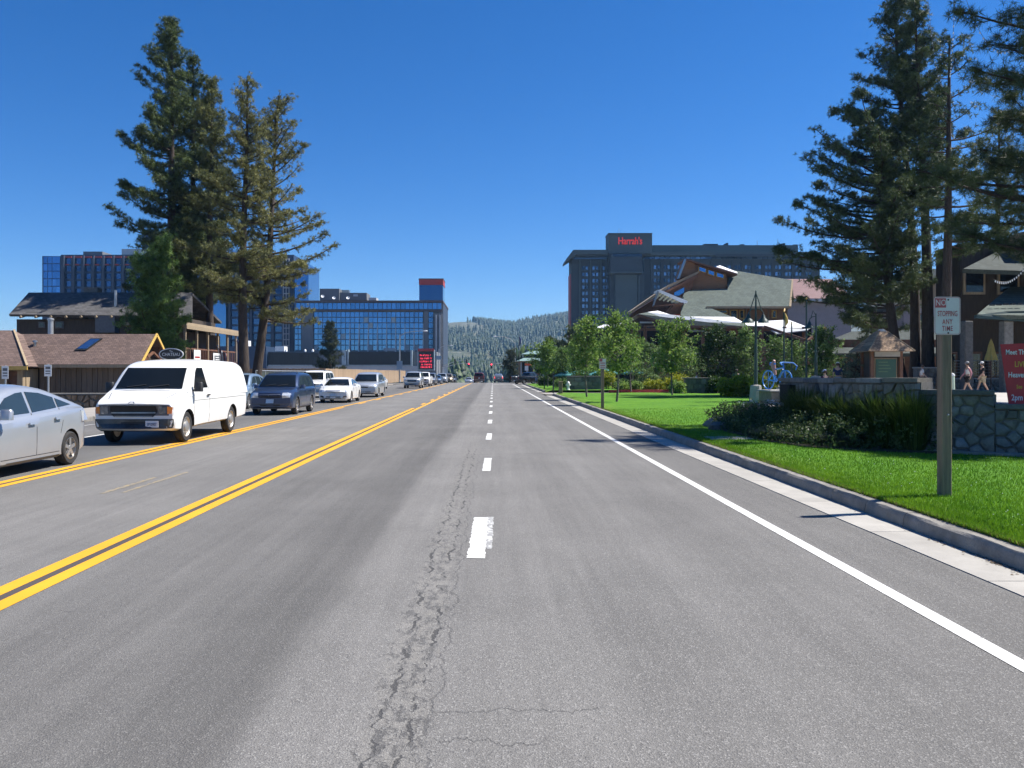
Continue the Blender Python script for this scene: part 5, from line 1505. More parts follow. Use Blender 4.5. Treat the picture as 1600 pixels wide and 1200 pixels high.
def hotel_block():
    d = 270.; b = (X(575, d), d, gz(270))
    t = empty('glass_hotel_block', b, 0, 'lower blue glass hotel block with dark concrete piers beside the road', 'building')
    part('wall', MAT['grey_conc'], t, b, 461, 691, 472, 588, d, 30)
    part('roof_edge', MAT['brown_band'], t, b, 459, 692.5, 469.5, 472.2, d - 1.6, 32)
    part('side_wall', MAT['tower_fin'], t, b, 691.2, 692.4, 472, 588, d + .5, 29)
    part('band', MAT['brown_band'], t, b, 461, 690.5, 484.0, 486.0, d - .9, .9)
    part('pier', MAT['grey_conc'], t, b, 471.5, 489, 486.2, 550, d - 1.2, 1.2)
    part('pier', MAT['grey_conc'], t, b, 662.5, 669, 486.2, 550, d - 1.2, 1.2)
    part('pier', MAT['grey_conc'], t, b, 678, 690.5, 490, 588, d - 1.2, 1.2)
    part('pier_rib', MAT['pale_conc'], t, b, 680.5, 682.5, 492, 588, d - 1.6, .4)
    part('pier_rib', MAT['pale_conc'], t, b, 686.5, 688, 492, 588, d - 1.6, .4)
    bw = 14.3
    cols = [489.8 + bw * k + bw / 2 for k in range(12)]
    me_rows = [491.3 + 8.7 * k for k in range(7)]
    panes('window_pane', t, b, d, [c - 3.5 for c in cols] + [c + 3.5 for c in cols], me_rows, 6.4, 7.6, MAT['glass_bright'], pick=(.045, MAT['curtain']))
    panes('window_pane', t, b, d, [466.2 + 7.1 * k for k in range(32)], [478.2], 6.5, 9.6, MAT['glass_bright'])
    panes('window_pane', t, b, d, [463.5, 468.5], [491.3 + 8.7 * k for k in range(7)], 4.4, 7.6, MAT['glass_bright'])
    panes('window_pane', t, b, d, [673.3], me_rows, 7, 7.6, MAT['glass_bright'])
    # pale fins that widen toward the foot
    for k in range(4, 13):
        u = 489.8 + bw * k - bw * 0
        if u > 662: continue
        x_, z0, z1 = X(u, d) - b[0], Z(550, d) - b[2], Z(506, d) - b[2]
        MB().prism([(x_ - .12, -1.6, z0), (x_ + .18, -1.6, z0), (x_ + .1, -.4, z1), (x_ - .08, -.4, z1)], (0, 1.2, 0)).build('fin', MAT['pale_conc'], t)
    part('lift_tower', MAT['glass_deep'], t, b, 655, 692, 445.2, 469, d + 4, 9)
    part('tower_sign', MAT['red_sign'], t, b, 654.5, 692.5, 436.5, 445, d + 3.6, 10)
    part('tower_cap', MAT['brown_band'], t, b, 654, 693, 435, 436.4, d + 3.4, 10.4)
    part('plant_room', MAT['grey_conc'], t, b, 499.5, 530, 451, 469, d + 8, 9)
    part('plant_room', MAT['grey_conc'], t, b, 531, 573, 457.5, 469, d + 9, 8)
    part('plant_louvre', MAT['pale_conc'], t, b, 552, 559, 460, 463, d + 8.9, .1)
    part('plant_room', MAT['pale_conc'], t, b, 576, 588, 465, 469, d + 7, 5)
    part('duct', MAT['dull_chrome'], t, b, 534, 545, 453, 457.3, d + 10, 3)
    for (u, v_) in ((504, 463.5), (521.5, 466), (543.5, 466), (676, 466.5)):
        c = at(u, v_, d + 5)
        MB().lathe([(.03, 0), (.28, .07), (.55, .26), (.52, .28), (.26, .1), (.02, .04)], 14, org=(0, 0, 0), axis='y', cap=False).build('satellite_dish', MAT['white_trim'], t, 40, loc=(c.x - b[0], c.y - b[1], c.z - b[2]), rot=(.5, 0, pi + .3))
hotel_block()

def podium():
    d = 246.; b = (X(530, d), d, gz(246))
    t = empty('casino_podium', b, 0, 'long low grey casino front with two wide black panels under the glass hotel', 'building')
    part('wall', MAT['grey_conc'], t, b, 380, 682, 549.5, 590, d, 18)
    part('wall', MAT['tower_dark'], t, b, 330, 416, 541, 590, d - 2, 18)
    part('lower_wall', MAT['pale_conc'], t, b, 416, 652, 571.8, 590, d - 1.0, 1)
    part('black_panel', MAT['black_metal'], t, b, 419, 497, 551, 570, d - .9, .9)
    part('black_panel', MAT['black_metal'], t, b, 545, 641, 550, 569, d - .9, .9)
    for k in range(11): part('panel_mullion', MAT['plastic'], t, b, 419.2 + 7.8 * k, 419.7 + 7.8 * k, 551.2, 569.8, d - 1.0, .1)
    for k in range(13): part('panel_mullion', MAT['plastic'], t, b, 545.2 + 7.95 * k, 545.7 + 7.95 * k, 550.2, 568.8, d - 1.0, .1)
    for (u0, u1, v0, v1) in ((419, 641, 570.1, 571.6), (542.5, 544.8, 546, 571.7), (641.2, 644, 547, 571.7), (534, 541, 547, 572)):
        part('pale_trim', MAT['curtain'], t, b, u0, u1, v0, v1, d - 1.2, 1.2)
    for u in (372, 430): part('roof_vent', MAT['white_trim'], t, b, u, u + 14, 532 if u < 400 else 541, 540.8 if u < 400 else 549, d + 2, 4)
    for u in (445, 475, 487): MB().lathe([(.35, 0), (.35, .5), (.1, .8)], 10, org=(X(u, d) - b[0], 1.5, Z(549.5, d) - b[2])).build('roof_light', MAT['signwhite'], t, 40)
podium()

t = empty('led_sign', (X(665, 238), 238, gz(238)), 0, 'tall black electronic sign with red lettering beside the glass hotel', 'sign')
b = (X(665, 238), 238, gz(238))
part('post', MAT['grey_conc'], t, b, 656, 660, 577, 594, 238.6, .8); part('post', MAT['grey_conc'], t, b, 671, 675, 577, 594, 238.6, .8)
part('frame', MAT['curtain'], t, b, 652, 679, 546.5, 579, 238.2, 1.4)
scr = part('screen', MAT['black_metal'], t, b, 654, 677, 549, 577, 238.0, .2)
hd = part('header', MAT['red_sign'], t, b, 653, 678, 544.5, 548.8, 237.6, .5)
r = random.Random(3)
for v_ in (555.2, 560.0, 564.8, 569.6, 573.6):                     # rows of lit red letters, too small in the photo to be read
    x_ = -1.75 + r.uniform(0, .5)
    mb = MB()
    while x_ < 1.6:
        w_ = r.uniform(.14, .3); zz = Z(v_, 238) - gz(238)
        mb.box(x_, x_ + w_ * .35, -.03, -.005, zz - .24, zz + .24); mb.box(x_ + w_ * .35, x_ + w_, -.03, -.005, zz - .24 + r.choice((0, .19, .38)), zz - .14 + r.choice((0, .19, .38)))
        x_ += w_ + (.07 if r.random() < .8 else .3)
    tag(mb.build('lit_row', MAT['red_glow'], scr), kind='stuff')

# ------------------------------------------------------------------ street lights and signals
def street_light(u, d, vtop, tip_u, tip_v, label, signs=()):
    b = Vector((X(u, d), d, gz(d) + (.12 if True else 0)))
    t = empty('street_light', b, 0, label, 'street light', 'tall cobra-head street lights')
    top = Z(vtop, d) - b.z
    tip = Vector((X(tip_u, d) - b.x, -.4, Z(tip_v, d) - b.z))
    MB().lathe([(.2, 0), (.2, .25), (.14, .4)], 12).build('base', MAT['grey_metal'], t, 30)
    MB().tube([(0, 0, .3), (0, 0, top)], [.13, .085], 10).build('pole', MAT['grey_metal'], t, 40)
    MB().tube([(0, 0, top - .3), (tip.x * .25, tip.y * .25, top + (tip.z - top) * .55), (tip.x * .6, tip.y * .6, tip.z - .12), tuple(tip)], [.07, .06, .05, .05], 8).build('arm', MAT['grey_metal'], t, 40)
    s_ = 1 if tip.x > 0 else -1
    hd_ = MB().cbox(-.05, .8, -.17, .17, -.12, .08, .06).build('lamp_head', MAT['white_trim'], t, 40, loc=tip, rot=(0, 0, 0 if s_ > 0 else pi))
    MB().cbox(.2, .65, -.12, .12, -.19, -.115, .03).build('lens', MAT['lamp'], hd_)
    for (v0, v1, wd) in signs:
        bo = MB().box(-wd / 2, wd / 2, -.17, -.14, Z(v1, d) - b.z, Z(v0, d) - b.z).build('pole_sign', MAT['steel_sign'], t)
    return t
MAT['steel_sign'] = M('pale_blue_sign_face', (.30, .38, .45), .5, var=.1)
t = street_light(624.5, 146, 523, 661, 517, 'grey street light with square blue sign before the blue glass hotel', signs=((564, 577, 1.0),))
part('street_name_blade', MAT['steel_sign'], t, (X(624.5, 146), 146, gz(146) + .12), 599, 617, 544, 548, 146, .05)
part('blade_bracket', MAT['grey_metal'], t, (X(624.5, 146), 146, gz(146) + .12), 617, 624, 545.5, 546.4, 146, .05)
street_light(685.5, 246, 545, 703, 539.5, 'slim street light at the corner of the glass hotel', signs=((556, 562, 1.6),))
street_light(805, 205, 535, 775, 525.5, 'street light with long arm over the right lane before the hill')

MAT['signal_red'] = emit('red_signal_light', (1.0, .03, .05), 5.0)
MAT['signal_off'] = M('unlit_signal_lens', (.03, .03, .022), .3, var=.1)
def signal(name, base_u, d, v_arm0, tip_u, v_tip, heads, label):
    b = Vector((X(base_u, d), d, gz(d) + .1))
    t = empty(name, b, 0, label, 'traffic light', 'traffic lights at the junction')
    p0 = Vector((0, 0, Z(v_arm0, d) - b.z)); tip = Vector((X(tip_u, d) - b.x, 0, Z(v_tip, d) - b.z))
    MB().tube([(0, 0, 0), tuple(p0 + Vector((0, 0, .3)))], [.16, .11], 10).build('pole', MAT['grey_metal'], t, 40)
    mid = p0.lerp(tip, .5) + Vector((0, 0, (tip.z - p0.z) * .32))
    MB().tube([tuple(p0), tuple(mid), tuple(tip)], [.11, .08, .06], 8).build('mast_arm', MAT['grey_metal'], t, 40)
    for (u, v_, lit) in heads:
        c = at(u, v_, d - .2) - b
        h_ = MB().cbox(-.24, .24, -.12, .2, -.95, .35, .05).build('signal_head', MAT['black_metal'], t, loc=c)
        for k in range(3):
            z_ = .13 - .42 * k
            MB().lathe([(.17, -.02), (.16, -.06), (.02, -.08)], 14, org=(0, -.11, z_), axis='y').build('lens', MAT['signal_red'] if (k == 0 and lit) else MAT['signal_off'], h_, 40)
            MB().tube([(-.19, -.1, z_ + .02), (-.17, -.32, z_ + .1), (0, -.36, z_ + .21), (.17, -.32, z_ + .1), (.19, -.1, z_ + .02)], .018, 5).build('visor', MAT['black_metal'], h_)
signal('traffic_signal', 692, 232, 575, 733, 567.5, [(732.5, 569.2, True), (711, 563, False)], 'traffic light on a curved mast arm showing red at the left corner')
signal('traffic_signal', 693, 256, 572, 731, 562.5, [(729, 563.5, False)], 'far mast arm traffic light seen edge-on behind the red one')
signal('traffic_signal', 797, 226, 570, 767.5, 568.0, [(767.8, 570.2, True)], 'red traffic light hanging over the right lanes on a thin arm')

# ------------------------------------------------------------------ far right of the road: small shop with green roofs, black mast
d = 212.; b = (X(835, d), d, gz(212))
t = empty('green_roof_shop', b, 0, 'small two-tier shop with pale green roofs beyond the pickup truck', 'building')
part('wall', MAT['warm_wood'], t, b, 812, 868, 562, 596, d, 14)
for k in range(5): part('window', MAT['dark_glass'], t, b, 816 + 10 * k, 822 + 10 * k, 566, 582, d - .1, .2)
for k in range(6): part('column', MAT['curtain'], t, b, 813.5 + 10 * k, 815 + 10 * k, 566, 590, d - 1.4, .3)
def hiproof(nm, u0, u1, v0, v1, d0, d1, ins, mt):
    x0, x1 = X(u0, d0) - b[0], X(u1, d0) - b[0]
    z0, z1 = Z(v1, d0) - b[2], Z(v0, d0) - b[2]
    vs = [(x0, d0 - b[1], z0), (x1, d0 - b[1], z0), (x1, d1 - b[1], z0), (x0, d1 - b[1], z0), (x0 + ins, d0 - b[1] + ins, z1), (x1 - ins, d0 - b[1] + ins, z1), (x1 - ins, d1 - b[1] - ins, z1), (x0 + ins, d1 - b[1] - ins, z1)]
    MB().add(vs, [(0, 1, 5, 4), (1, 2, 6, 5), (2, 3, 7, 6), (3, 0, 4, 7), (4, 5, 6, 7), (3, 2, 1, 0)]).build(nm, mt, t)
MAT['pale_green_roof'] = M('pale_green_metal_roof', (.20, .30, .28), .5, var=.1, scale=.5)
hiproof('lower_roof', 807, 872, 559, 564, d - 2.5, d + 15, 2.0, MAT['pale_green_roof'])
part('upper_wall', MAT['dark_glass'], t, b, 818, 862, 553, 559.2, d + 2, 8)
hiproof('upper_roof', 814, 866, 548, 553.4, d, d + 12, 2.5, MAT['pale_green_roof'])
part('roof_box', MAT['tower_fin'], t, b, 822, 856, 545, 548.2, d + 4, 4)
t = empty('black_mast', (X(811, 190), 190, gz(190)), 0, 'tall thin black mast with furled dark flag before the hill', 'flag pole')
MB().tube([(0, 0, 0), (0, 0, Z(523, 190) - gz(190))], [.14, .06], 10).build('pole', MAT['black_metal'], t, 40)
MB().tube([(.1, 0, Z(526, 190) - gz(190)), (.34, 0, Z(530, 190) - gz(190)), (.3, .05, Z(537, 190) - gz(190)), (.12, 0, Z(540, 190) - gz(190))], [.1, .22, .2, .05], 8).build('flag', MAT['flag_blue'], t, 60)
t = empty('arrow_sign', (X(822.5, 150), 150, gz(150)), 0, 'orange and white street sign on a post by the turning pickup', 'sign')
b = (X(822.5, 150), 150, gz(150))
part('post', MAT['grey_metal'], t, b, 822.2, 822.8, 568, 595, 150.05, .08)
part('plate', MAT['signwhite'], t, b, 820, 825.5, 572, 579, 150, .04)
o = MB().prism([(-.3, -.05, Z(571, 150) - b[2]), (1.1, -.05, Z(571, 150) - b[2]), (.6, -.05, Z(568, 150) - b[2]), (-.3, -.05, Z(567.5, 150) - b[2])], (0, .04, 0)).build('arrow_plate', M('orange_sign', (.75, .12, .03), .5, var=.1), t)

# ------------------------------------------------------------------ right: the dark casino hotel
MAT['casino_wall'] = M('dark_slate_precast', (.046, .062, .072), .8, var=.10, scale=.15, bump=.1, bscale=2)
MAT['casino_light'] = M('slate_green_parapet', (.070, .098, .104), .75, var=.08, scale=.15)
MAT['casino_glass'] = glassmat('casino_window', (.10, .16, .25), .12, .6, orand=.75)
def casino():
    d = 350.; b = (X(1080, d), d, gz(350))
    t = empty('casino_hotel', b, 0, 'huge dark slate hotel with red name lettering on its square tower', 'building')
    part('left_wing', MAT['casino_wall'], t, b, 893, 957, 404, 600, d, 12)
    part('left_lit_edge', MAT['red_sign'], t, b, 891.3, 892.9, 428, 560, d + 2, 10)  # red strip stands in for orange light reflected on the side wall
    part('left_strip_window', MAT['casino_glass'], t, b, 897, 950, 399.3, 404.5, d - .3, 2)
    m = MB()    # flared roof slab of the left wing
    x0, x1, x2 = X(883, d) - b[0], X(896, d) - b[0], X(956, d) - b[0]
    z0, z1 = Z(411, d) - b[2], Z(393.5, d) - b[2]
    m.prism([(x0, -6, z0), (x0, -6, z0 + 1.0), (x1 - .6, -6, z1), (x2, -6, z1), (x2, -6, z1 - 1.9), (x1 + .8, -6, z1 - 1.9)], (0, 18, 0)); m.build('left_roof', MAT['casino_light'], t)
    part('centre_block', MAT['casino_wall'], t, b, 953, 1006, 426, 600, d - 5, 14)
    part('shaft_panel', MAT['casino_light'], t, b, 961.5, 996, 429, 600, d - 6.2, 1.2)
    part('shaft_rib', MAT['casino_light'], t, b, 997.5, 1000, 431, 600, d - 6.8, 1.8)
    part('centre_box', MAT['casino_wall'], t, b, 954, 1003.5, 396.5, 425.5, d - 9, 12)
    part('box_lip', MAT['casino_light'], t, b, 953.5, 1004, 424, 426.5, d - 9.5, 12.4)
    part('box_strip', MAT['casino_glass'], t, b, 958, 1003, 396.8, 401, d - 9.15, .3)
    tw = part('sign_tower', MAT['casino_light'], t, b, 951, 1019, 365, 396, d - 7, 9)
    part('tower_cap', MAT['casino_wall'], t, b, 950.5, 1019.5, 364, 365.2, d - 7.4, 10)
    part('tower_side', MAT['tower_dark'], t, b, 949, 950.8, 369, 396, d - 2, 3)
    part('right_wing', MAT['casino_wall'], t, b, 1006.2, 1281, 404.5, 600, d, 16)
    part('right_roof', MAT['casino_light'], t, b, 1004.5, 1283, 393.5, 399, d - 3, 20)
    part('right_roof_step', MAT['casino_wall'], t, b, 1117, 1283.5, 397, 401, d - 3.4, .4)
    for k in range(34): part('strip_window', MAT['casino_glass'], t, b, 1007 + 8.02 * k, 1014.3 + 8.02 * k, 399.3, 404.3, d - .2, 1)
    part('penthouse', MAT['casino_light'], t, b, 1020, 1247, 383, 393.4, d + 4, 10)
    for (u0, u1, v0) in ((1100, 1122, 381), (1135, 1138, 379.5), (1157, 1163, 381.5), (1224, 1227, 380), (1240, 1246, 382)):
        part('roof_unit', MAT['casino_wall'], t, b, u0, u1, v0, 383.2, d + 6, 5)
    for (u, v0) in ((967, 357), (1183, 376), (1215, 374)): part('antenna', MAT['grey_metal'], t, b, u, u + .5, v0, 383, d + 12, .2)
    panes('window', t, b, d, [911.5, 916.8, 927.4, 932.8, 943.4, 948.8], [418.9 + 9.9 * k for k in range(13)], 3.7, 5.6, MAT['casino_glass'], out_=.1)
    panes('window', t, b, d, [v_ for k in range(16) for v_ in (1023.3 + 15.8 * k, 1029 + 15.8 * k)], [417.5 + 10.3 * k for k in range(7)], 3.9, 5.8, MAT['casino_glass'], out_=.1)
    for u in (905, 921.5, 938): part('rib', MAT['casino_light'], t, b, u, u + 2.2, 406, 600, d - .7, .7)
    for k in range(17): part('rib', MAT['casino_wall'], t, b, 1016.5 + 15.8 * k, 1018.7 + 15.8 * k, 408, 600, d - .7, .7)
    text('lettering', "Harrah's", 3.6, MAT['red_letters'], tw, (X(984.5, d - 7) - b[0], -7.25, Z(377, d - 7) - b[2]), sx=.86, sy=1.15, ext=.15, bold=.05, space=.95)
MAT['red_letters'] = emit('red_sign_letters', (.80, .055, .045), .22)
casino()
# mauve building behind the lodge
d = 150.; b = (X(1260, d), d, 0)
t = empty('mauve_building', b, 0, 'mauve stucco building with red-brown roof behind the lodge', 'building')
part('wall', MAT['mauve'], t, b, 1228, 1330, 470, 596, d, 20)
part('eave', MAT['pale_conc'], t, b, 1226, 1332, 466.8, 470.6, d - 1.2, 22)
m = MB(); quad_slab(m, [(X(1227, d) - b[0], -1, Z(467, d)), (X(1331, d) - b[0], -1, Z(467, d)), (X(1331, d) - b[0], 9, Z(436, d + 9)), (X(1232, d) - b[0], 9, Z(436, d + 9))], .3); m.build('roof', MAT['mauve_roof'], t)
# ------------------------------------------------------------------ right: the gondola lodge
def lodge():
    b = Vector((X(1130, 108), 108, .0))
    t = empty('gondola_lodge', b, 0, 'timber lodge with big green shingle roofs, white eaves and angular dormer', 'building')
    def q(u, v_, d): return tuple(at(u, v_, d) - b)
    dv = lambda v_: 116 - .1429 * (v_ - 423)
    def roofpoly(name, pts, mt, th=.35, n=(0, -.55, .83)):
        m = MB(); m.prism([q(*p) for p in pts], Vector(n) * -th); return m.build(name, mt, t)
    # main roof
    main = [(1137, 422), (1150, 423), (1237, 437.6), (1233, 479), (1105, 479), (1146, 496), (1063, 495), (1067, 459), (1080, 453), (1137, 451)]
    roofpoly('main_roof', [(u, v_, dv(v_)) for u, v_ in main], MAT['green_shingle'])
    roofpoly('back_roof', [(1137, 422.5, 116.3), (1150, 423.5, 116.3), (1237, 438, 116.3), (1240, 470, 128), (1130, 470, 128)], MAT['green_shingle'], n=(0, .6, .8))
    MB().bar(q(1104, 480.3, 107.7), q(1234, 480.3, 107.7), .3, .28).build('eave_board', MAT['tan_wood'], t)
    MB().bar(q(1238, 437.5, 115.8), q(1234.5, 480, 107.9), .25, .3).build('gable_board', MAT['tan_wood'], t)
    # upper wall with windows below the right eave
    part('upper_wall', MAT['warm_wood'], t, b, 1106, 1231, 480.5, 506, 109.4, 18)
    for (u0, u1, v0, v1) in ((1116, 1137, 484, 490), (1141, 1152.5, 484, 499), (1155.5, 1163, 484, 498), (1206, 1213.5, 484.5, 497)):
        f_ = part('window', MAT['yellow_trim'], t, b, u0, u1, v0, v1, 109.25, .3)
        part('pane', MAT['dark_glass'], f_, b, u0 + 1.6, u1 - 1.6, v0 + 1.4, v1 - 1.4, 109.2, .1)
    for u in (1139, 1165, 1172, 1200, 1229): part('stud', MAT['tan_wood'], t, b, u, u + 1.8, 481, 503, 109.2, .2)
    # white metal eaves over the veranda and their green lower course
    roofpoly('white_eave', [(1012, 487.5, 103.5), (1028, 485.5, 105.3), (1057, 494.5, 105.3), (1147, 495.2, 105.3), (1163, 504.5, 103), (1054, 502.5, 103)], MAT['white_trim'], .12, (0, -.3, .95))
    roofpoly('green_eave', [(997, 490.5, 101.6), (1012, 487.8, 103.4), (1054, 502.6, 102.9), (1163, 504.8, 102.9), (1166, 510.5, 101.2), (1054, 508.5, 101.2)], MAT['green_shingle'], .25, (0, -.5, .85))
    MB().bar(q(996, 492, 101.3), q(1054, 509.8, 100.9), .2, .28).build('fascia', MAT['log_wood'], t)
    MB().bar(q(1054, 509.8, 100.9), q(1168, 512, 100.9), .2, .28).build('fascia', MAT['log_wood'], t)
    roofpoly('white_eave', [(1160, 503.5, 104.2), (1232, 499.5, 106.5), (1262, 511, 103.2), (1168, 508.5, 102.4)], MAT['white_trim'], .12, (0, -.3, .95))
    roofpoly('metal_roof', [(1194, 508.8, 102.3), (1264, 511.8, 102.9), (1262, 515.5, 100.8), (1214, 521, 100.4)], MAT['pale_conc'], .15, (0, -.4, .9))
    MB().bar(q(1194, 510.5, 101.9), q(1262, 533, 98.8), .3, .35).build('entrance_rake', MAT['log_wood'], t)
    MB().bar(q(1262, 533, 98.8), q(1290, 512, 101), .3, .35).build('entrance_rake', MAT['log_wood'], t)
    # veranda
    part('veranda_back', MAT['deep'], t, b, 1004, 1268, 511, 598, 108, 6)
    part('side_wall', MAT['log_wood'], t, b, 985, 1006, 508, 598, 109, 6)
    for u in (1008, 1041, 1068, 1098, 1152, 1190, 1226, 1256):
        MB().tube([q(u, 600, 102.2), q(u, 510.5, 102.2)], [.24, .22], 10).build('log_post', MAT['log_wood'], t, 40)
    MB().bar(q(1000, 514.5, 102.2), q(1262, 515.5, 102.2), .3, .34).build('beam', MAT['log_wood'], t)
    for v_ in (582, 587): part('deck_rail', MAT['red_edge'], t, b, 1020, 1100, v_, v_ + 1.2, 101.5, .12)
    part('balcony', MAT['grey_conc'], t, b, 1082, 1110, 549, 562, 103, 2); part('balcony_rail', MAT['red_edge'], t, b, 1081, 1111, 546.5, 548.7, 102.9, .2)
    part('hanging_sign', MAT['dull_chrome'], t, b, 1076, 1104, 515.5, 518.5, 101.8, .1); part('hanging_sign', MAT['pale_conc'], t, b, 1000, 1021, 502.5, 505, 101.8, .1)
    for u in (1046, 1066, 1073, 1097): MB().lathe([(.02, .12), (.09, 0), (.02, -.12)], 8, org=q(u, 523, 103)).build('lamp_bulb', MAT['bulb'], t, 40)
    # dormer on top
    pk = (1072, 404.5)
    m = MB(); m.prism([q(1076, 409, 113.0), q(1134, 428, 113.0), q(1137, 451, 113.0), q(1080, 455, 113.0), q(1060, 452, 113.0)], (0, 4, 0)); m.build('dormer_wall', MAT['warm_wood'], t)
    m = MB(); m.prism([q(1071, 403.5, 112.0), q(1152, 427.5, 112.0), q(1152, 430.2, 112.0), q(1072, 406.4, 112.0)], (0, 5, 0)); m.build('dormer_roof', MAT['log_wood'], t)
    m = MB(); m.prism([q(1071.5, 403, 112.0), q(1073.4, 404.5, 112.0), q(1061.8, 435.5, 112.0), q(1060, 435, 112.0)], (0, .9, 0)); m.build('dormer_side_roof', MAT['dull_chrome'], t)
    m = MB(); m.prism([q(1072.5, 405, 112.5), q(1086, 411, 112.5), q(1086, 428, 112.5), q(1062.5, 434.5, 112.5)], (0, 3.4, 0)); m.build('dormer_soffit', MAT['warm_wood'], t)
    roofpoly('dormer_flashing', [(1119, 416.6, 112.6), (1125, 414.6, 114.5), (1152, 425.0, 114.5), (1152, 427.0, 112.4)], MAT['white_trim'], .1, (-.2, -.2, .95))
    for (u0, u1, va, vb, ha, hb) in ((1091.5, 1103.5, 416.2, 420, 7.2, 6.6), (1106, 1116.5, 421, 424.6, 7, 7), (1119, 1131.5, 425.5, 429.2, 6.8, 6.2)):
        poly = [q(u0, va, 112.75), q(u1, vb, 112.75), q(u1, vb + hb, 112.75), q(u0, va + ha, 112.75)]
        f_ = MB().prism(poly, (0, .3, 0)).build('window', MAT['yellow_trim'], t)
        c = sum((Vector(p) for p in poly), Vector()) / 4
        MB().prism([tuple(c + (Vector(p) - c) * .8 + Vector((0, -.06, 0))) for p in poly], (0, .1, 0)).build('pane', MAT['glass_hotel'], f_)
    for (u, v0, v1) in ((1081, 414, 430), (1074, 409, 424)):
        MB().bar(q(u, v0, 112.75), q(u - 9, v1, 112.75), .22, .3).build('rafter', MAT['log_wood'], t)
    # left wing under the long rake
    m = MB(); m.prism([q(1087, 428, 112), q(1080, 455, 112), q(1067, 461, 112), q(1062, 508, 112), q(975, 508, 112), q(990, 488, 112)], (0, 4, 0)); m.build('wing_wall', MAT['log_wood'], t)
    m = MB(); m.prism([q(1096, 421.5, 110.6), q(1088, 429.5, 110.6), q(1046, 449, 110.6), q(987, 488.5, 110.6), q(987, 485, 110.6), q(1046, 444.5, 110.6)], (0, 4, 0)); m.build('wing_roof', MAT['tan_wood'], t)
    MB().bar(q(1090, 431.5, 110.3), q(1030, 461, 110.3), .25, .3).build('wing_brace', MAT['log_wood'], t)
    f_ = MB().prism([q(1053.5, 457, 111.8), q(1069, 449, 111.8), q(1069, 456.5, 111.8), q(1060.5, 462, 111.8), q(1053.5, 461.5, 111.8)], (0, .3, 0)).build('window', MAT['glass_hotel'], t)
    # pergola: white top and slats
    m = MB(); m.prism([q(1027.5, 453, 107), q(1031, 452.6, 107), q(1075, 470.5, 107), q(1073, 474, 107), q(1067, 474, 107), q(1028, 456, 107)], (0, 2.5, 0)); m.build('pergola_top', MAT['white_trim'], t)
    for k in range(6):
        u = 1030 + 5.6 * k; v_ = 457.5 + 2.3 * k
        MB().bar(q(u + 5, v_ - .5, 107.3), q(u - 6 + .6 * k, v_ + 10 - 1.0 * k, 107.3), .12, .22).build('slat', MAT['pale_slat'], t)
    MB().bar(q(1028, 455, 107), q(1020.5, 479, 107), .18, .2).build('pergola_post', MAT['dull_chrome'], t)
    MB().bar(q(1020.5, 478.5, 107), q(1068, 474.5, 107), .2, .2).build('pergola_beam', MAT['log_wood'], t)
    m = MB(); m.prism([q(1054, 476, 108), q(1067, 472, 108), q(1064, 494, 108), q(1040, 490, 108)], (0, 2, 0)); m.build('bay', MAT['log_wood'], t)
    part('bay_rail', MAT['red_edge'], t, b, 1052, 1064, 491.5, 493, 106, .15)
    # low rake at the left end and a small white roof
    MB().bar(q(999, 492.5, 102), q(966, 513, 102), .3, .4).build('low_rake', MAT['tan_wood'], t)
    roofpoly('small_white_roof', [(923, 514, 104), (944, 507, 107), (982, 503.5, 107), (979, 507, 104)], MAT['white_trim'], .15, (0, -.3, .95))
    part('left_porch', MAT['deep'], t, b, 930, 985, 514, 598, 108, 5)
    for u in (1226.0,): MB().lathe([(.02, .2), (.1, 0), (.02, -.2)], 8, org=q(u, 484, 107)).build('lamp_bulb', MAT['bulb'], t, 40)
MAT['bulb'] = emit('small_warm_bulb', (1.0, .72, .34), .5)
MAT['pale_slat'] = M('pale_yellow_slat', (.58, .54, .36), .7, var=.1)
lodge()

# dark low roofs and the shaded shops at the right
MAT['umber_roof'] = shingles('dark_green_shingle', (.05, .062, .055), .2, .4, .2)
def shed():
    b = Vector((X(1370, 76), 76, PLZ))
    t = empty('low_dark_shop', b, 0, 'low dark shop with wide shaded roof behind the pine trunks', 'building')
    def q(u, v_, d): return tuple(at(u, v_, d) - b)
    MB().box(X(1262, 77) - b.x, X(1500, 77) - b.x, 0, 14, 0, 4.2).build('wall', MAT['log_wood'], t)
    m = MB(); m.prism([q(1245, 552, 74.5), q(1330, 518, 80), q(1520, 512, 80), q(1520, 552, 74.5)], (0, .1, -.3)); m.build('roof', MAT['umber_roof'], t)
    for k in range(7):
        u = 1275 + 30 * k
        f_ = MB().box(X(u, 76) - b.x, X(u + 18, 76) - b.x, -.12, .02, .8, 2.6).build('window', MAT['tan_wood'], t)
        MB().box(X(u + 2, 76) - b.x, X(u + 16, 76) - b.x, -.16, -.12, .95, 2.45).build('pane', MAT['dark_glass'], f_)
    for k in range(8): MB().tube([(X(1262 + 33 * k, 75) - b.x, -1.2, 0), (X(1262 + 33 * k, 75) - b.x, -1.2, 3)], .14, 8).build('post', MAT['log_wood'], t)
shed()
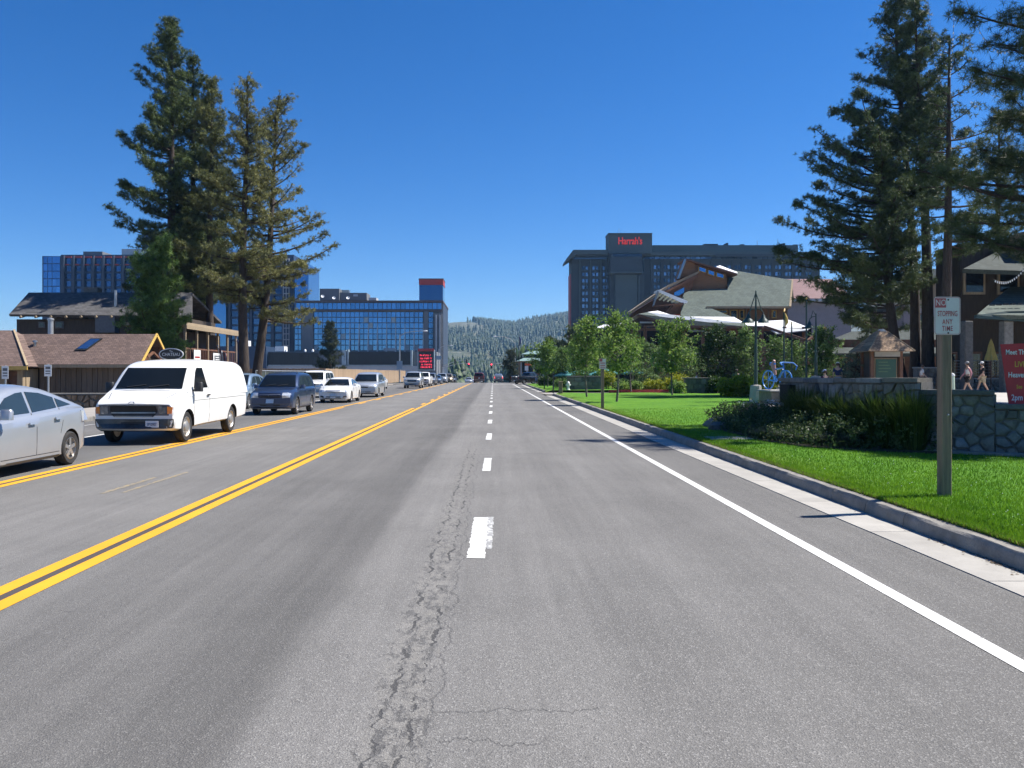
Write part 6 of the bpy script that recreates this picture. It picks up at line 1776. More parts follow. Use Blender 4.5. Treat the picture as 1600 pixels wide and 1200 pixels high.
def chalet():
    b = Vector((X(1580, 52), 52, PLZ))
    t = empty('shaded_chalet', b, 0, 'dark timber chalet with grey-green roof and upper gables at the right edge', 'building')
    def q(u, v_, d): return tuple(at(u, v_, d) - b)
    MB().box(X(1508, 53) - b.x, 22, 1.5, 4.5, 0, 9.5).build('wall', MAT['dark_wood'], t)
    m = MB(); m.prism([q(1527, 491, 48.5), q(1592, 436, 55), q(1900, 436, 55), q(1900, 500, 47)], (0, .12, -.22)); m.build('lower_roof', MAT['green_shingle'], t)
    m = MB(); m.prism([q(1526, 492, 48.3), q(1570, 486.5, 48.6), q(1640, 485, 48.6), q(1640, 505, 48.6), q(1526, 497, 48.3)], (0, .25, 0)); m.build('fascia', MAT['green_metal'], t)
    for k in range(5): MB().box(X(1545 + 11 * k, 49.5) - b.x, X(1552 + 11 * k, 49.5) - b.x, -2.65, -2.55, Z(478 - .6 * k, 49.5) - PLZ, Z(475.5 - .6 * k, 49.5) - PLZ).build('snow_guard', MAT['black_metal'], t)
    MB().box(X(1590, 52.5) - b.x, X(1640, 52.5) - b.x, -.2, 1.4, 7.6, 10).build('upper_gable', MAT['tan_wood'], t)
    m = MB(); m.prism([q(1505, 420, 50.5), q(1600, 372, 56), q(1800, 372, 56), q(1800, 430, 50)], (0, .12, -.25)); m.build('upper_roof', MAT['umber_roof'], t)
    for (u, w_) in ((1572, .55), (1510, .5)):
        MB().cbox(X(u, 49) - b.x - w_ / 2, X(u, 49) - b.x + w_ / 2, -3.3, -2.7, 0, 4.2, .05).build('stone_pillar', MAT['stone'], t)
    for k in range(5):
        f_ = MB().box(.2 + 1.6 * k - 4, 1.4 + 1.6 * k - 4, 1.38, 1.5, .2, 2.5).build('door', MAT['log_wood'], t)
        MB().box(.35 + 1.6 * k - 4, 1.25 + 1.6 * k - 4, 1.34, 1.38, .9, 2.35).build('pane', MAT['dark_glass'], f_)
    for k in range(4):
        f_ = MB().box(-2.2 + 2.2 * k, -.8 + 2.2 * k, 1.38, 1.5, 6.2, 7.8).build('window', MAT['tan_wood'], t)
        MB().box(-2.05 + 2.2 * k, -.95 + 2.2 * k, 1.34, 1.38, 6.35, 7.65).build('pane', MAT['dark_glass'], f_)
chalet()
# gabled house glimpsed between the pine trunks
b = Vector((X(1480, 95), 95, PLZ))
t = empty('gabled_house', b, 0, 'pale tan gabled house glimpsed between the pine trunks', 'building')
MB().box(-5, 6, 0, 10, 0, 9).build('wall', MAT['mauve'], t)
m = MB(); m.prism([(-6, -.6, 8.8), (.5, -.6, 13.5), (7, -.6, 8.8), (7, -.6, 8.4), (.5, -.6, 13.1), (-6, -.6, 8.4)], (0, 11, 0)); m.build('roof', MAT['umber_roof'], t)
m = MB(); m.prism([(-5, .0, 9), (.5, .0, 13), (6, .0, 9)], (0, 9, 0)); m.build('gable', MAT['tan_wood'], t)
for k in range(3):
    f_ = MB().box(-3.6 + 3 * k, -2 + 3 * k, -.1, .02, 6, 8).build('window', MAT['log_wood'], t)
    MB().box(-3.45 + 3 * k, -2.15 + 3 * k, -.14, -.1, 6.15, 7.85).build('pane', MAT['dark_glass'], f_)
# ------------------------------------------------------------------ trees
def barkmat(name, c):
    g = NT(name)
    n1 = g.noise(4, 5, .7, g.mapv((3, 3, .5))); n2 = g.noise(14, 4, .65, g.mapv((2, 2, .6)))
    cc = g.ramp(n1, [(.3, tuple(k * .45 for k in c)), (.55, c), (.75, tuple(k * 1.4 for k in c))])
    g.col(g.mix(g.mapr(n2, .5, .7, 0, .6), cc, tuple(k * .35 for k in c))); g.set(Roughness=.95)
    g.bump(n1, .9, .05)
    return g.mat
MAT['bark'] = barkmat('pine_bark', (.062, .046, .037))
MAT['bark_grey'] = barkmat('young_bark', (.20, .17, .14))
MAT['pine'] = leafmat('pine_needles', (.026, .046, .015), (.165, .215, .066), .18)
MAT['pine_olive'] = leafmat('olive_pine_needles', (.045, .06, .018), (.24, .25, .085), .2)
MAT['pine_dark'] = leafmat('shaded_pine_needles', (.020, .038, .014), (.135, .18, .062), .18)
MAT['pine_brown'] = leafmat('browning_pine_needles', (.062, .074, .024), (.32, .31, .115), .22)
MAT['pine_fresh'] = leafmat('fresh_pine_needles', (.045, .105, .020), (.22, .33, .085), .25)
MAT['spruce_pale'] = leafmat('blue_spruce_needles', (.05, .085, .055), (.14, .2, .14), .2)
MAT['spruce'] = leafmat('spruce_needles', (.030, .045, .022), (.085, .10, .05), .2)
MAT['leaf'] = leafmat('bright_leaves', (.060, .135, .018), (.27, .38, .09), .45)
MAT['leaf_grey'] = leafmat('grey_green_leaves', (.055, .11, .028), (.21, .31, .10), .45)
MAT['leaf_dark'] = leafmat('dark_leaves', (.015, .04, .010), (.06, .11, .025), .35)
MAT['leaf_yellow'] = leafmat('yellow_green_leaves', (.14, .20, .015), (.42, .42, .03), .4)

def quat_mats(g, n):
    q = g.normal(size=(n, 4)); q /= np.linalg.norm(q, axis=1)[:, None]
    w_, x, y, z = q.T
    return np.stack([np.stack([1 - 2 * (y * y + z * z), 2 * (x * y - z * w_), 2 * (x * z + y * w_)], 1),
                     np.stack([2 * (x * y + z * w_), 1 - 2 * (x * x + z * z), 2 * (y * z - x * w_)], 1),
                     np.stack([2 * (x * z - y * w_), 2 * (y * z + x * w_), 1 - 2 * (x * x + y * y)], 1)], 1)

def tuft_template(n, wid, seed, flat=.0):
    g = np.random.default_rng(seed)
    v = np.zeros((n, 3, 3), np.float32)
    for i in range(n):
        d = g.normal(size=3); d[2] = d[2] * .8 + .25
        d /= np.linalg.norm(d)
        p = np.cross(d, g.normal(size=3)); p /= np.linalg.norm(p)
        L = g.uniform(.75, 1.1)
        v[i, 0] = d * .08 - p * wid * .5; v[i, 1] = d * .08 + p * wid * .5; v[i, 2] = d * L
    return v.reshape(-1, 3), np.arange(3 * n).reshape(-1, 3)

def leaf_template(n, size, seed, spread=1.0):
    g = np.random.default_rng(seed)
    v = np.zeros((n, 4, 3), np.float32); f = []
    for i in range(n):
        c = g.normal(size=3) * .42 * spread
        d = g.normal(size=3); d /= np.linalg.norm(d)
        p = np.cross(d, g.normal(size=3)); p /= np.linalg.norm(p)
        s_ = size * g.uniform(.7, 1.2)
        v[i, 0] = c - d * s_; v[i, 1] = c + p * s_ * .5; v[i, 2] = c + d * s_; v[i, 3] = c - p * s_ * .5
        f += [(4 * i, 4 * i + 1, 4 * i + 2), (4 * i, 4 * i + 2, 4 * i + 3)]
    return v.reshape(-1, 3), np.array(f)

def clumps(pos, scale, tmpl, g, tint, upright=False):
    tv, tf = tmpl
    n = len(pos)
    if upright:
        a = g.uniform(0, 6.283, n); c, s_ = np.cos(a), np.sin(a); z = np.zeros(n); o = np.ones(n)
        Rm = np.stack([np.stack([c, -s_, z], 1), np.stack([s_, c, z], 1), np.stack([z, z, o], 1)], 1)
    else: Rm = quat_mats(g, n)
    v = np.einsum('nij,kj->nki', Rm, tv) * np.asarray(scale)[:, None, None] + np.asarray(pos)[:, None, :]
    f = (tf[None] + (np.arange(n) * len(tv))[:, None, None]).reshape(-1, 3)
    return v.reshape(-1, 3), f, np.repeat(np.asarray(tint), len(tv))

TUFT = [tuft_template(17, .13, k) for k in range(3)]
TUFT_FINE = [tuft_template(30, .055, 10 + k) for k in range(2)]

def pine(label, base, h, cb, rad, seed, mat, group, prof=None, step=.36, lean=(0, 0), tr=.34, tuft=.235, tmpl=None, per=4, name='pine_tree', low_bare=.0, bias=None, bark='bark', droop=.12, tint_noise=.0):
    """a pine: curved tapering trunk, whorled limbs with side twigs, needle brushes at the twig ends"""
    r = random.Random(seed); g = np.random.default_rng(seed)
    t = empty(name, base, 0, label, 'tree', group)
    prof = prof or (lambda s_: (1 - s_) ** .75 * (.55 + .45 * min(1, s_ / .18)))
    bend = (r.uniform(-.25, .25), r.uniform(-.25, .25))
    def axis(z):
        s_ = z / h
        return Vector((lean[0] * s_ + bend[0] * sin(s_ * 5), lean[1] * s_ + bend[1] * sin(s_ * 4 + 1), z))
    pts = [axis(h * k / 14) for k in range(15)]
    rad_t = [tr * (1.28 if k == 0 else 1) * (1 - .93 * k / 14) + .02 for k in range(15)]
    MB().tube(pts, rad_t, 10).build('trunk', MAT[bark], t, 60)
    br = MB(); tp, ts, tt = [], [], []
    z = cb
    while z < h - .25:
        s_ = (z - cb) / (h - cb)
        for _ in range(r.choice((1, 2, 2, 3)) if s_ < .85 else 2):
            az = r.uniform(0, 2 * pi)
            ln = rad * prof(s_) * r.uniform(.55, 1.15) + .25
            if bias: ln *= 1 + bias[1] * cos(az - bias[0])
            if ln < .3: ln = .3
            o = axis(z + r.uniform(-.15, .15))
            up = r.uniform(-.25, .1) - droop + .75 * s_ ** 1.5
            d = Vector((cos(az), sin(az), 0))
            n = 5
            bp = []
            wob = r.uniform(-.3, .3)
            for k in range(n + 1):
                q = k / n
                side = Vector((-d.y, d.x, 0)) * wob * sin(q * 3) * ln * .18
                bp.append(o + d * ln * q + side + Vector((0, 0, ln * (up * q + .28 * q * q))))
            rb = min(.10, .018 + .016 * ln)
            br.tube(bp, [rb * (1 - .8 * k / n) + .006 for k in range(n + 1)], 4, cap=False)
            # twigs
            q = max(low_bare, .16)
            tone = r.random()
            while q <= 1.001:
                k = min(n - 1, int(q * n)); e = bp[k].lerp(bp[k + 1], q * n - k)
                for sd_ in (-1, 1):
                    if q < .99 and r.random() < .25: continue
                    tl = (.22 + .30 * ln * (1 - q * .75) * .45) * r.uniform(.6, 1.3)
                    a2 = az + sd_ * r.uniform(.5, 1.15) if q < .99 else az + r.uniform(-.2, .2)
                    te = e + Vector((cos(a2), sin(a2), r.uniform(-.1, .5))) * tl
                    if tl > .25: br.tube([e, te], [.016, .008], 3, cap=False)
                    for j in range(per + 2 if q < .99 else 2):
                        u = r.uniform(.25, 1.05)
                        tp.append(e.lerp(te, u) + Vector((r.gauss(0, .14), r.gauss(0, .14), r.gauss(.03, .11))) * (tuft / .235))
                        ts.append(tuft * r.uniform(.65, 1.15)); tt.append(min(1, max(0, .35 * tone + .65 * r.random() + (r.gauss(0, tint_noise) if tint_noise else 0))))
                    if q > .99: break
                q += r.uniform(.30, .48) / max(.6, ln)
                if q > 1 and q < 1.25 and r.random() < .9: q = 1.0 if q < 1.2 else q
                if q > 1.0: break
            # brush at the tip
            for j in range(2):
                tp.append(bp[-1] + Vector((r.gauss(0, .12), r.gauss(0, .12), r.gauss(.05, .1)))); ts.append(tuft * r.uniform(.7, 1.15)); tt.append(r.random())
        z += step * r.uniform(.7, 1.3)
    for j in range(6): tp.append(axis(h) + Vector((r.gauss(0, .1), r.gauss(0, .1), -r.uniform(0, .5)))); ts.append(tuft); tt.append(r.random())
    br.build('branches', MAT[bark], t)
    tp = np.array([tuple(p) for p in tp], np.float32)
    v, f, ti = clumps(tp, np.array(ts), (tmpl or TUFT)[seed % len(tmpl or TUFT)], g, np.array(tt))
    link('crown', np_mesh('crown', v, f, MAT[mat], ti), t)
    return t

GL, GR = 'tall pines beside the cabin', 'tall pines on the plaza'
def pz(u, d, z0=.1): return (X(u, d), d, z0)
bigprof = lambda s_: (1 - s_) ** .8 * (.62 + .38 * min(1, s_ / .12)) * (1.06 + .12 * sin(s_ * 17))
pine('tallest dark green pine of the cabin group, its tip highest on the left', pz(268, 80), Z(30, 80), 8.0, 6.0, 11, 'pine', GL, bigprof, step=.38, per=5, tr=.58, tuft=.35, bias=(pi, .22))
pine('second dark green pine leaning close behind the tallest one', pz(302, 83), Z(92, 83), 8.6, 4.4, 12, 'pine', GL, bigprof, step=.40, per=5, tr=.50, tuft=.35)
pine('olive tinted pine in the middle of the cabin group', pz(329, 79), Z(128, 79), 9.2, 3.6, 13, 'pine_olive', GL, bigprof, step=.36, per=5, tr=.42, tuft=.36)
pine('browning pine with bare lower trunk left of the road queue', pz(383, 57), Z(122, 57), 6.6, 2.9, 14, 'pine_brown', GL, bigprof, step=.30, per=5, tr=.36, tint_noise=.12)
pine('thin rusty brown pine leaning over the roadside, rightmost of its group', pz(398, 61), Z(152, 61), 5.6, 4.1, 15, 'pine_brown', GL, lambda s_: (1 - s_) ** .62 * (.8 + .2 * min(1, s_ / .1)), step=.30, per=5, tr=.36, lean=(1.9, .3), bias=(0, .3), tint_noise=.12)
pine('bushy fresh green young pine in front of the dark lodge', pz(241, 57), Z(384, 57), 1.0, 2.3, 16, 'pine_fresh', None, lambda s_: (1 - s_) ** .55 * (.6 + .4 * min(1, s_ / .15)), step=.18, per=5, tr=.19, tuft=.31, droop=-.1)
pine('lone dull spruce standing before the black panels of the casino', pz(516, 140), Z(503, 140), .8, 2.5, 17, 'spruce', None, lambda s_: (1 - s_) ** .9, step=.22, per=4, tr=.2, tuft=.34, name='spruce_tree')
rp = lambda s_: (1 - s_) ** .7 * (.7 + .3 * min(1, s_ / .15))
pine('left leaning pine with wide low crown above the kiosk', pz(1412, 56, PLZ), Z(172, 56) - PLZ, 6.0, 4.6, 21, 'pine_dark', GR, lambda s_: (1 - s_) ** .5 * (.75 + .25 * min(1, s_ / .2)), step=.20, tuft=.28, per=6, low_bare=.28, tr=.36, lean=(-2.4, .0), bias=(pi, .45))
pine('tall bare-stemmed pine topping the picture, left of a pair', pz(1428, 57, PLZ), Z(-6, 57) - PLZ, 13.0, 3.1, 22, 'pine_dark', GR, rp, step=.26, tuft=.28, per=6, low_bare=.30, tr=.36, lean=(-1.0, 0), bias=(pi, .25))
pine('tall bare-stemmed pine with thick trunk, right of the topmost pair', pz(1452, 56, PLZ), Z(-2, 56) - PLZ, 12.5, 2.6, 23, 'pine_dark', GR, rp, step=.26, tuft=.28, per=6, low_bare=.30, tr=.42, lean=(-.9, 0))
pine('pine trunk rising directly behind the no stopping sign', pz(1476, 47, PLZ), Z(58, 47) - PLZ, 8.0, 2.8, 24, 'pine_dark', GR, rp, step=.42, tuft=.27, per=5, low_bare=.4, tr=.33, lean=(.3, 0), bias=(0, .25))
pine('dense dark pine filling in behind the kiosk trunks', pz(1392, 66, PLZ), Z(300, 66) - PLZ, 4.0, 4.2, 25, 'pine_dark', GR, rp, step=.27, tuft=.30, per=5, low_bare=.3, tr=.34, bias=(pi, .3))
pine('near pine whose boughs reach in at the top right corner', (17.6, 23.4, .2), 18.6, 5.0, 5.2, 26, 'pine_dark', GR, lambda s_: (1 - s_) ** .6 * (.85 + .15 * min(1, s_ / .1)), step=.20, per=7, tr=.5, tmpl=TUFT_FINE, tuft=.26, low_bare=.22)
pine('pine beyond the picture edge shading the stone wall', (22.5, 18.6, .2), 20.5, 4.6, 4.4, 27, 'pine_dark', GR, rp, step=.45, per=4, tr=.45, tuft=.36)
pine('short near pine half out of the picture right of the near boughs', (21.3, 30.0, PLZ), 13.8, 4.2, 4.6, 29, 'pine_dark', GR, rp, step=.24, per=6, tr=.36, tmpl=TUFT_FINE, tuft=.27, low_bare=.2)
pine('pine at the right edge behind the dark chalet', pz(1560, 72, PLZ), Z(170, 72) - PLZ, 8, 3.4, 28, 'pine_dark', GR, rp, step=.45, per=4, tr=.35)

GC = 'dark conifers past the lawn'
for i, (u, d, vt, rr, lab) in enumerate(((797, 152, 547, 1.7, 'slim dark spruce beside the far street light'), (858, 128, 528, 2.3, 'dark conifer behind the round green tree, leftmost of its clump'), (874, 122, 533, 2.2, 'dark conifer second of the clump past the lawn'), (893, 118, 512, 2.6, 'tallest dark conifer of the clump past the lawn'), (912, 115, 524, 2.4, 'dark conifer at the lodge end of the clump'))):
    pine(lab, pz(u, d, .0 if d < 150 else gz(d)), Z(vt, d), .6, rr, 40 + i, 'pine_dark' if i else 'spruce', GC, lambda s_: (1 - s_) ** .8, step=.26, per=3, tr=.18, tuft=.38, name='spruce_tree' if i == 0 else 'conifer_tree')

LEAF = [leaf_template(13, .29, 60 + k) for k in range(3)]
def leafy(label, base, h, cb, rad, seed, mat, group, n=300, cs=.34, tr=.06, stems=1, name='young_tree', squash=1.0, pointed=.5, cat='tree'):
    """a young broadleaf tree: thin stem, rising limbs, leaf clusters gathered round the limb ends"""
    r = random.Random(seed); g = np.random.default_rng(seed)
    t = empty(name, base, 0, label, cat, group)
    wood = MB()
    bx, by = r.uniform(-.1, .1), r.uniform(-.1, .1)
    def axis(z): return Vector((bx * sin(z * 1.1), by * sin(z * .9 + 1), z))
    MB().tube([axis(h * .92 * k / 8) for k in range(9)], [tr * (1 - .85 * k / 8) + .006 for k in range(9)], 8).build('trunk', MAT['bark_grey'], t, 60)
    ends = []
    nb = max(10, int(12 * (h - cb)))
    for k in range(nb):
        s_ = (k + r.random()) / nb
        z = cb + (h - cb) * s_ * .93
        az = k * 2.4 + r.uniform(-.5, .5)
        pr = (sin(pi * min(1, (s_ * (1 - pointed * .35) + .18)) ** .8)) ** .7
        ln = max(.15, rad * pr * r.uniform(.4, 1.25))
        o = axis(z - .12 * ln)
        e = o + Vector((cos(az) * ln, sin(az) * ln, ln * r.uniform(.25, .75)))
        wood.tube([o, o.lerp(e, .5) + Vector((0, 0, -.05 * ln)), e], [tr * .35 * (1 - s_ * .6) + .004, tr * .2 + .003, .004], 4, cap=False)
        ends.append((o, e, ln))
    wood.build('branches', MAT['bark_grey'], t)
    tp, ts, tt = [], [], []
    for i in range(n):
        o, e, ln = r.choice(ends)
        p = o.lerp(e, r.uniform(.35, 1.1)) + Vector((r.gauss(0, .13), r.gauss(0, .13), r.gauss(.05, .12))) * min(1.2, rad)
        tp.append(tuple(p)); ts.append(cs * r.uniform(.6, 1.2)); tt.append(r.random())
    for i in range(12):
        tp.append(tuple(axis(h) + Vector((r.gauss(0, .08), r.gauss(0, .08), -r.uniform(0, .4))))); ts.append(cs * .6); tt.append(r.random())
    v, f, ti = clumps(np.array(tp, np.float32), np.array(ts), LEAF[seed % 3], g, np.array(tt))
    link('crown', np_mesh('crown', v, f, MAT[mat], ti), t)
    return t
GY = 'young trees along the lawn'
leafy('young tree with thin pale trunk at the lawn corner left of the small sign', (X(917, 53), 53, .17), Z(496, 53) - .17, 1.5, 1.15, 1, 'leaf', GY, 240, .34, pointed=1.0)
leafy('tall young tree just right of the small sign post', (X(964, 44.5), 44.5, .17), Z(488, 44.5) - .17, 1.55, .95, 2, 'leaf', GY, 250, .30, pointed=1.0)
leafy('young tree farther back between two lawn trees', (X(986, 69), 69, .17), Z(505, 69) - .17, 1.6, 1.1, 3, 'leaf', GY, 190, .34, pointed=.9)
leafy('broad young tree standing alone nearest the lodge front', (X(1050, 58), 58, .17), Z(504, 58) - .17, 1.6, 1.4, 4, 'leaf', GY, 310, .36, pointed=1.0)
leafy('round bright green tree beyond the cross path', (X(856, 92), 92, .17), Z(533, 92) - .17, 1.5, 1.8, 5, 'leaf', GY, 380, .44, pointed=.1)
leafy('small tree beside the round one past the path', (X(878, 84), 84, .17), Z(545, 84) - .17, 1.3, 1.2, 6, 'leaf_grey', GY, 260, .36)
GB = 'leafy trees in front of the lodge'
for i, (u, d, vt, rr, mt, nn, lab) in enumerate((
    (905, 80, 530, 1.4, 'leaf', 260, 'leafy tree above the teal umbrellas, leftmost before the lodge'), (941, 82, 528, 1.3, 'leaf', 220, 'leafy tree behind the small sign'), (1008, 84, 536, 1.5, 'leaf_grey', 260, 'grey-green tree left of the broad lawn tree'), (1030, 92, 540, 1.6, 'leaf_grey', 240, 'grey-green tree against the lodge posts'),
    (1076, 80, 548, 1.5, 'leaf_grey', 250, 'low grey-green tree right of the broad lawn tree'), (1117, 66, 510, 1.6, 'leaf_dark', 520, 'dark dense tree in front of the lodge door'), (1163, 66, 512, 1.3, 'leaf_grey', 280, 'feathery pale tree left of the green lamp post'), (1214, 62, 530, 1.2, 'leaf_grey', 240, 'feathery pale tree behind the blue bicycle'),
    (1244, 60, 538, 1.2, 'leaf_grey', 240, 'feathery pale tree between the flag poles'), (1285, 58, 512, 1.3, 'leaf_grey', 330, 'feathery pale tree right of the second green lamp post'))):
    leafy(lab, (X(u, d), d, .25), Z(vt, d) - .25, .5, rr, 70 + i, mt, GB, nn, .36, name='leafy_tree', pointed=.9)
pine('small pale blue spruce beside the kiosk', pz(1338, 46, PLZ), Z(544, 46) - PLZ, .15, .75, 90, 'spruce_pale', None, lambda s_: (1 - s_) ** .9, step=.14, per=3, tr=.05, tuft=.15, name='spruce_tree', droop=-.1)
# ------------------------------------------------------------------ signs on the near side
MAT['post_wood'] = M('weathered_sign_post', (.24, .18, .12), .9, var=.3, scale=3, stretch=(8, 8, .5), bump=.5, bscale=40)
MAT['sign_red'] = M('faded_red_print', (.45, .10, .10), .55, var=.12, scale=8)
MAT['sign_face'] = M('aged_sign_face', (.66, .64, .58), .4, var=.08, scale=5)
def nostop(base, ptop, w_, h_, zc, label, detail=True, pw=.115):
    t = empty('no_stopping_sign', base, 0, label, 'sign', 'no stopping signs on wooden posts')
    MB().cbox(-pw / 2, pw / 2, -pw / 2, pw / 2, -.1, ptop, .008).build('post', MAT['post_wood'], t)
    c = .035
    def rr(a, b, y, r_):
        pts = []
        for (sx, sz, a0) in ((1, 1, 0), (-1, 1, 90), (-1, -1, 180), (1, -1, 270)):
            for k in range(5):
                an = radians(a0 + 22.5 * k)
                pts.append((sx * (a - r_) + r_ * cos(an), y, zc + sz * (b - r_) + r_ * sin(an)))
        return pts
    y0 = -pw / 2
    MB().prism(rr(w_ / 2, h_ / 2, y0 - .006, .035), (0, .005, 0)).build('sign_plate', MAT['sign_face'], t)
    m = MB(); o_, i_ = rr(w_ / 2 - .006, h_ / 2 - .006, y0 - .0075, .03), rr(w_ / 2 - .011, h_ / 2 - .011, y0 - .0075, .026)
    n = len(o_); m.add(o_ + i_, [(k, (k + 1) % n, n + (k + 1) % n, n + k) for k in range(n)]); m.build('border', MAT['sign_red'], t)
    bl = MB().box(-w_ * .46, -w_ * .05, y0 - .009, y0 - .0065, zc + h_ * .215, zc + h_ * .46).build('red_block', MAT['sign_red'], t)
    if detail:
        text('lettering', 'NO', .105, MAT['sign_face'], t, (-w_ * .25, y0 - .0098, zc + h_ * .338), ext=.0006, sx=.80, bold=.0005)
        text('lettering', 'STOPPING', .083, MAT['sign_red'], t, (.002, y0 - .0085, zc + h_ * .05), ext=.0006, sx=.64, sy=1.15, bold=.0008)
        text('lettering', 'ANY', .083, MAT['sign_red'], t, (0, y0 - .0085, zc - h_ * .16), ext=.0006, sx=.68, sy=1.05, bold=.0008, space=1.15)
        text('lettering', 'TIME', .083, MAT['sign_red'], t, (0, y0 - .0085, zc - h_ * .34), ext=.0006, sx=.68, sy=1.05, bold=.0008, space=1.15)
        for s_ in (.42, -.45): MB().lathe([(.011, 0), (.011, -.005), (.004, -.008)], 8, org=(.01, y0 - .007, zc + h_ * s_), axis='y').build('bolt', MAT['black_metal'], t)
        MB().lathe([(.016, 0), (.016, -.008), (.006, -.014)], 8, org=(.01, y0, 1.02), axis='y').build('bolt', MAT['dull_chrome'], t)
    else:
        for (a, b) in ((.02, .11), (-.2, -.12), (-.38, -.30)): MB().box(-w_ * .36, w_ * .36, y0 - .009, y0 - .0065, zc + h_ * a, zc + h_ * b).build('print_line', MAT['sign_red'], t)
    return t
zg = .18
nostop((X(1475.5, 10.3), 10.3, zg), 2.46, .325, .47, Z(493.5, 10.24) - zg, 'no stopping any time sign on a grey wooden post in the front lawn', pw=.125)
nostop((X(941.4, 37.6), 37.6, zg), Z(561, 37.6) - zg, .31, .46, Z(568.3, 37.5) - zg, 'small no stopping sign among the young lawn trees', False, .13)

# red banner at the right edge
t = empty('red_banner', (10.15, 15.75, .2), radians(0), 'tilted red banner with white and yellow lettering above the stone wall', 'banner')
MAT['banner'] = M('red_vinyl', (.50, .018, .026), .45, var=.1, scale=3)
b = Vector((10.15, 15.75, .2))
def q_(u, v_): p = at(u, v_, 15.75) - b; return Vector((p.x, p.y, p.z))
m = MB(); m.prism([q_(1563.5, 538), q_(1690, 533), q_(1690, 630), q_(1577, 636)], (0, .015, 0)); o = m.build('cloth', MAT['banner'], t)
for u in (1620, 1688): MB().tube([q_(u, 640) + Vector((0, .04, 0)) , (q_(u, 0).x, .04, .0), ], .02, 8).build('stake', MAT['black_metal'], t)
MAT['banner_yellow'] = M('yellow_print', (.62, .42, .04), .5, var=.1)
for (txt, u, v_, sz, mt, al) in (('Meet The', 1571, 550.5, .135, 'signwhite', 'LEFT'), ('LIVE', 1585, 569.5, .15, 'banner_yellow', 'LEFT'), ('Heavenly', 1575, 586, .145, 'signwhite', 'LEFT'), ('See', 1588, 604.5, .10, 'banner_yellow', 'LEFT'), ('2pm', 1580, 621.5, .16, 'signwhite', 'LEFT')):
    p = q_(u, v_)
    text('lettering', txt, sz, MAT[mt], o, (p.x, p.y - .004, p.z), ext=.0008, sx=.78, align='LEFT', bold=.002)

# ------------------------------------------------------------------ stone wall round the plaza
t = empty('plaza_stone_wall', (0, 0, 0), 0, 'stepped grey fieldstone wall in shade behind the planting bed', 'wall')
path = [(9.6, 23.6), (7.85, 22.5), (7.75, 18.6), (8.0, 16.9), (8.42, 16.3), (9.5, 15.65), (10.7, 14.9), (12.6, 14.0)]
tops = [1.55, 1.55, 1.57, 1.59, 1.36, 1.10, 1.10]
def wall_seg(a, b_, z1, i):
    a, b_ = Vector((*a, 0)), Vector((*b_, 0)); u = (b_ - a).normalized(); n = Vector((u.y, -u.x, 0))
    m = MB(); m.prism([a, b_ + u * .02, b_ - n * .45 + u * .02, a - n * .45], (0, 0, z1 - .05)); m.build('wall_core', MAT['mortar'], t)
    stone_face(t, a, b_, .12, z1 - .07, .24 if i > 1 else .33, MAT['stone'], 40 + i, .06, .012)
    k = max(1, int((b_ - a).length / .8)); 
    for j in range(k):
        p0 = a.lerp(b_, j / k) + u * .006; p1 = a.lerp(b_, (j + 1) / k) - u * .006
        MB().prism([p0 + n * .10 + Vector((0, 0, z1 - .05)), p1 + n * .10 + Vector((0, 0, z1 - .05)), p1 - n * .48 + Vector((0, 0, z1 - .05)), p0 - n * .48 + Vector((0, 0, z1 - .05))], (0, 0, .085 + .01 * (j % 2))).build('cap_stone', MAT['stone'], t)
for i in range(len(path) - 1): wall_seg(path[i], path[i + 1], tops[i], i)
m = MB()
foot = [Vector((a + .0, b_, 0)) for a, b_ in path[3:]]
for i in range(len(foot) - 1):
    u = (foot[i + 1] - foot[i]).normalized(); n = Vector((u.y, -u.x, 0))
    MB().prism([foot[i] + n * .05, foot[i + 1] + n * .05, foot[i + 1] + n * .28, foot[i] + n * .28], (0, 0, .235)).build('footing', MAT['kerb'], t)
# dark letter box opening in the upper wall
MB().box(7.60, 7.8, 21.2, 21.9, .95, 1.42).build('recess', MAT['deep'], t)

# pedestal and blue bicycle
d = 30.0
t = empty('pedestal', (X(1216, d), d, .15), 0, 'pale stone plinth under the blue bicycle', 'plinth')
MB().cbox(-.42, .62, -.5, .9, 0, Z(611.5, d) - .15, .03).build('block', MAT['stone'], t)
MB().cbox(-.50, .70, -.58, .98, Z(611.5, d) - .15, Z(609.3, d) - .15, .02).build('slab', MAT['gutter'], t)
MAT['blue'] = M('bright_blue_paint', (.035, .22, .62), .35, var=.08, coat=.5)
MAT['pink'] = M('dusty_pink_paint', (.45, .25, .22), .6, var=.1)
t = empty('blue_bicycle', (X(1216, d), d + .05, Z(609.3, d)), 0, 'bright blue bicycle sculpture standing on the stone plinth', 'bicycle')
def torus(mb, c, rad_, tub, ax, n=24, squash=1):
    pts = [Vector(c) + ax[0] * cos(2 * pi * k / n) * rad_ * squash + ax[1] * sin(2 * pi * k / n) * rad_ for k in range(n + 1)]
    mb.tube(pts, tub, 6, cap=False)
fw = Vector((.30, -.95, 0)).normalized(); upv = Vector((0, 0, 1))
P_ = lambda a, z, s_=0: Vector((0.05, .22, 0)) + fw * a + upv * z + Vector((fw.y, -fw.x, 0)) * -s_
RW = .34
for c in (.5, -.52):
    m = MB(); torus(m, P_(c, RW + .02), RW, .026, (fw, upv)); o = m.build('wheel', MAT['blue'], t, 40)
    m = MB()
    for k in range(8):
        a = pi * k / 4
        m.tube([P_(c, RW + .02), P_(c, RW + .02) + (fw * cos(a) + upv * sin(a)) * RW], .007, 4)
    m.build('spokes', MAT['blue'], o)
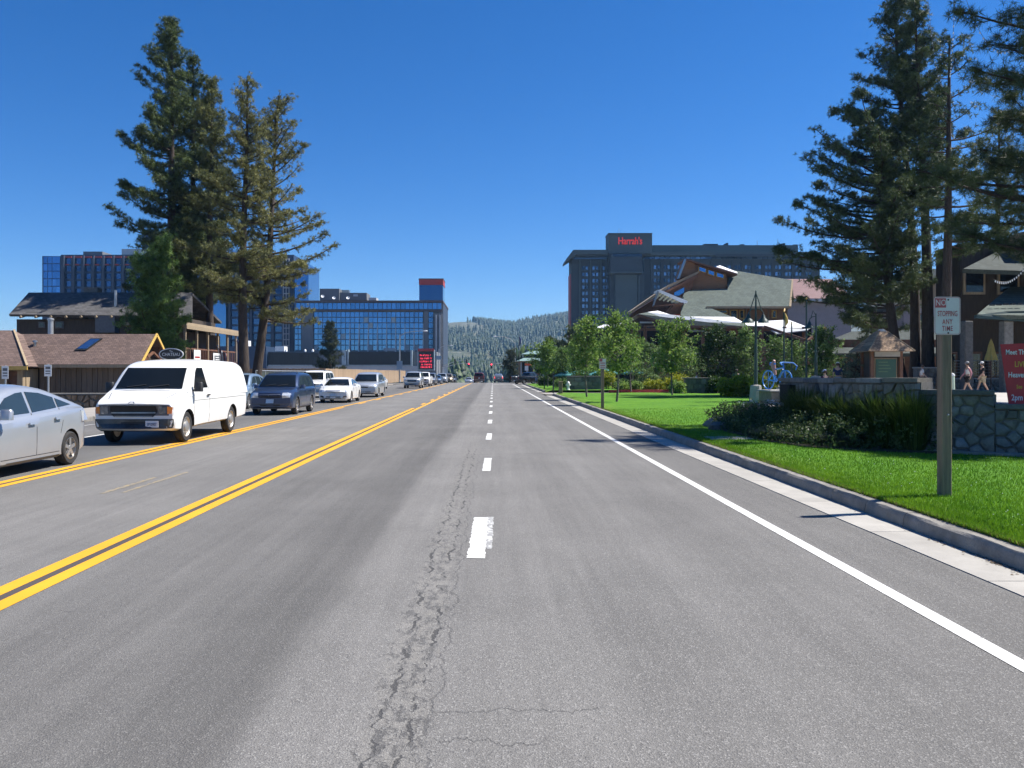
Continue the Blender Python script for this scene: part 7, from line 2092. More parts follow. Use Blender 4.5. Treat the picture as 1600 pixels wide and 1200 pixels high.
for (n_, a, b_) in (('frame_tube', P_(-.52, .36), P_(-.05, .30)), ('frame_tube', P_(-.05, .30), P_(-.2, .78)), ('frame_tube', P_(-.05, .30), P_(.36, .74)), ('frame_tube', P_(-.19, .74), P_(.34, .80)), ('frame_tube', P_(-.52, .36), P_(-.18, .7)), ('fork', P_(.5, .36), P_(.33, .98)), ('seat_post', P_(-.2, .76), P_(-.23, .93))):
    MB().tube([a, b_], .026, 8).build(n_, MAT['blue'], t, 40)
MB().tube([P_(-.36, .95), P_(-.1, .95)], [.07, .03], 8).build('saddle', MAT['blue'], t, 40)
MB().tube([P_(.62, .72, .33), P_(.66, .86, .36), P_(.5, .98, .32), P_(.33, 1.0, 0), P_(.5, .98, -.24), P_(.62, .9, -.26)], .024, 8).build('handlebar', MAT['blue'], t, 40)
MB().tube([P_(-.1, .55), P_(-.25, .95), P_(-.15, 1.08)], [.05, .10, .04], 8).build('rider_panel', MAT['pink'], t, 50)

# ------------------------------------------------------------------ lamp posts and flag poles
def bell(t, c, mat='green_metal'):
    o = MB().lathe([(.03, .22), (.05, .16), (.08, .12), (.10, .02), (.22, -.10), (.27, -.22), (.25, -.22), (.2, -.12), (.05, -.02)], 16, cap=False).build('bell_shade', MAT[mat], t, 40, loc=c)
    MB().lathe([(.02, -.05), (.09, -.12), (.07, -.22), (.01, -.25)], 10).build('globe', MAT['lamp'], o, 40)
def lamp_post(u, d, zb, vtop, sides, vb, label):
    b = Vector((X(u, d), d, zb))
    t = empty('lamp_post', b, 0, label, 'lamp post', 'dark green lamp posts')
    H_ = Z(vtop, d) - zb
    MB().lathe([(.36, 0), (.34, .1), (.27, .9), (.25, .95), (.1, .98)], 10).build('concrete_base', MAT['gutter'], t, 25)
    MB().tube([(0, 0, .95), (0, 0, H_)], [.095, .03], 10).build('pole', MAT['green_metal'], t, 40)
    zl = Z(vb, d) - zb
    for s_ in sides:
        MB().tube([(0, 0, H_ - .1), (s_ * .16, 0, zl + .75), (s_ * .28, 0, zl + .34)], .022, 6).build('strut', MAT['green_metal'], t, 40)
        MB().tube([(0, 0, zl + .45), (s_ * .2, 0, zl + .42), (s_ * .34, 0, zl + .3), (s_ * .36, 0, zl + .2)], .025, 6).build('bracket', MAT['green_metal'], t, 40)
        bell(t, (s_ * .36, 0, zl))
lamp_post(1181, 40, .18, 454, (-1, 1), 497, 'dark green twin-bell lamp post on a concrete base at the lawn end')
lamp_post(1275, 45, PLZ, 490, (-1,), 507, 'dark green lamp post with one bell shade near the kiosk')
for (u, d, vt, lab, fl) in ((1225, 50, 488, 'flag pole with a limp yellow flag before the lodge', 'yellow_trim'), (1237, 52, 506, 'bare thin flag pole beside the limp yellow flag', None), (1260, 47, 468, 'tall dark pole between the flag pole and second lamp post', None)):
    t = empty('flag_pole', (X(u, d), d, .3), 0, lab, 'flag pole', 'dark poles on the plaza')
    hh = Z(vt, d) - .3
    MB().tube([(0, 0, 0), (0, 0, hh)], [.075, .04], 8).build('pole', MAT['green_metal'], t, 40)
    MB().lathe([(.02, 0), (.06, .06), (.01, .13)], 8, org=(0, 0, hh)).build('finial', MAT['yellow_trim'], t, 40)
    MB().lathe([(.2, 0), (.16, .25), (.09, .5)], 10).build('foot', MAT['green_metal'], t, 30)
    if fl: MB().tube([(.06, 0, hh - .05), (.14, .02, hh - .3), (.16, -.02, hh - .6), (.08, 0, hh - .85)], [.03, .09, .11, .02], 7).build('flag', MAT[fl], t, 50)

# ------------------------------------------------------------------ kiosk
d = 45.0
b = Vector((X(1377, d), d, PLZ))
t = empty('kiosk', b, 0, 'small information kiosk with steep cedar shingle roof and green board', 'kiosk')
ze = Z(549, d) - PLZ; zt = Z(517, d) - PLZ
hw = (1412 - 1342) / 2 * d / F
for k in range(9):      # shingle courses, each a stepped ring
    f0, f1 = k / 9, (k + 1) / 9
    r0, r1 = hw * (1 - f0 * .84) + .02, hw * (1 - f1 * .84)
    z0, z1 = ze + (zt - ze) * f0 - .02, ze + (zt - ze) * f1 + .015
    vs = [(sx * r0, sy * r0, z0) for sx, sy in ((-1, -1), (1, -1), (1, 1), (-1, 1))] + [(sx * r1, sy * r1, z1) for sx, sy in ((-1, -1), (1, -1), (1, 1), (-1, 1))]
    MB().add(vs, [(0, 1, 5, 4), (1, 2, 6, 5), (2, 3, 7, 6), (3, 0, 4, 7), (3, 2, 1, 0), (4, 5, 6, 7)]).build('shingle_course', MAT['cedar_shingle'], t)
MB().prism([(-.26, -.24, zt - .1), (.26, -.24, zt - .1), (0, -.24, zt + .1)], (0, .48, 0)).build('ridge_cap', MAT['grey_metal'], t)
for sx in (-1, 1):
    for sy in (-1, 1): MB().bar((sx * hw, sy * hw, ze), (sx * hw * .2, sy * hw * .2, zt - .06), .07, .05).build('hip_board', MAT['tan_wood'], t)
bw = .78
for sx in (-1, 1):
    for sy in (-1, 1): MB().cbox(sx * bw - .09, sx * bw + .09, sy * .55 - .09, sy * .55 + .09, 0, ze + .02, .02).build('post', MAT['log_wood'], t)
MB().box(-bw, bw, -.4, .4, .0, ze).build('cabinet', MAT['dark_wood'], t)
MB().cbox(-.68, .68, -.72, -.66, ze - .30, ze - .03, .01).build('name_board', MAT['gutter'], t)
o = MB().cbox(-.62, .62, -.5, -.42, .1, ze - .36, .02).build('map_frame', MAT['tan_wood'], t)
o2 = MB().box(-.54, .54, -.54, -.505, .2, ze - .44).build('map_board', M('green_notice_board', (.018, .075, .05), .4, var=.1), t)
for k in range(4): MB().box(-.4, .1 + .08 * (k % 3), -.548, -.541, ze - .62 - .17 * k, ze - .57 - .17 * k).build('print_line', M('dull_green_print', (.10, .17, .09), .6) if k == 0 else bpy.data.materials['dull_green_print'], o2)

# ------------------------------------------------------------------ plaza walls, rails, bins, umbrellas
t = empty('plaza_back_wall', (0, 0, 0), 0, 'sunlit stone wall behind the walkers on the plaza', 'wall')
for (u0, u1, vt, d, sd) in ((1433, 1471, 575, 53, 81), (1489, 1575, 592, 53, 82)):
    x0, x1, zt = X(u0, d), X(u1, d), Z(vt, d)
    MB().box(x0, x1, d, d + .5, PLZ, zt - .02).build('wall_core', MAT['mortar'], t)
    stone_face(t, (x0, d), (x1, d), PLZ, zt - .03, .34, MAT['stone'], sd, .07, .02)
    MB().cbox(x0 - .05, x1 + .05, d - .12, d + .55, zt - .02, zt + .06, .02).build('coping', MAT['gutter'], t)
t = empty('cable_railing', (X(1530, 53.2), 53.25, Z(592, 53) + .06), 0, 'thin metal cable railing on the low plaza wall', 'railing')
for k in range(7): MB().tube([(-1.6 + .55 * k, 0, 0), (-1.6 + .55 * k, 0, 1.1)], .025, 6).build('post', MAT['black_metal'], t)
for k in range(6): MB().tube([(-1.6, 0, .15 + .19 * k), (1.7, 0, .15 + .19 * k)], .010 if k < 5 else .025, 5).build('cable', MAT['grey_metal'], t)
t = empty('litter_bin', (X(1487.5, 46), 46, PLZ), 0, 'pale green slim litter bin beside the walkers', 'bin')
MB().lathe([(.14, 0), (.15, .1), (.13, .95), (.125, .97)], 14).build('body', M('pale_green_enamel', (.45, .55, .42), .5, var=.08), t, 40)
MB().lathe([(.14, 0), (.145, .05), (.09, .14), (.02, .16)], 14, org=(0, 0, .97)).build('lid', MAT['signwhite'], t, 40)
t = empty('folded_umbrella', (X(1548.5, 51), 51, PLZ), 0, 'folded yellow patio umbrella before the dark chalet', 'umbrella')
MB().tube([(0, 0, 0), (0, 0, Z(528, 51) - PLZ)], .03, 8).build('pole', MAT['log_wood'], t)
z1, z0 = Z(530, 51) - PLZ, Z(563, 51) - PLZ
vs, fs = [], []
for j, (zz, rr_) in enumerate(((z1, .03), (z1 - .35, .15), (z1 - .8, .24), (z0 + .1, .36), (z0, .38))):
    for k in range(16):
        a = 2 * pi * k / 16; rk = rr_ * (1 if k % 2 else .68)
        vs.append((rk * cos(a), rk * sin(a), zz))
    if j: fs += [((j - 1) * 16 + k, (j - 1) * 16 + (k + 1) % 16, j * 16 + (k + 1) % 16, j * 16 + k) for k in range(16)]
MB().add(vs, fs).build('canopy', M('yellow_canvas', (.50, .40, .13), .85, var=.12), t, 60)
MAT['teal'] = M('teal_canvas', (.05, .21, .23), .85, var=.12)
for (u, v_, d, lab) in ((885, 578.5, 84, 'teal patio umbrella leftmost above the stone sign'), (906, 577, 86, 'teal patio umbrella between the leftmost one and the lawn tree trunk'), (927, 576.5, 88, 'teal patio umbrella right of the lawn tree trunk'), (948, 575.5, 84, 'teal patio umbrella behind the small no stopping sign'), (989, 575.5, 86, 'teal patio umbrella right of the others by a thin trunk')):
    t = empty('patio_umbrella', (X(u, d), d, .2), 0, lab, 'umbrella', 'teal umbrellas on the terrace')
    hz = Z(v_, d) - .2
    MB().tube([(0, 0, 0), (0, 0, hz)], .03, 8).build('pole', MAT['signwhite'], t)
    vs = [(0, 0, hz)] + [(1.25 * cos(pi * k / 4), 1.25 * sin(pi * k / 4), hz - .5) for k in range(8)] + [(1.25 * cos(pi * k / 4), 1.25 * sin(pi * k / 4), hz - .62) for k in range(8)]
    fs = [(0, 1 + k, 1 + (k + 1) % 8) for k in range(8)] + [(1 + k, 9 + k, 9 + (k + 1) % 8, 1 + (k + 1) % 8) for k in range(8)]
    MB().add(vs, fs).build('canopy', MAT['teal'], t)

# low stone sign walls on the lawn's far side
for (u0, u1, v0, v1, d, sd, lab) in ((887, 941, 587.5, 603, 77, 91, 'low dark stone sign wall under the teal umbrellas'), (1071, 1112, 590, 613, 64, 92, 'low dark stone wall beside the yellow hedge')):
    b = Vector((X((u0 + u1) / 2, d), d, .15)); t = empty('stone_sign_wall', b, 0, lab, 'wall')
    x0, x1, zt = X(u0, d) - b.x, X(u1, d) - b.x, Z(v0, d) - .15
    MB().box(x0, x1, 0, .6, 0, zt - .1).build('wall_core', MAT['mortar'], t)
    n = 5
    for j in range(3):
        for k in range(n):
            xa = x0 + (x1 - x0) * (k + (.5 if j % 2 else 0)) / n; xb = min(x1, xa + (x1 - x0) / n)
            if xb - xa > .1: MB().cbox(xa + .015, xb - .015, -.08 - .02 * (k % 2), .0, (zt - .12) * j / 3 + .012, (zt - .12) * (j + 1) / 3 - .012, .02).build('stone', MAT['stone'], t)
    MB().cbox(x0 - .08, x1 + .08, -.14, .7, zt - .1, zt, .02).build('coping', MAT['mortar'], t)
t = empty('hydrant', (X(888, 76), 76, .17), 0, 'small white hydrant on the lawn before the stone sign wall', 'hydrant')
MB().lathe([(.17, 0), (.17, .06), (.11, .1), (.11, .55), (.15, .58), (.14, .64), (.1, .74), (.03, .8)], 14).build('barrel', MAT['signwhite'], t, 40)
for s_ in (-1, 1): MB().lathe([(.06, 0), (.065, s_ * .1), (.05, s_ * .14)], 10, org=(s_ * .1, 0, .45), axis='x').build('outlet', MAT['signwhite'], t, 40)
for (u, vb, vt, d, lab) in ((876, 616, 597, 62.6, 'short grey wooden post at the path corner'), (864.5, 615, 585, 66, 'thin dark marker post beside the cross path'), (850.5, 609, 590, 84, 'thin dark stake on the far lawn strip')):
    t = empty('marker_post', (X(u, d), d, .12), 0, lab, 'post', 'marker posts by the path')
    wd = .14 if d < 64 else .05
    MB().cbox(-wd, wd, -wd, wd, 0, Z(vt, d) - .12, .02).build('shaft', MAT['post_wood'] if d < 64 else MAT['black_metal'], t)
    MB().cbox(-wd * 1.15, wd * 1.15, -wd * 1.15, wd * 1.15, Z(vt, d) - .12, Z(vt, d) - .06, .02).build('cap', MAT['post_wood'] if d < 64 else MAT['black_metal'], t)

# ------------------------------------------------------------------ hedges and the planting bed
def hedge(label, u0, u1, vt, d, depth, mat, seed, zb=.15, n=420, cs=.34, name='hedge', cat='hedge', group=None):
    g = np.random.default_rng(seed); r = random.Random(seed)
    x0, x1 = X(u0, d), X(u1, d); zt = Z(vt, d)
    t = empty(name, ((x0 + x1) / 2, d + depth / 2, zb), 0, label, cat, group)
    hw_, hh = (x1 - x0) / 2, zt - zb
    tp = []
    while len(tp) < n:
        p = g.uniform(-1, 1, 3)
        e = abs(p[0]) ** 3 + abs(p[1]) ** 3
        if e > 1: continue
        top = (1 - .25 * abs(p[0]) ** 2) * (.86 + .14 * sin(p[0] * 7 + seed) + .06 * sin(p[0] * 17))
        tp.append((p[0] * hw_, p[1] * depth / 2, max(.04, (p[2] * .5 + .5) ** .55 * hh * top)))
    v, f, ti = clumps(np.array(tp, np.float32), g.uniform(.6, 1.15, n) * cs, LEAF[seed % 3], g, g.uniform(0, 1, n))
    link('foliage', np_mesh('foliage', v, f, MAT[mat], ti), t)
    m = MB()
    for k in range(10):
        xx = r.uniform(-hw_, hw_) * .8
        m.tube([(xx, 0, 0), (xx + r.uniform(-.2, .2), r.uniform(-.2, .2), hh * .7)], [.03, .01], 4)
        if k: continue
    tag(m.build('stems', MAT['bark_grey'], t), kind='stuff')
GH = 'shrubs along the back of the lawn'
hedge('bright yellow-green hedge left of the green lamp post', 1134, 1188, 588, 54, 2.4, 'leaf_yellow', 1, n=560)
hedge('yellow-green bush between the lawn trees and the stone wall', 1046, 1076, 587, 70, 2.0, 'leaf_yellow', 2, n=380)
hedge('golden grassy shrub right of the lamp post base', 1186, 1216, 584, 44, 1.6, 'leaf_yellow', 3, n=300, cs=.26)
hedge('low green shrub below the broad lawn tree', 1052, 1070, 598, 62, 1.2, 'leaf', 4, n=160)
hedge('dark shrub beside the low stone wall', 1110, 1130, 590, 63, 1.4, 'leaf_dark', 5, n=240)
hedge('long dark shrub row behind the red edging', 960, 1046, 592, 78, 2.4, 'leaf_dark', 6, n=520)
for i, (u0, u1, vt, d, mt, lab) in enumerate(((967, 984, 599, 72, 'leaf', 'rounded lime green shrub, first by the red edging'), (988, 1003, 597, 72, 'leaf', 'rounded lime green shrub, second by the red edging'), (1006, 1040, 594, 73, 'leaf_yellow', 'loose golden shrub by the red edging'), (940, 962, 578, 80, 'leaf_yellow', 'tall lime shrub behind the stone sign wall'), (868, 890, 592, 88, 'leaf_grey', 'low grey-green shrub before the far path'), (840, 866, 588, 100, 'leaf_dark', 'dark shrub by the turning pickup'))):
    hedge(lab, u0, u1, vt, d, 1.6, mt, 20 + i, n=200, name='shrub', cat='shrub', group=GH)

bed = [(6.45, 25.0), (6.1, 21.5), (6.05, 18.6), (6.45, 17.0), (7.3, 16.15), (8.6, 15.7), (8.7, 16.0), (8.0, 16.75), (7.7, 18.6), (7.8, 22.5), (8.5, 26)]
tag(MB().prism([(a, b_, .1) for a, b_ in bed], (0, 0, .12)).build('flower_bed', MAT['soil']), kind='structure')
def inbed(x, y):
    c = False
    for (x0, y0), (x1, y1) in zip(bed, bed[1:] + bed[:1]):
        if (y0 > y) != (y1 > y) and x < (x1 - x0) * (y - y0) / (y1 - y0) + x0: c = not c
    return c
rb = random.Random(77)
def bedpt(y0=15.7, y1=26):
    while True:
        x, y = rb.uniform(6.0, 8.8), rb.uniform(y0, y1)
        if inbed(x, y): return x, y
MAT['bed_leaf'] = leafmat('bed_foliage', (.022, .045, .014), (.11, .16, .055), .35)
MAT['bed_grass'] = leafmat('bed_grass', (.022, .055, .010), (.10, .14, .03), .35)
MAT['lavender'] = leafmat('grey_lavender_foliage', (.05, .07, .055), (.13, .155, .14), .3)
MAT['petal'] = leafmat('white_petals', (.55, .58, .60), (.85, .85, .84), .3)
MAT['seed_head'] = leafmat('brown_seed_heads', (.16, .10, .06), (.42, .30, .22), .3)
g = np.random.default_rng(78)
SMALL = leaf_template(16, .20, 99)
pts = [bedpt() for _ in range(1700)]
tp = np.array([(x, y, .2 + rb.uniform(.02, .62) * min(1, .35 + max(0, x - 6.1) * .7)) for x, y in pts], np.float32)
v, f, ti = clumps(tp, g.uniform(.10, .21, 1700), SMALL, g, g.uniform(0, 1, 1700))
tag(link('undergrowth', np_mesh('undergrowth', v, f, MAT['bed_leaf'], ti)), 'tangled dark green ground cover in the shaded flower bed', 'ground cover', kind='stuff')
def grass_clump(x, y, hgt, rad_, n, seed, label, mat='bed_grass', heads=None, group='tall grasses in the shaded bed', name='ornamental_grass', cat='plant'):
    g = np.random.default_rng(seed)
    t = empty(name, (x, y, .2), 0, label, cat, group)
    a = g.uniform(0, 6.283, n); rr_ = rad_ * .25 * np.sqrt(g.uniform(0, 1, n)); h_ = hgt * g.uniform(.55, 1.1, n); le = g.uniform(.1, 1.0, n) * rad_
    b0 = np.stack([rr_ * np.cos(a), rr_ * np.sin(a), np.zeros(n)], 1); md = np.stack([(rr_ + le * .35) * np.cos(a), (rr_ + le * .35) * np.sin(a), h_ * .62], 1); tip = np.stack([(rr_ + le) * np.cos(a), (rr_ + le) * np.sin(a), h_ * (1 - .25 * le / rad_)], 1)
    ww = .007; p = np.stack([-np.sin(a), np.cos(a), np.zeros(n)], 1) * ww
    v = np.stack([b0 - p, b0 + p, md + p, md - p, tip], 1).reshape(-1, 3)
    k = np.arange(n)[:, None] * 5
    f = np.concatenate([k + np.array([0, 1, 2]), k + np.array([0, 2, 3]), k + np.array([3, 2, 4])])
    link('blades', np_mesh('blades', v, f, MAT[mat], np.repeat(g.uniform(0, 1, n), 5)), t)
    if heads:
        hm, hs, hn = heads
        ii = g.choice(n, hn, replace=False)
        v, f, ti = clumps(tip[ii], np.full(hn, hs) * g.uniform(.7, 1.2, hn), hm[0], g, g.uniform(0, 1, hn), upright=True)
        tag(link('flower_heads', np_mesh('flower_heads', v, f, MAT[hm[1]], ti), t), kind='stuff')
def daisy():
    vs, fs = [], []
    for k in range(10):
        a = 2 * pi * k / 10
        b_ = len(vs)
        vs += [(.15 * cos(a - .2), .15 * sin(a - .2), 0), (cos(a - .13), sin(a - .13), .06), (cos(a + .13), sin(a + .13), .02), (.15 * cos(a + .2), .15 * sin(a + .2), .02)]
        fs += [(b_, b_ + 1, b_ + 2), (b_, b_ + 2, b_ + 3)]
    return np.array(vs, np.float32), np.array(fs)
ORD = ['first', 'second', 'third', 'fourth', 'fifth', 'sixth', 'seventh', 'eighth', 'ninth', 'tenth']
DAISY = daisy(); HEAD = tuft_template(26, .16, 120)
for i, (u, d) in enumerate(((1432, 16.15), (1412, 16.3), (1388, 16.6), (1366, 16.9), (1345, 17.4), (1322, 17.8), (1300, 18.3), (1280, 19.2), (1258, 19.8), (1240, 20.6))):
    grass_clump(X(u, d), d, rb.uniform(1.0, 1.35), .6, 650, 200 + i, ORD[i] + ' clump of tall fine grass in the shaded bed, counted from the right end')
for i, (u, d) in enumerate(((1240, 22.4), (1262, 22.0), (1285, 21.2), (1300, 21.4), (1222, 23.6))):
    grass_clump(X(u, d), d, .82, .34, 190, 230 + i, ORD[i] + ' clump of white daisies on tall stems, counted from the wall opening', 'bed_leaf', ((DAISY, 'petal'), .09, 46), 'daisies in the bed', 'daisy_clump')
for i, (u, d) in enumerate(((1168, 24.2), (1190, 23.6), (1208, 24.0), (1176, 22.6))):
    grass_clump(X(u, d), d, .72, .34, 180, 250 + i, ORD[i] + ' clump of faded blooms at the lawn end of the bed', 'bed_leaf', ((HEAD, 'seed_head' if i % 2 else 'petal'), .07, 30), 'faded blooms in the bed', 'bloom_clump')
for i, (u, d) in enumerate(((1200, 19.0), (1228, 18.3), (1258, 17.8), (1290, 17.3), (1178, 20.2), (1320, 16.9))):
    grass_clump(X(u, d), d, .30, .38, 520, 270 + i, ORD[i] + ' low grey mound of lavender along the bed edge', 'lavender', None, 'lavender mounds along the bed edge', 'lavender_mound')
for i, (u, d) in enumerate(((1345, 19.0), (1310, 18.2))):
    grass_clump(X(u, d), d, .95, .3, 60, 290 + i, ORD[i] + ' group of stalks with round pale seed heads among the tall grass', 'bed_grass', ((HEAD, 'petal'), .055, 8), 'seed stalks in the bed', 'seed_stalks')
for i, (x, y, s_) in enumerate(((6.55, 24.0, .34), (6.2, 22.6, .26), (6.9, 25.2, .3))):
    bm = bmesh.new(); bmesh.ops.create_icosphere(bm, subdivisions=2, radius=s_)
    rr_ = random.Random(i)
    for v_ in bm.verts: v_.co = Vector((v_.co.x * 1.25, v_.co.y, v_.co.z * .7)) * rr_.uniform(.86, 1.12)
    me = bpy.data.meshes.new('boulder'); bm.to_mesh(me); bm.free(); me.materials.append(MAT['stone']); smooth(me, 40)
    tag(link('boulder', me, None, (x, y, .22)), ['rounded tan boulder at the tip of the flower bed', 'smaller boulder on the lawn side of the bed', 'boulder half hidden by blooms at the bed end'][i], 'boulder', 'boulders at the bed end')

g = np.random.default_rng(55)
n = 260
cx = KX + .5 + 7 * g.uniform(0, 1, n); cy = 1 / g.uniform(1 / 16., 1 / 6., n)
v, f, ti = clumps(np.stack([cx, cy, lawn_np(cx, cy) + .045], 1), g.uniform(.008, .016, n), HEAD, g, g.uniform(0, 1, n))
tag(link('clover_blossom', np_mesh('clover_blossom', v, f, MAT['petal'], ti)), 'tiny white clover heads scattered over the near lawn', 'flowers', kind='stuff')

# strings of small bulbs slung from the pines
GS = 'strings of lights'
MAT['wire_bulb'] = M('clear_bulb', (.75, .76, .75), .2, var=.1)
for i, (a, b_, sag, lab) in enumerate(((at(1450, 0, 52), at(1474, 135, 47), 1.2, 'sagging string of bulbs left of the corner boughs'), (at(1492, -10, 46), at(1484, 120, 46), .8, 'string of bulbs hanging straight by the pine tip'), (at(1510, 0, 44), at(1600, 56, 40), 1.6, 'string of bulbs looping to the right edge'), (at(1552, 436, 46), at(1605, 412, 46), .5, 'string of bulbs along the chalet eave'))):
    t = empty('string_lights', a, 0, lab, 'string lights', GS)
    pts = [a.lerp(b_, k / 16) - a - Vector((0, 0, sag * 4 * (k / 16) * (1 - k / 16))) for k in range(17)]
    MB().tube(pts, .012, 5).build('cable', MAT['black_metal'], t)
    me = MB().lathe([(.01, .05), (.035, .0), (.03, -.05), (.005, -.08)], 7).mesh('bulb', MAT['wire_bulb'], 40)
    for p in pts[1:-1]: link('bulb', me, t, p - Vector((0, 0, .05)))
# ------------------------------------------------------------------ people
MAT['skin'] = M('skin', (.52, .33, .24), .6, var=.06, scale=6)
MAT['hair'] = M('brown_hair', (.06, .04, .028), .7, var=.2, scale=20)
def clothmat(name, c): return M(name, c, .9, var=.12, scale=5, bump=.15, bscale=60)
CL = {'black': clothmat('black_cotton', (.018, .018, .02)), 'white': clothmat('white_cotton', (.72, .72, .70)), 'khaki': clothmat('khaki_cotton', (.42, .35, .24)), 'navy': clothmat('navy_cotton', (.022, .035, .10)),
      'plum': clothmat('plum_cotton', (.085, .035, .07)), 'pink': clothmat('pink_sleeve', (.55, .25, .28)), 'blue': clothmat('blue_cotton', (.03, .06, .2)), 'grey': clothmat('grey_cotton', (.3, .31, .32)), 'pale_blue': clothmat('pale_blue_cotton', (.36, .44, .6))}
def skin_mesh(verts, edges, root=0, sub=1):
    me = bpy.data.meshes.new('figure')
    me.from_pydata([v_[0] for v_ in verts], edges, [])
    o = bpy.data.objects.new('figure', me); COL.objects.link(o)
    o.modifiers.new('skin', 'SKIN').use_smooth_shade = True
    for i, v_ in enumerate(verts):
        rr_ = v_[1] if isinstance(v_[1], tuple) else (v_[1], v_[1])
        o.data.skin_vertices[0].data[i].radius = rr_
    o.data.skin_vertices[0].data[root].use_root = True
    sb = o.modifiers.new('sub', 'SUBSURF'); sb.levels = sub; sb.render_levels = sub
    bpy.context.view_layer.update()
    r_ = bake(o); drop(o)
    for p in r_.polygons: p.use_smooth = True
    return r_
def person(label, loc, rz, top, bottom, pose='walk', hat=None, sleeves=True, sleeve_col=None, shorts=True, group='people on the plaza', s=1.0, phase=1):
    t = empty('person', loc, rz, label, 'person', group); t.scale = (s, s, s)
    V, E = [], []
    def a(p, r_): V.append((p, r_)); return len(V) - 1
    def chain(*ii):
        for i, j in zip(ii, ii[1:]): E.append((i, j))
    sit = pose == 'sit'
    z0 = .46 if sit else .93
    dz = z0 - .93
    pel = a((0, 0, z0 + .02), (.135, .105)); sp = a((0, .005, z0 + .2), (.125, .09)); ch = a((0, 0, z0 + .42), (.15, .105)); nk = a((0, -.005, z0 + .57), .052); hb = a((0, -.02, z0 + .65), .07); hm = a((0, -.03, z0 + .72), (.078, .095)); ht = a((0, -.02, z0 + .79), .062)
    chain(pel, sp, ch, nk, hb, hm, ht)
    nose = a((0, -.125, z0 + .705), .014); chain(hm, nose)
    arms, legs = [], []
    for k, sd_ in enumerate((1, -1)):
        sw_ = (.16 if k == 0 else -.16) * phase if pose == 'walk' else (-.12 if sit else .02)
        sh = a((sd_ * .185, 0, z0 + .47), .06); el = a((sd_ * .235, sw_ * .5 + .03, z0 + .2), .043); wr = a((sd_ * .24, sw_ - .10, z0 - .02), .03); pm = a((sd_ * .245, sw_ - .125, z0 - .09), (.038, .022))
        chain(ch, sh, el, wr, pm)
        for f_, (fx, fl) in enumerate(((.024, .075), (.008, .085), (-.008, .08), (-.024, .065))):
            f1 = a((sd_ * .245 + fx * .6, sw_ - .135 + fx * .4, z0 - .135), .011); f2 = a((sd_ * .24 + fx, sw_ - .155 + fx * .3, z0 - .10 - fl), .008); chain(pm, f1, f2)
        th = a((sd_ * .21, sw_ - .16, z0 - .09), .011); th2 = a((sd_ * .20, sw_ - .185, z0 - .13), .009); chain(pm, th, th2)
        arms.append((sh, el, wr))
        st = (-1 if k == 0 else 1) * phase if pose == 'walk' else 0
        hp = a((sd_ * .09, 0, z0 - .06), .095)
        if sit: kn = a((sd_ * .11, -.44, z0 + .0), .066); ak = a((sd_ * .11, -.46, .08), .043); to = a((sd_ * .115, -.62, .035), (.04, .03))
        else:
            kn = a((sd_ * .095, st * .13 - (.06 if st > 0 else 0), .49), .062); ak = a((sd_ * .095, st * .27, .085 + (.06 if st > 0 else 0)), .042); to = a((sd_ * .1, st * .27 - .16, .035 + (.0 if st > 0 else 0)), (.042, .03))
        chain(pel, hp, kn, ak, to)
        legs.append((hp, kn, ak, to))
    link('body', skin_mesh(V, E, pel), t).data.materials.append(MAT['skin'])
    # clothing grown a little outside the body
    def garment(name, ids, mat, grow, cut=None):
        mp = {}; vs = []; es = []
        for i in ids:
            p, r_ = V[i]; r_ = r_ if isinstance(r_, tuple) else (r_, r_)
            mp[i] = len(vs); vs.append((p, (r_[0] + grow, r_[1] + grow)))
        for (i, j) in E:
            if i in mp and j in mp: es.append((mp[i], mp[j]))
        if cut:
            for (i, j, f_) in cut:
                p = Vector(V[i][0]).lerp(Vector(V[j][0]), f_)
                r0 = V[i][1] if not isinstance(V[i][1], tuple) else V[i][1][0]; r1 = V[j][1] if not isinstance(V[j][1], tuple) else V[j][1][0]
                rr_ = r0 + (r1 - r0) * f_ + grow
                vs.append((tuple(p), (rr_, rr_))); es.append((mp[i], len(vs) - 1))
        o = link(name, skin_mesh(vs, es, mp[ids[0]]), t); o.data.materials.append(mat)
    sh_cut = [(x[0], x[1], .75) for x in arms] if sleeve_col is None else []
    garment('shirt', [pel, sp, ch] + [x[0] for x in arms], CL[top], .017, sh_cut)
    if sleeve_col:
        for x in arms:
            vs = [(tuple(Vector(V[x[0]][0])), (.074, .074)), (tuple(Vector(V[x[1]][0])), (.056, .056)), (tuple(Vector(V[x[2]][0])), (.042, .042))]
            link('sleeve', skin_mesh(vs, [(0, 1), (1, 2)], 0), t).data.materials.append(CL[sleeve_col])
    if shorts: garment('shorts', [pel] + [x[0] for x in legs], CL[bottom], .026, [(x[0], x[1], .86) for x in legs])
    else: garment('trousers', [pel] + [k for x in legs for k in x[:3]], CL[bottom], .02)
    for x in legs:
        p = Vector(V[x[2]][0]); q = Vector(V[x[3]][0])
        m = MB(); m.tube([(p.x, p.y + .05, p.z - .035), (p.x, p.y - .02, p.z - .03), (q.x, q.y + .03, q.z + .005), (q.x, q.y - .04, q.z)], [.04, .052, .048, .03], 8); m.build('shoe', CL['white' if shorts else 'black'], t, 50)
    hx, hz = -.022, z0 + .735
    if hat:
        m = MB(); m.lathe([(.103, 0), (.104, .05), (.085, .095), (.04, .118), (.01, .122)], 14, org=(0, hx, hz + .01)); m.prism([(-.075, hx - .09, hz + .012), (.075, hx - .09, hz + .012), (.05, hx - .19, hz + .0), (-.05, hx - .19, hz + .0)], (0, 0, .012)); m.build('cap', CL[hat], t, 40)
    m = MB(); m.lathe([(.086, -.085), (.1, -.03), (.101, .02), (.09, .07), (.05, .098), (.01, .104)], 14, org=(0, hx + .022, hz)); m.build('hair', MAT['hair'], t, 40)
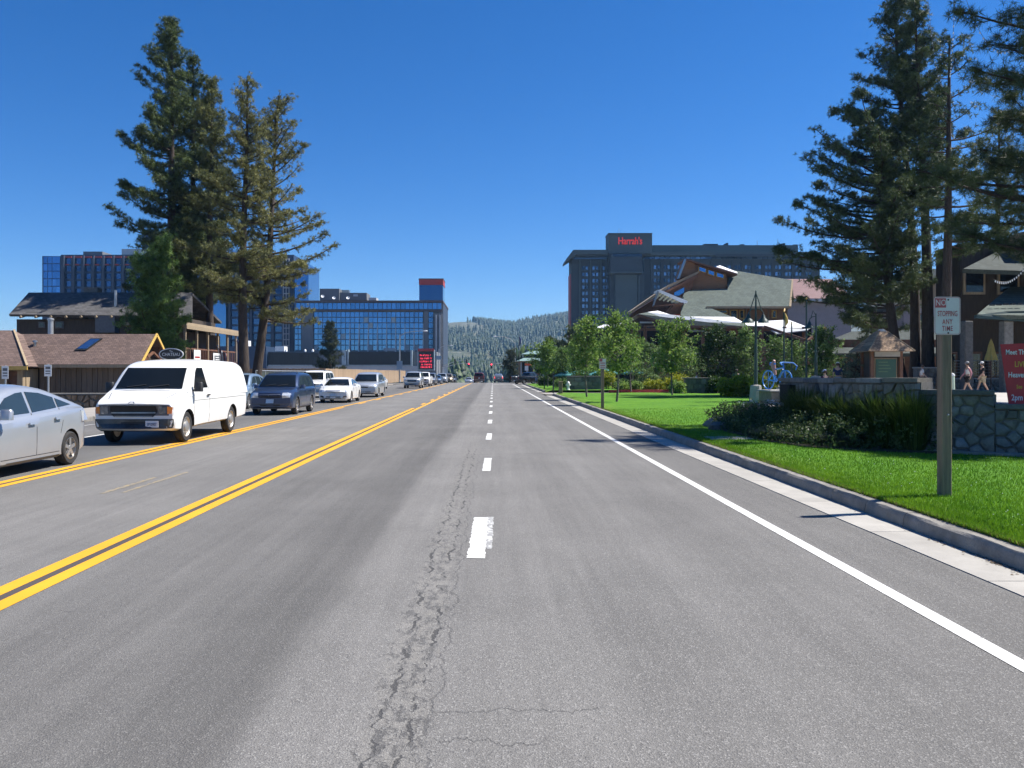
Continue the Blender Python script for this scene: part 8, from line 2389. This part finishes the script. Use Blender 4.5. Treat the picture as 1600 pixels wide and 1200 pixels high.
    for sd_ in (-1, 1): MB().lathe([(.004, -.004), (.009, .0), (.004, .004)], 8, org=(sd_ * .034, -.118, z0 + .735), axis='y').build('eye', MAT['plastic'], t, 40)
    return t
person('walker in white top with pink sleeves and black shorts', (X(1512, 47), 47, PLZ), radians(-100), 'white', 'black', hat='grey', sleeve_col='pink')
person('walker in black shirt, khaki shorts and white cap', (X(1535, 47.5), 47.5, PLZ), radians(-98), 'black', 'khaki', hat='white', phase=-1)
person('walker in white shirt and dark trousers by the sunlit wall', (X(1441, 50), 50, PLZ), radians(70), 'white', 'black', shorts=False, s=.93)
person('person in navy shirt and white cap near the kiosk, back turned', (X(1309, 46), 46, PLZ), radians(160), 'navy', 'grey', pose='stand', hat='white', s=.97)
person('person in plum top seated near the lamp post', (X(1289, 44), 44, PLZ), radians(200), 'plum', 'black', pose='sit', hat='pale_blue')
person('person in blue shirt beyond the yellow hedge', (X(1151, 59), 59, .2), radians(170), 'blue', 'grey', pose='stand', s=1.02)
person('person in pale top seated behind the low stone wall', (X(1089, 66), 66, .5), radians(60), 'white', 'grey', pose='sit')
person('far walker in white and pale blue near the turning pickup', (X(838, 128), 128, .05), radians(80), 'white', 'pale_blue', shorts=False)
person('far walker in white top behind the far lawn strip', (X(849, 118), 118, .16), radians(95), 'white', 'navy', shorts=False, phase=-1)
t = empty('bench', (X(1289, 44), 44.1, PLZ), 0, 'plain stone bench under the seated person in plum', 'bench')
MB().cbox(-.7, .7, -.25, .25, .34, .42, .02).build('seat', MAT['gutter'], t)
for s_ in (-1, 1): MB().cbox(s_ * .5 - .08, s_ * .5 + .08, -.2, .2, 0, .34, .02).build('leg', MAT['gutter'], t)
t = empty('bench', (X(1089, 66), 66.0, .5), 0, 'stone seat block behind the low wall', 'bench')
MB().cbox(-.5, .5, -.25, .3, .34, .42, .02).build('seat', MAT['gutter'], t)
for s_ in (-1, 1): MB().cbox(s_ * .38 - .08, s_ * .38 + .08, -.2, .2, -.35, .34, .02).build('leg', MAT['gutter'], t)

# ------------------------------------------------------------------ the air between here and the hills
mh = MB().box(-2600, 2600, -80, 3300, -60, 216)
g = NT('thin_blue_haze')
vol = g.n('ShaderNodeVolumePrincipled')
vol.inputs['Color'].default_value = (.30, .60, 1.0, 1)
vol.inputs['Density'].default_value = 0.00014
vol.inputs['Anisotropy'].default_value = .3
g.t.nodes.remove(g.b)
g.lk(vol.outputs[0], g.o.inputs['Volume'])
hz = mh.build('haze', g.mat)
tag(hz, 'thin bluish haze over the whole valley', 'haze', kind='stuff')
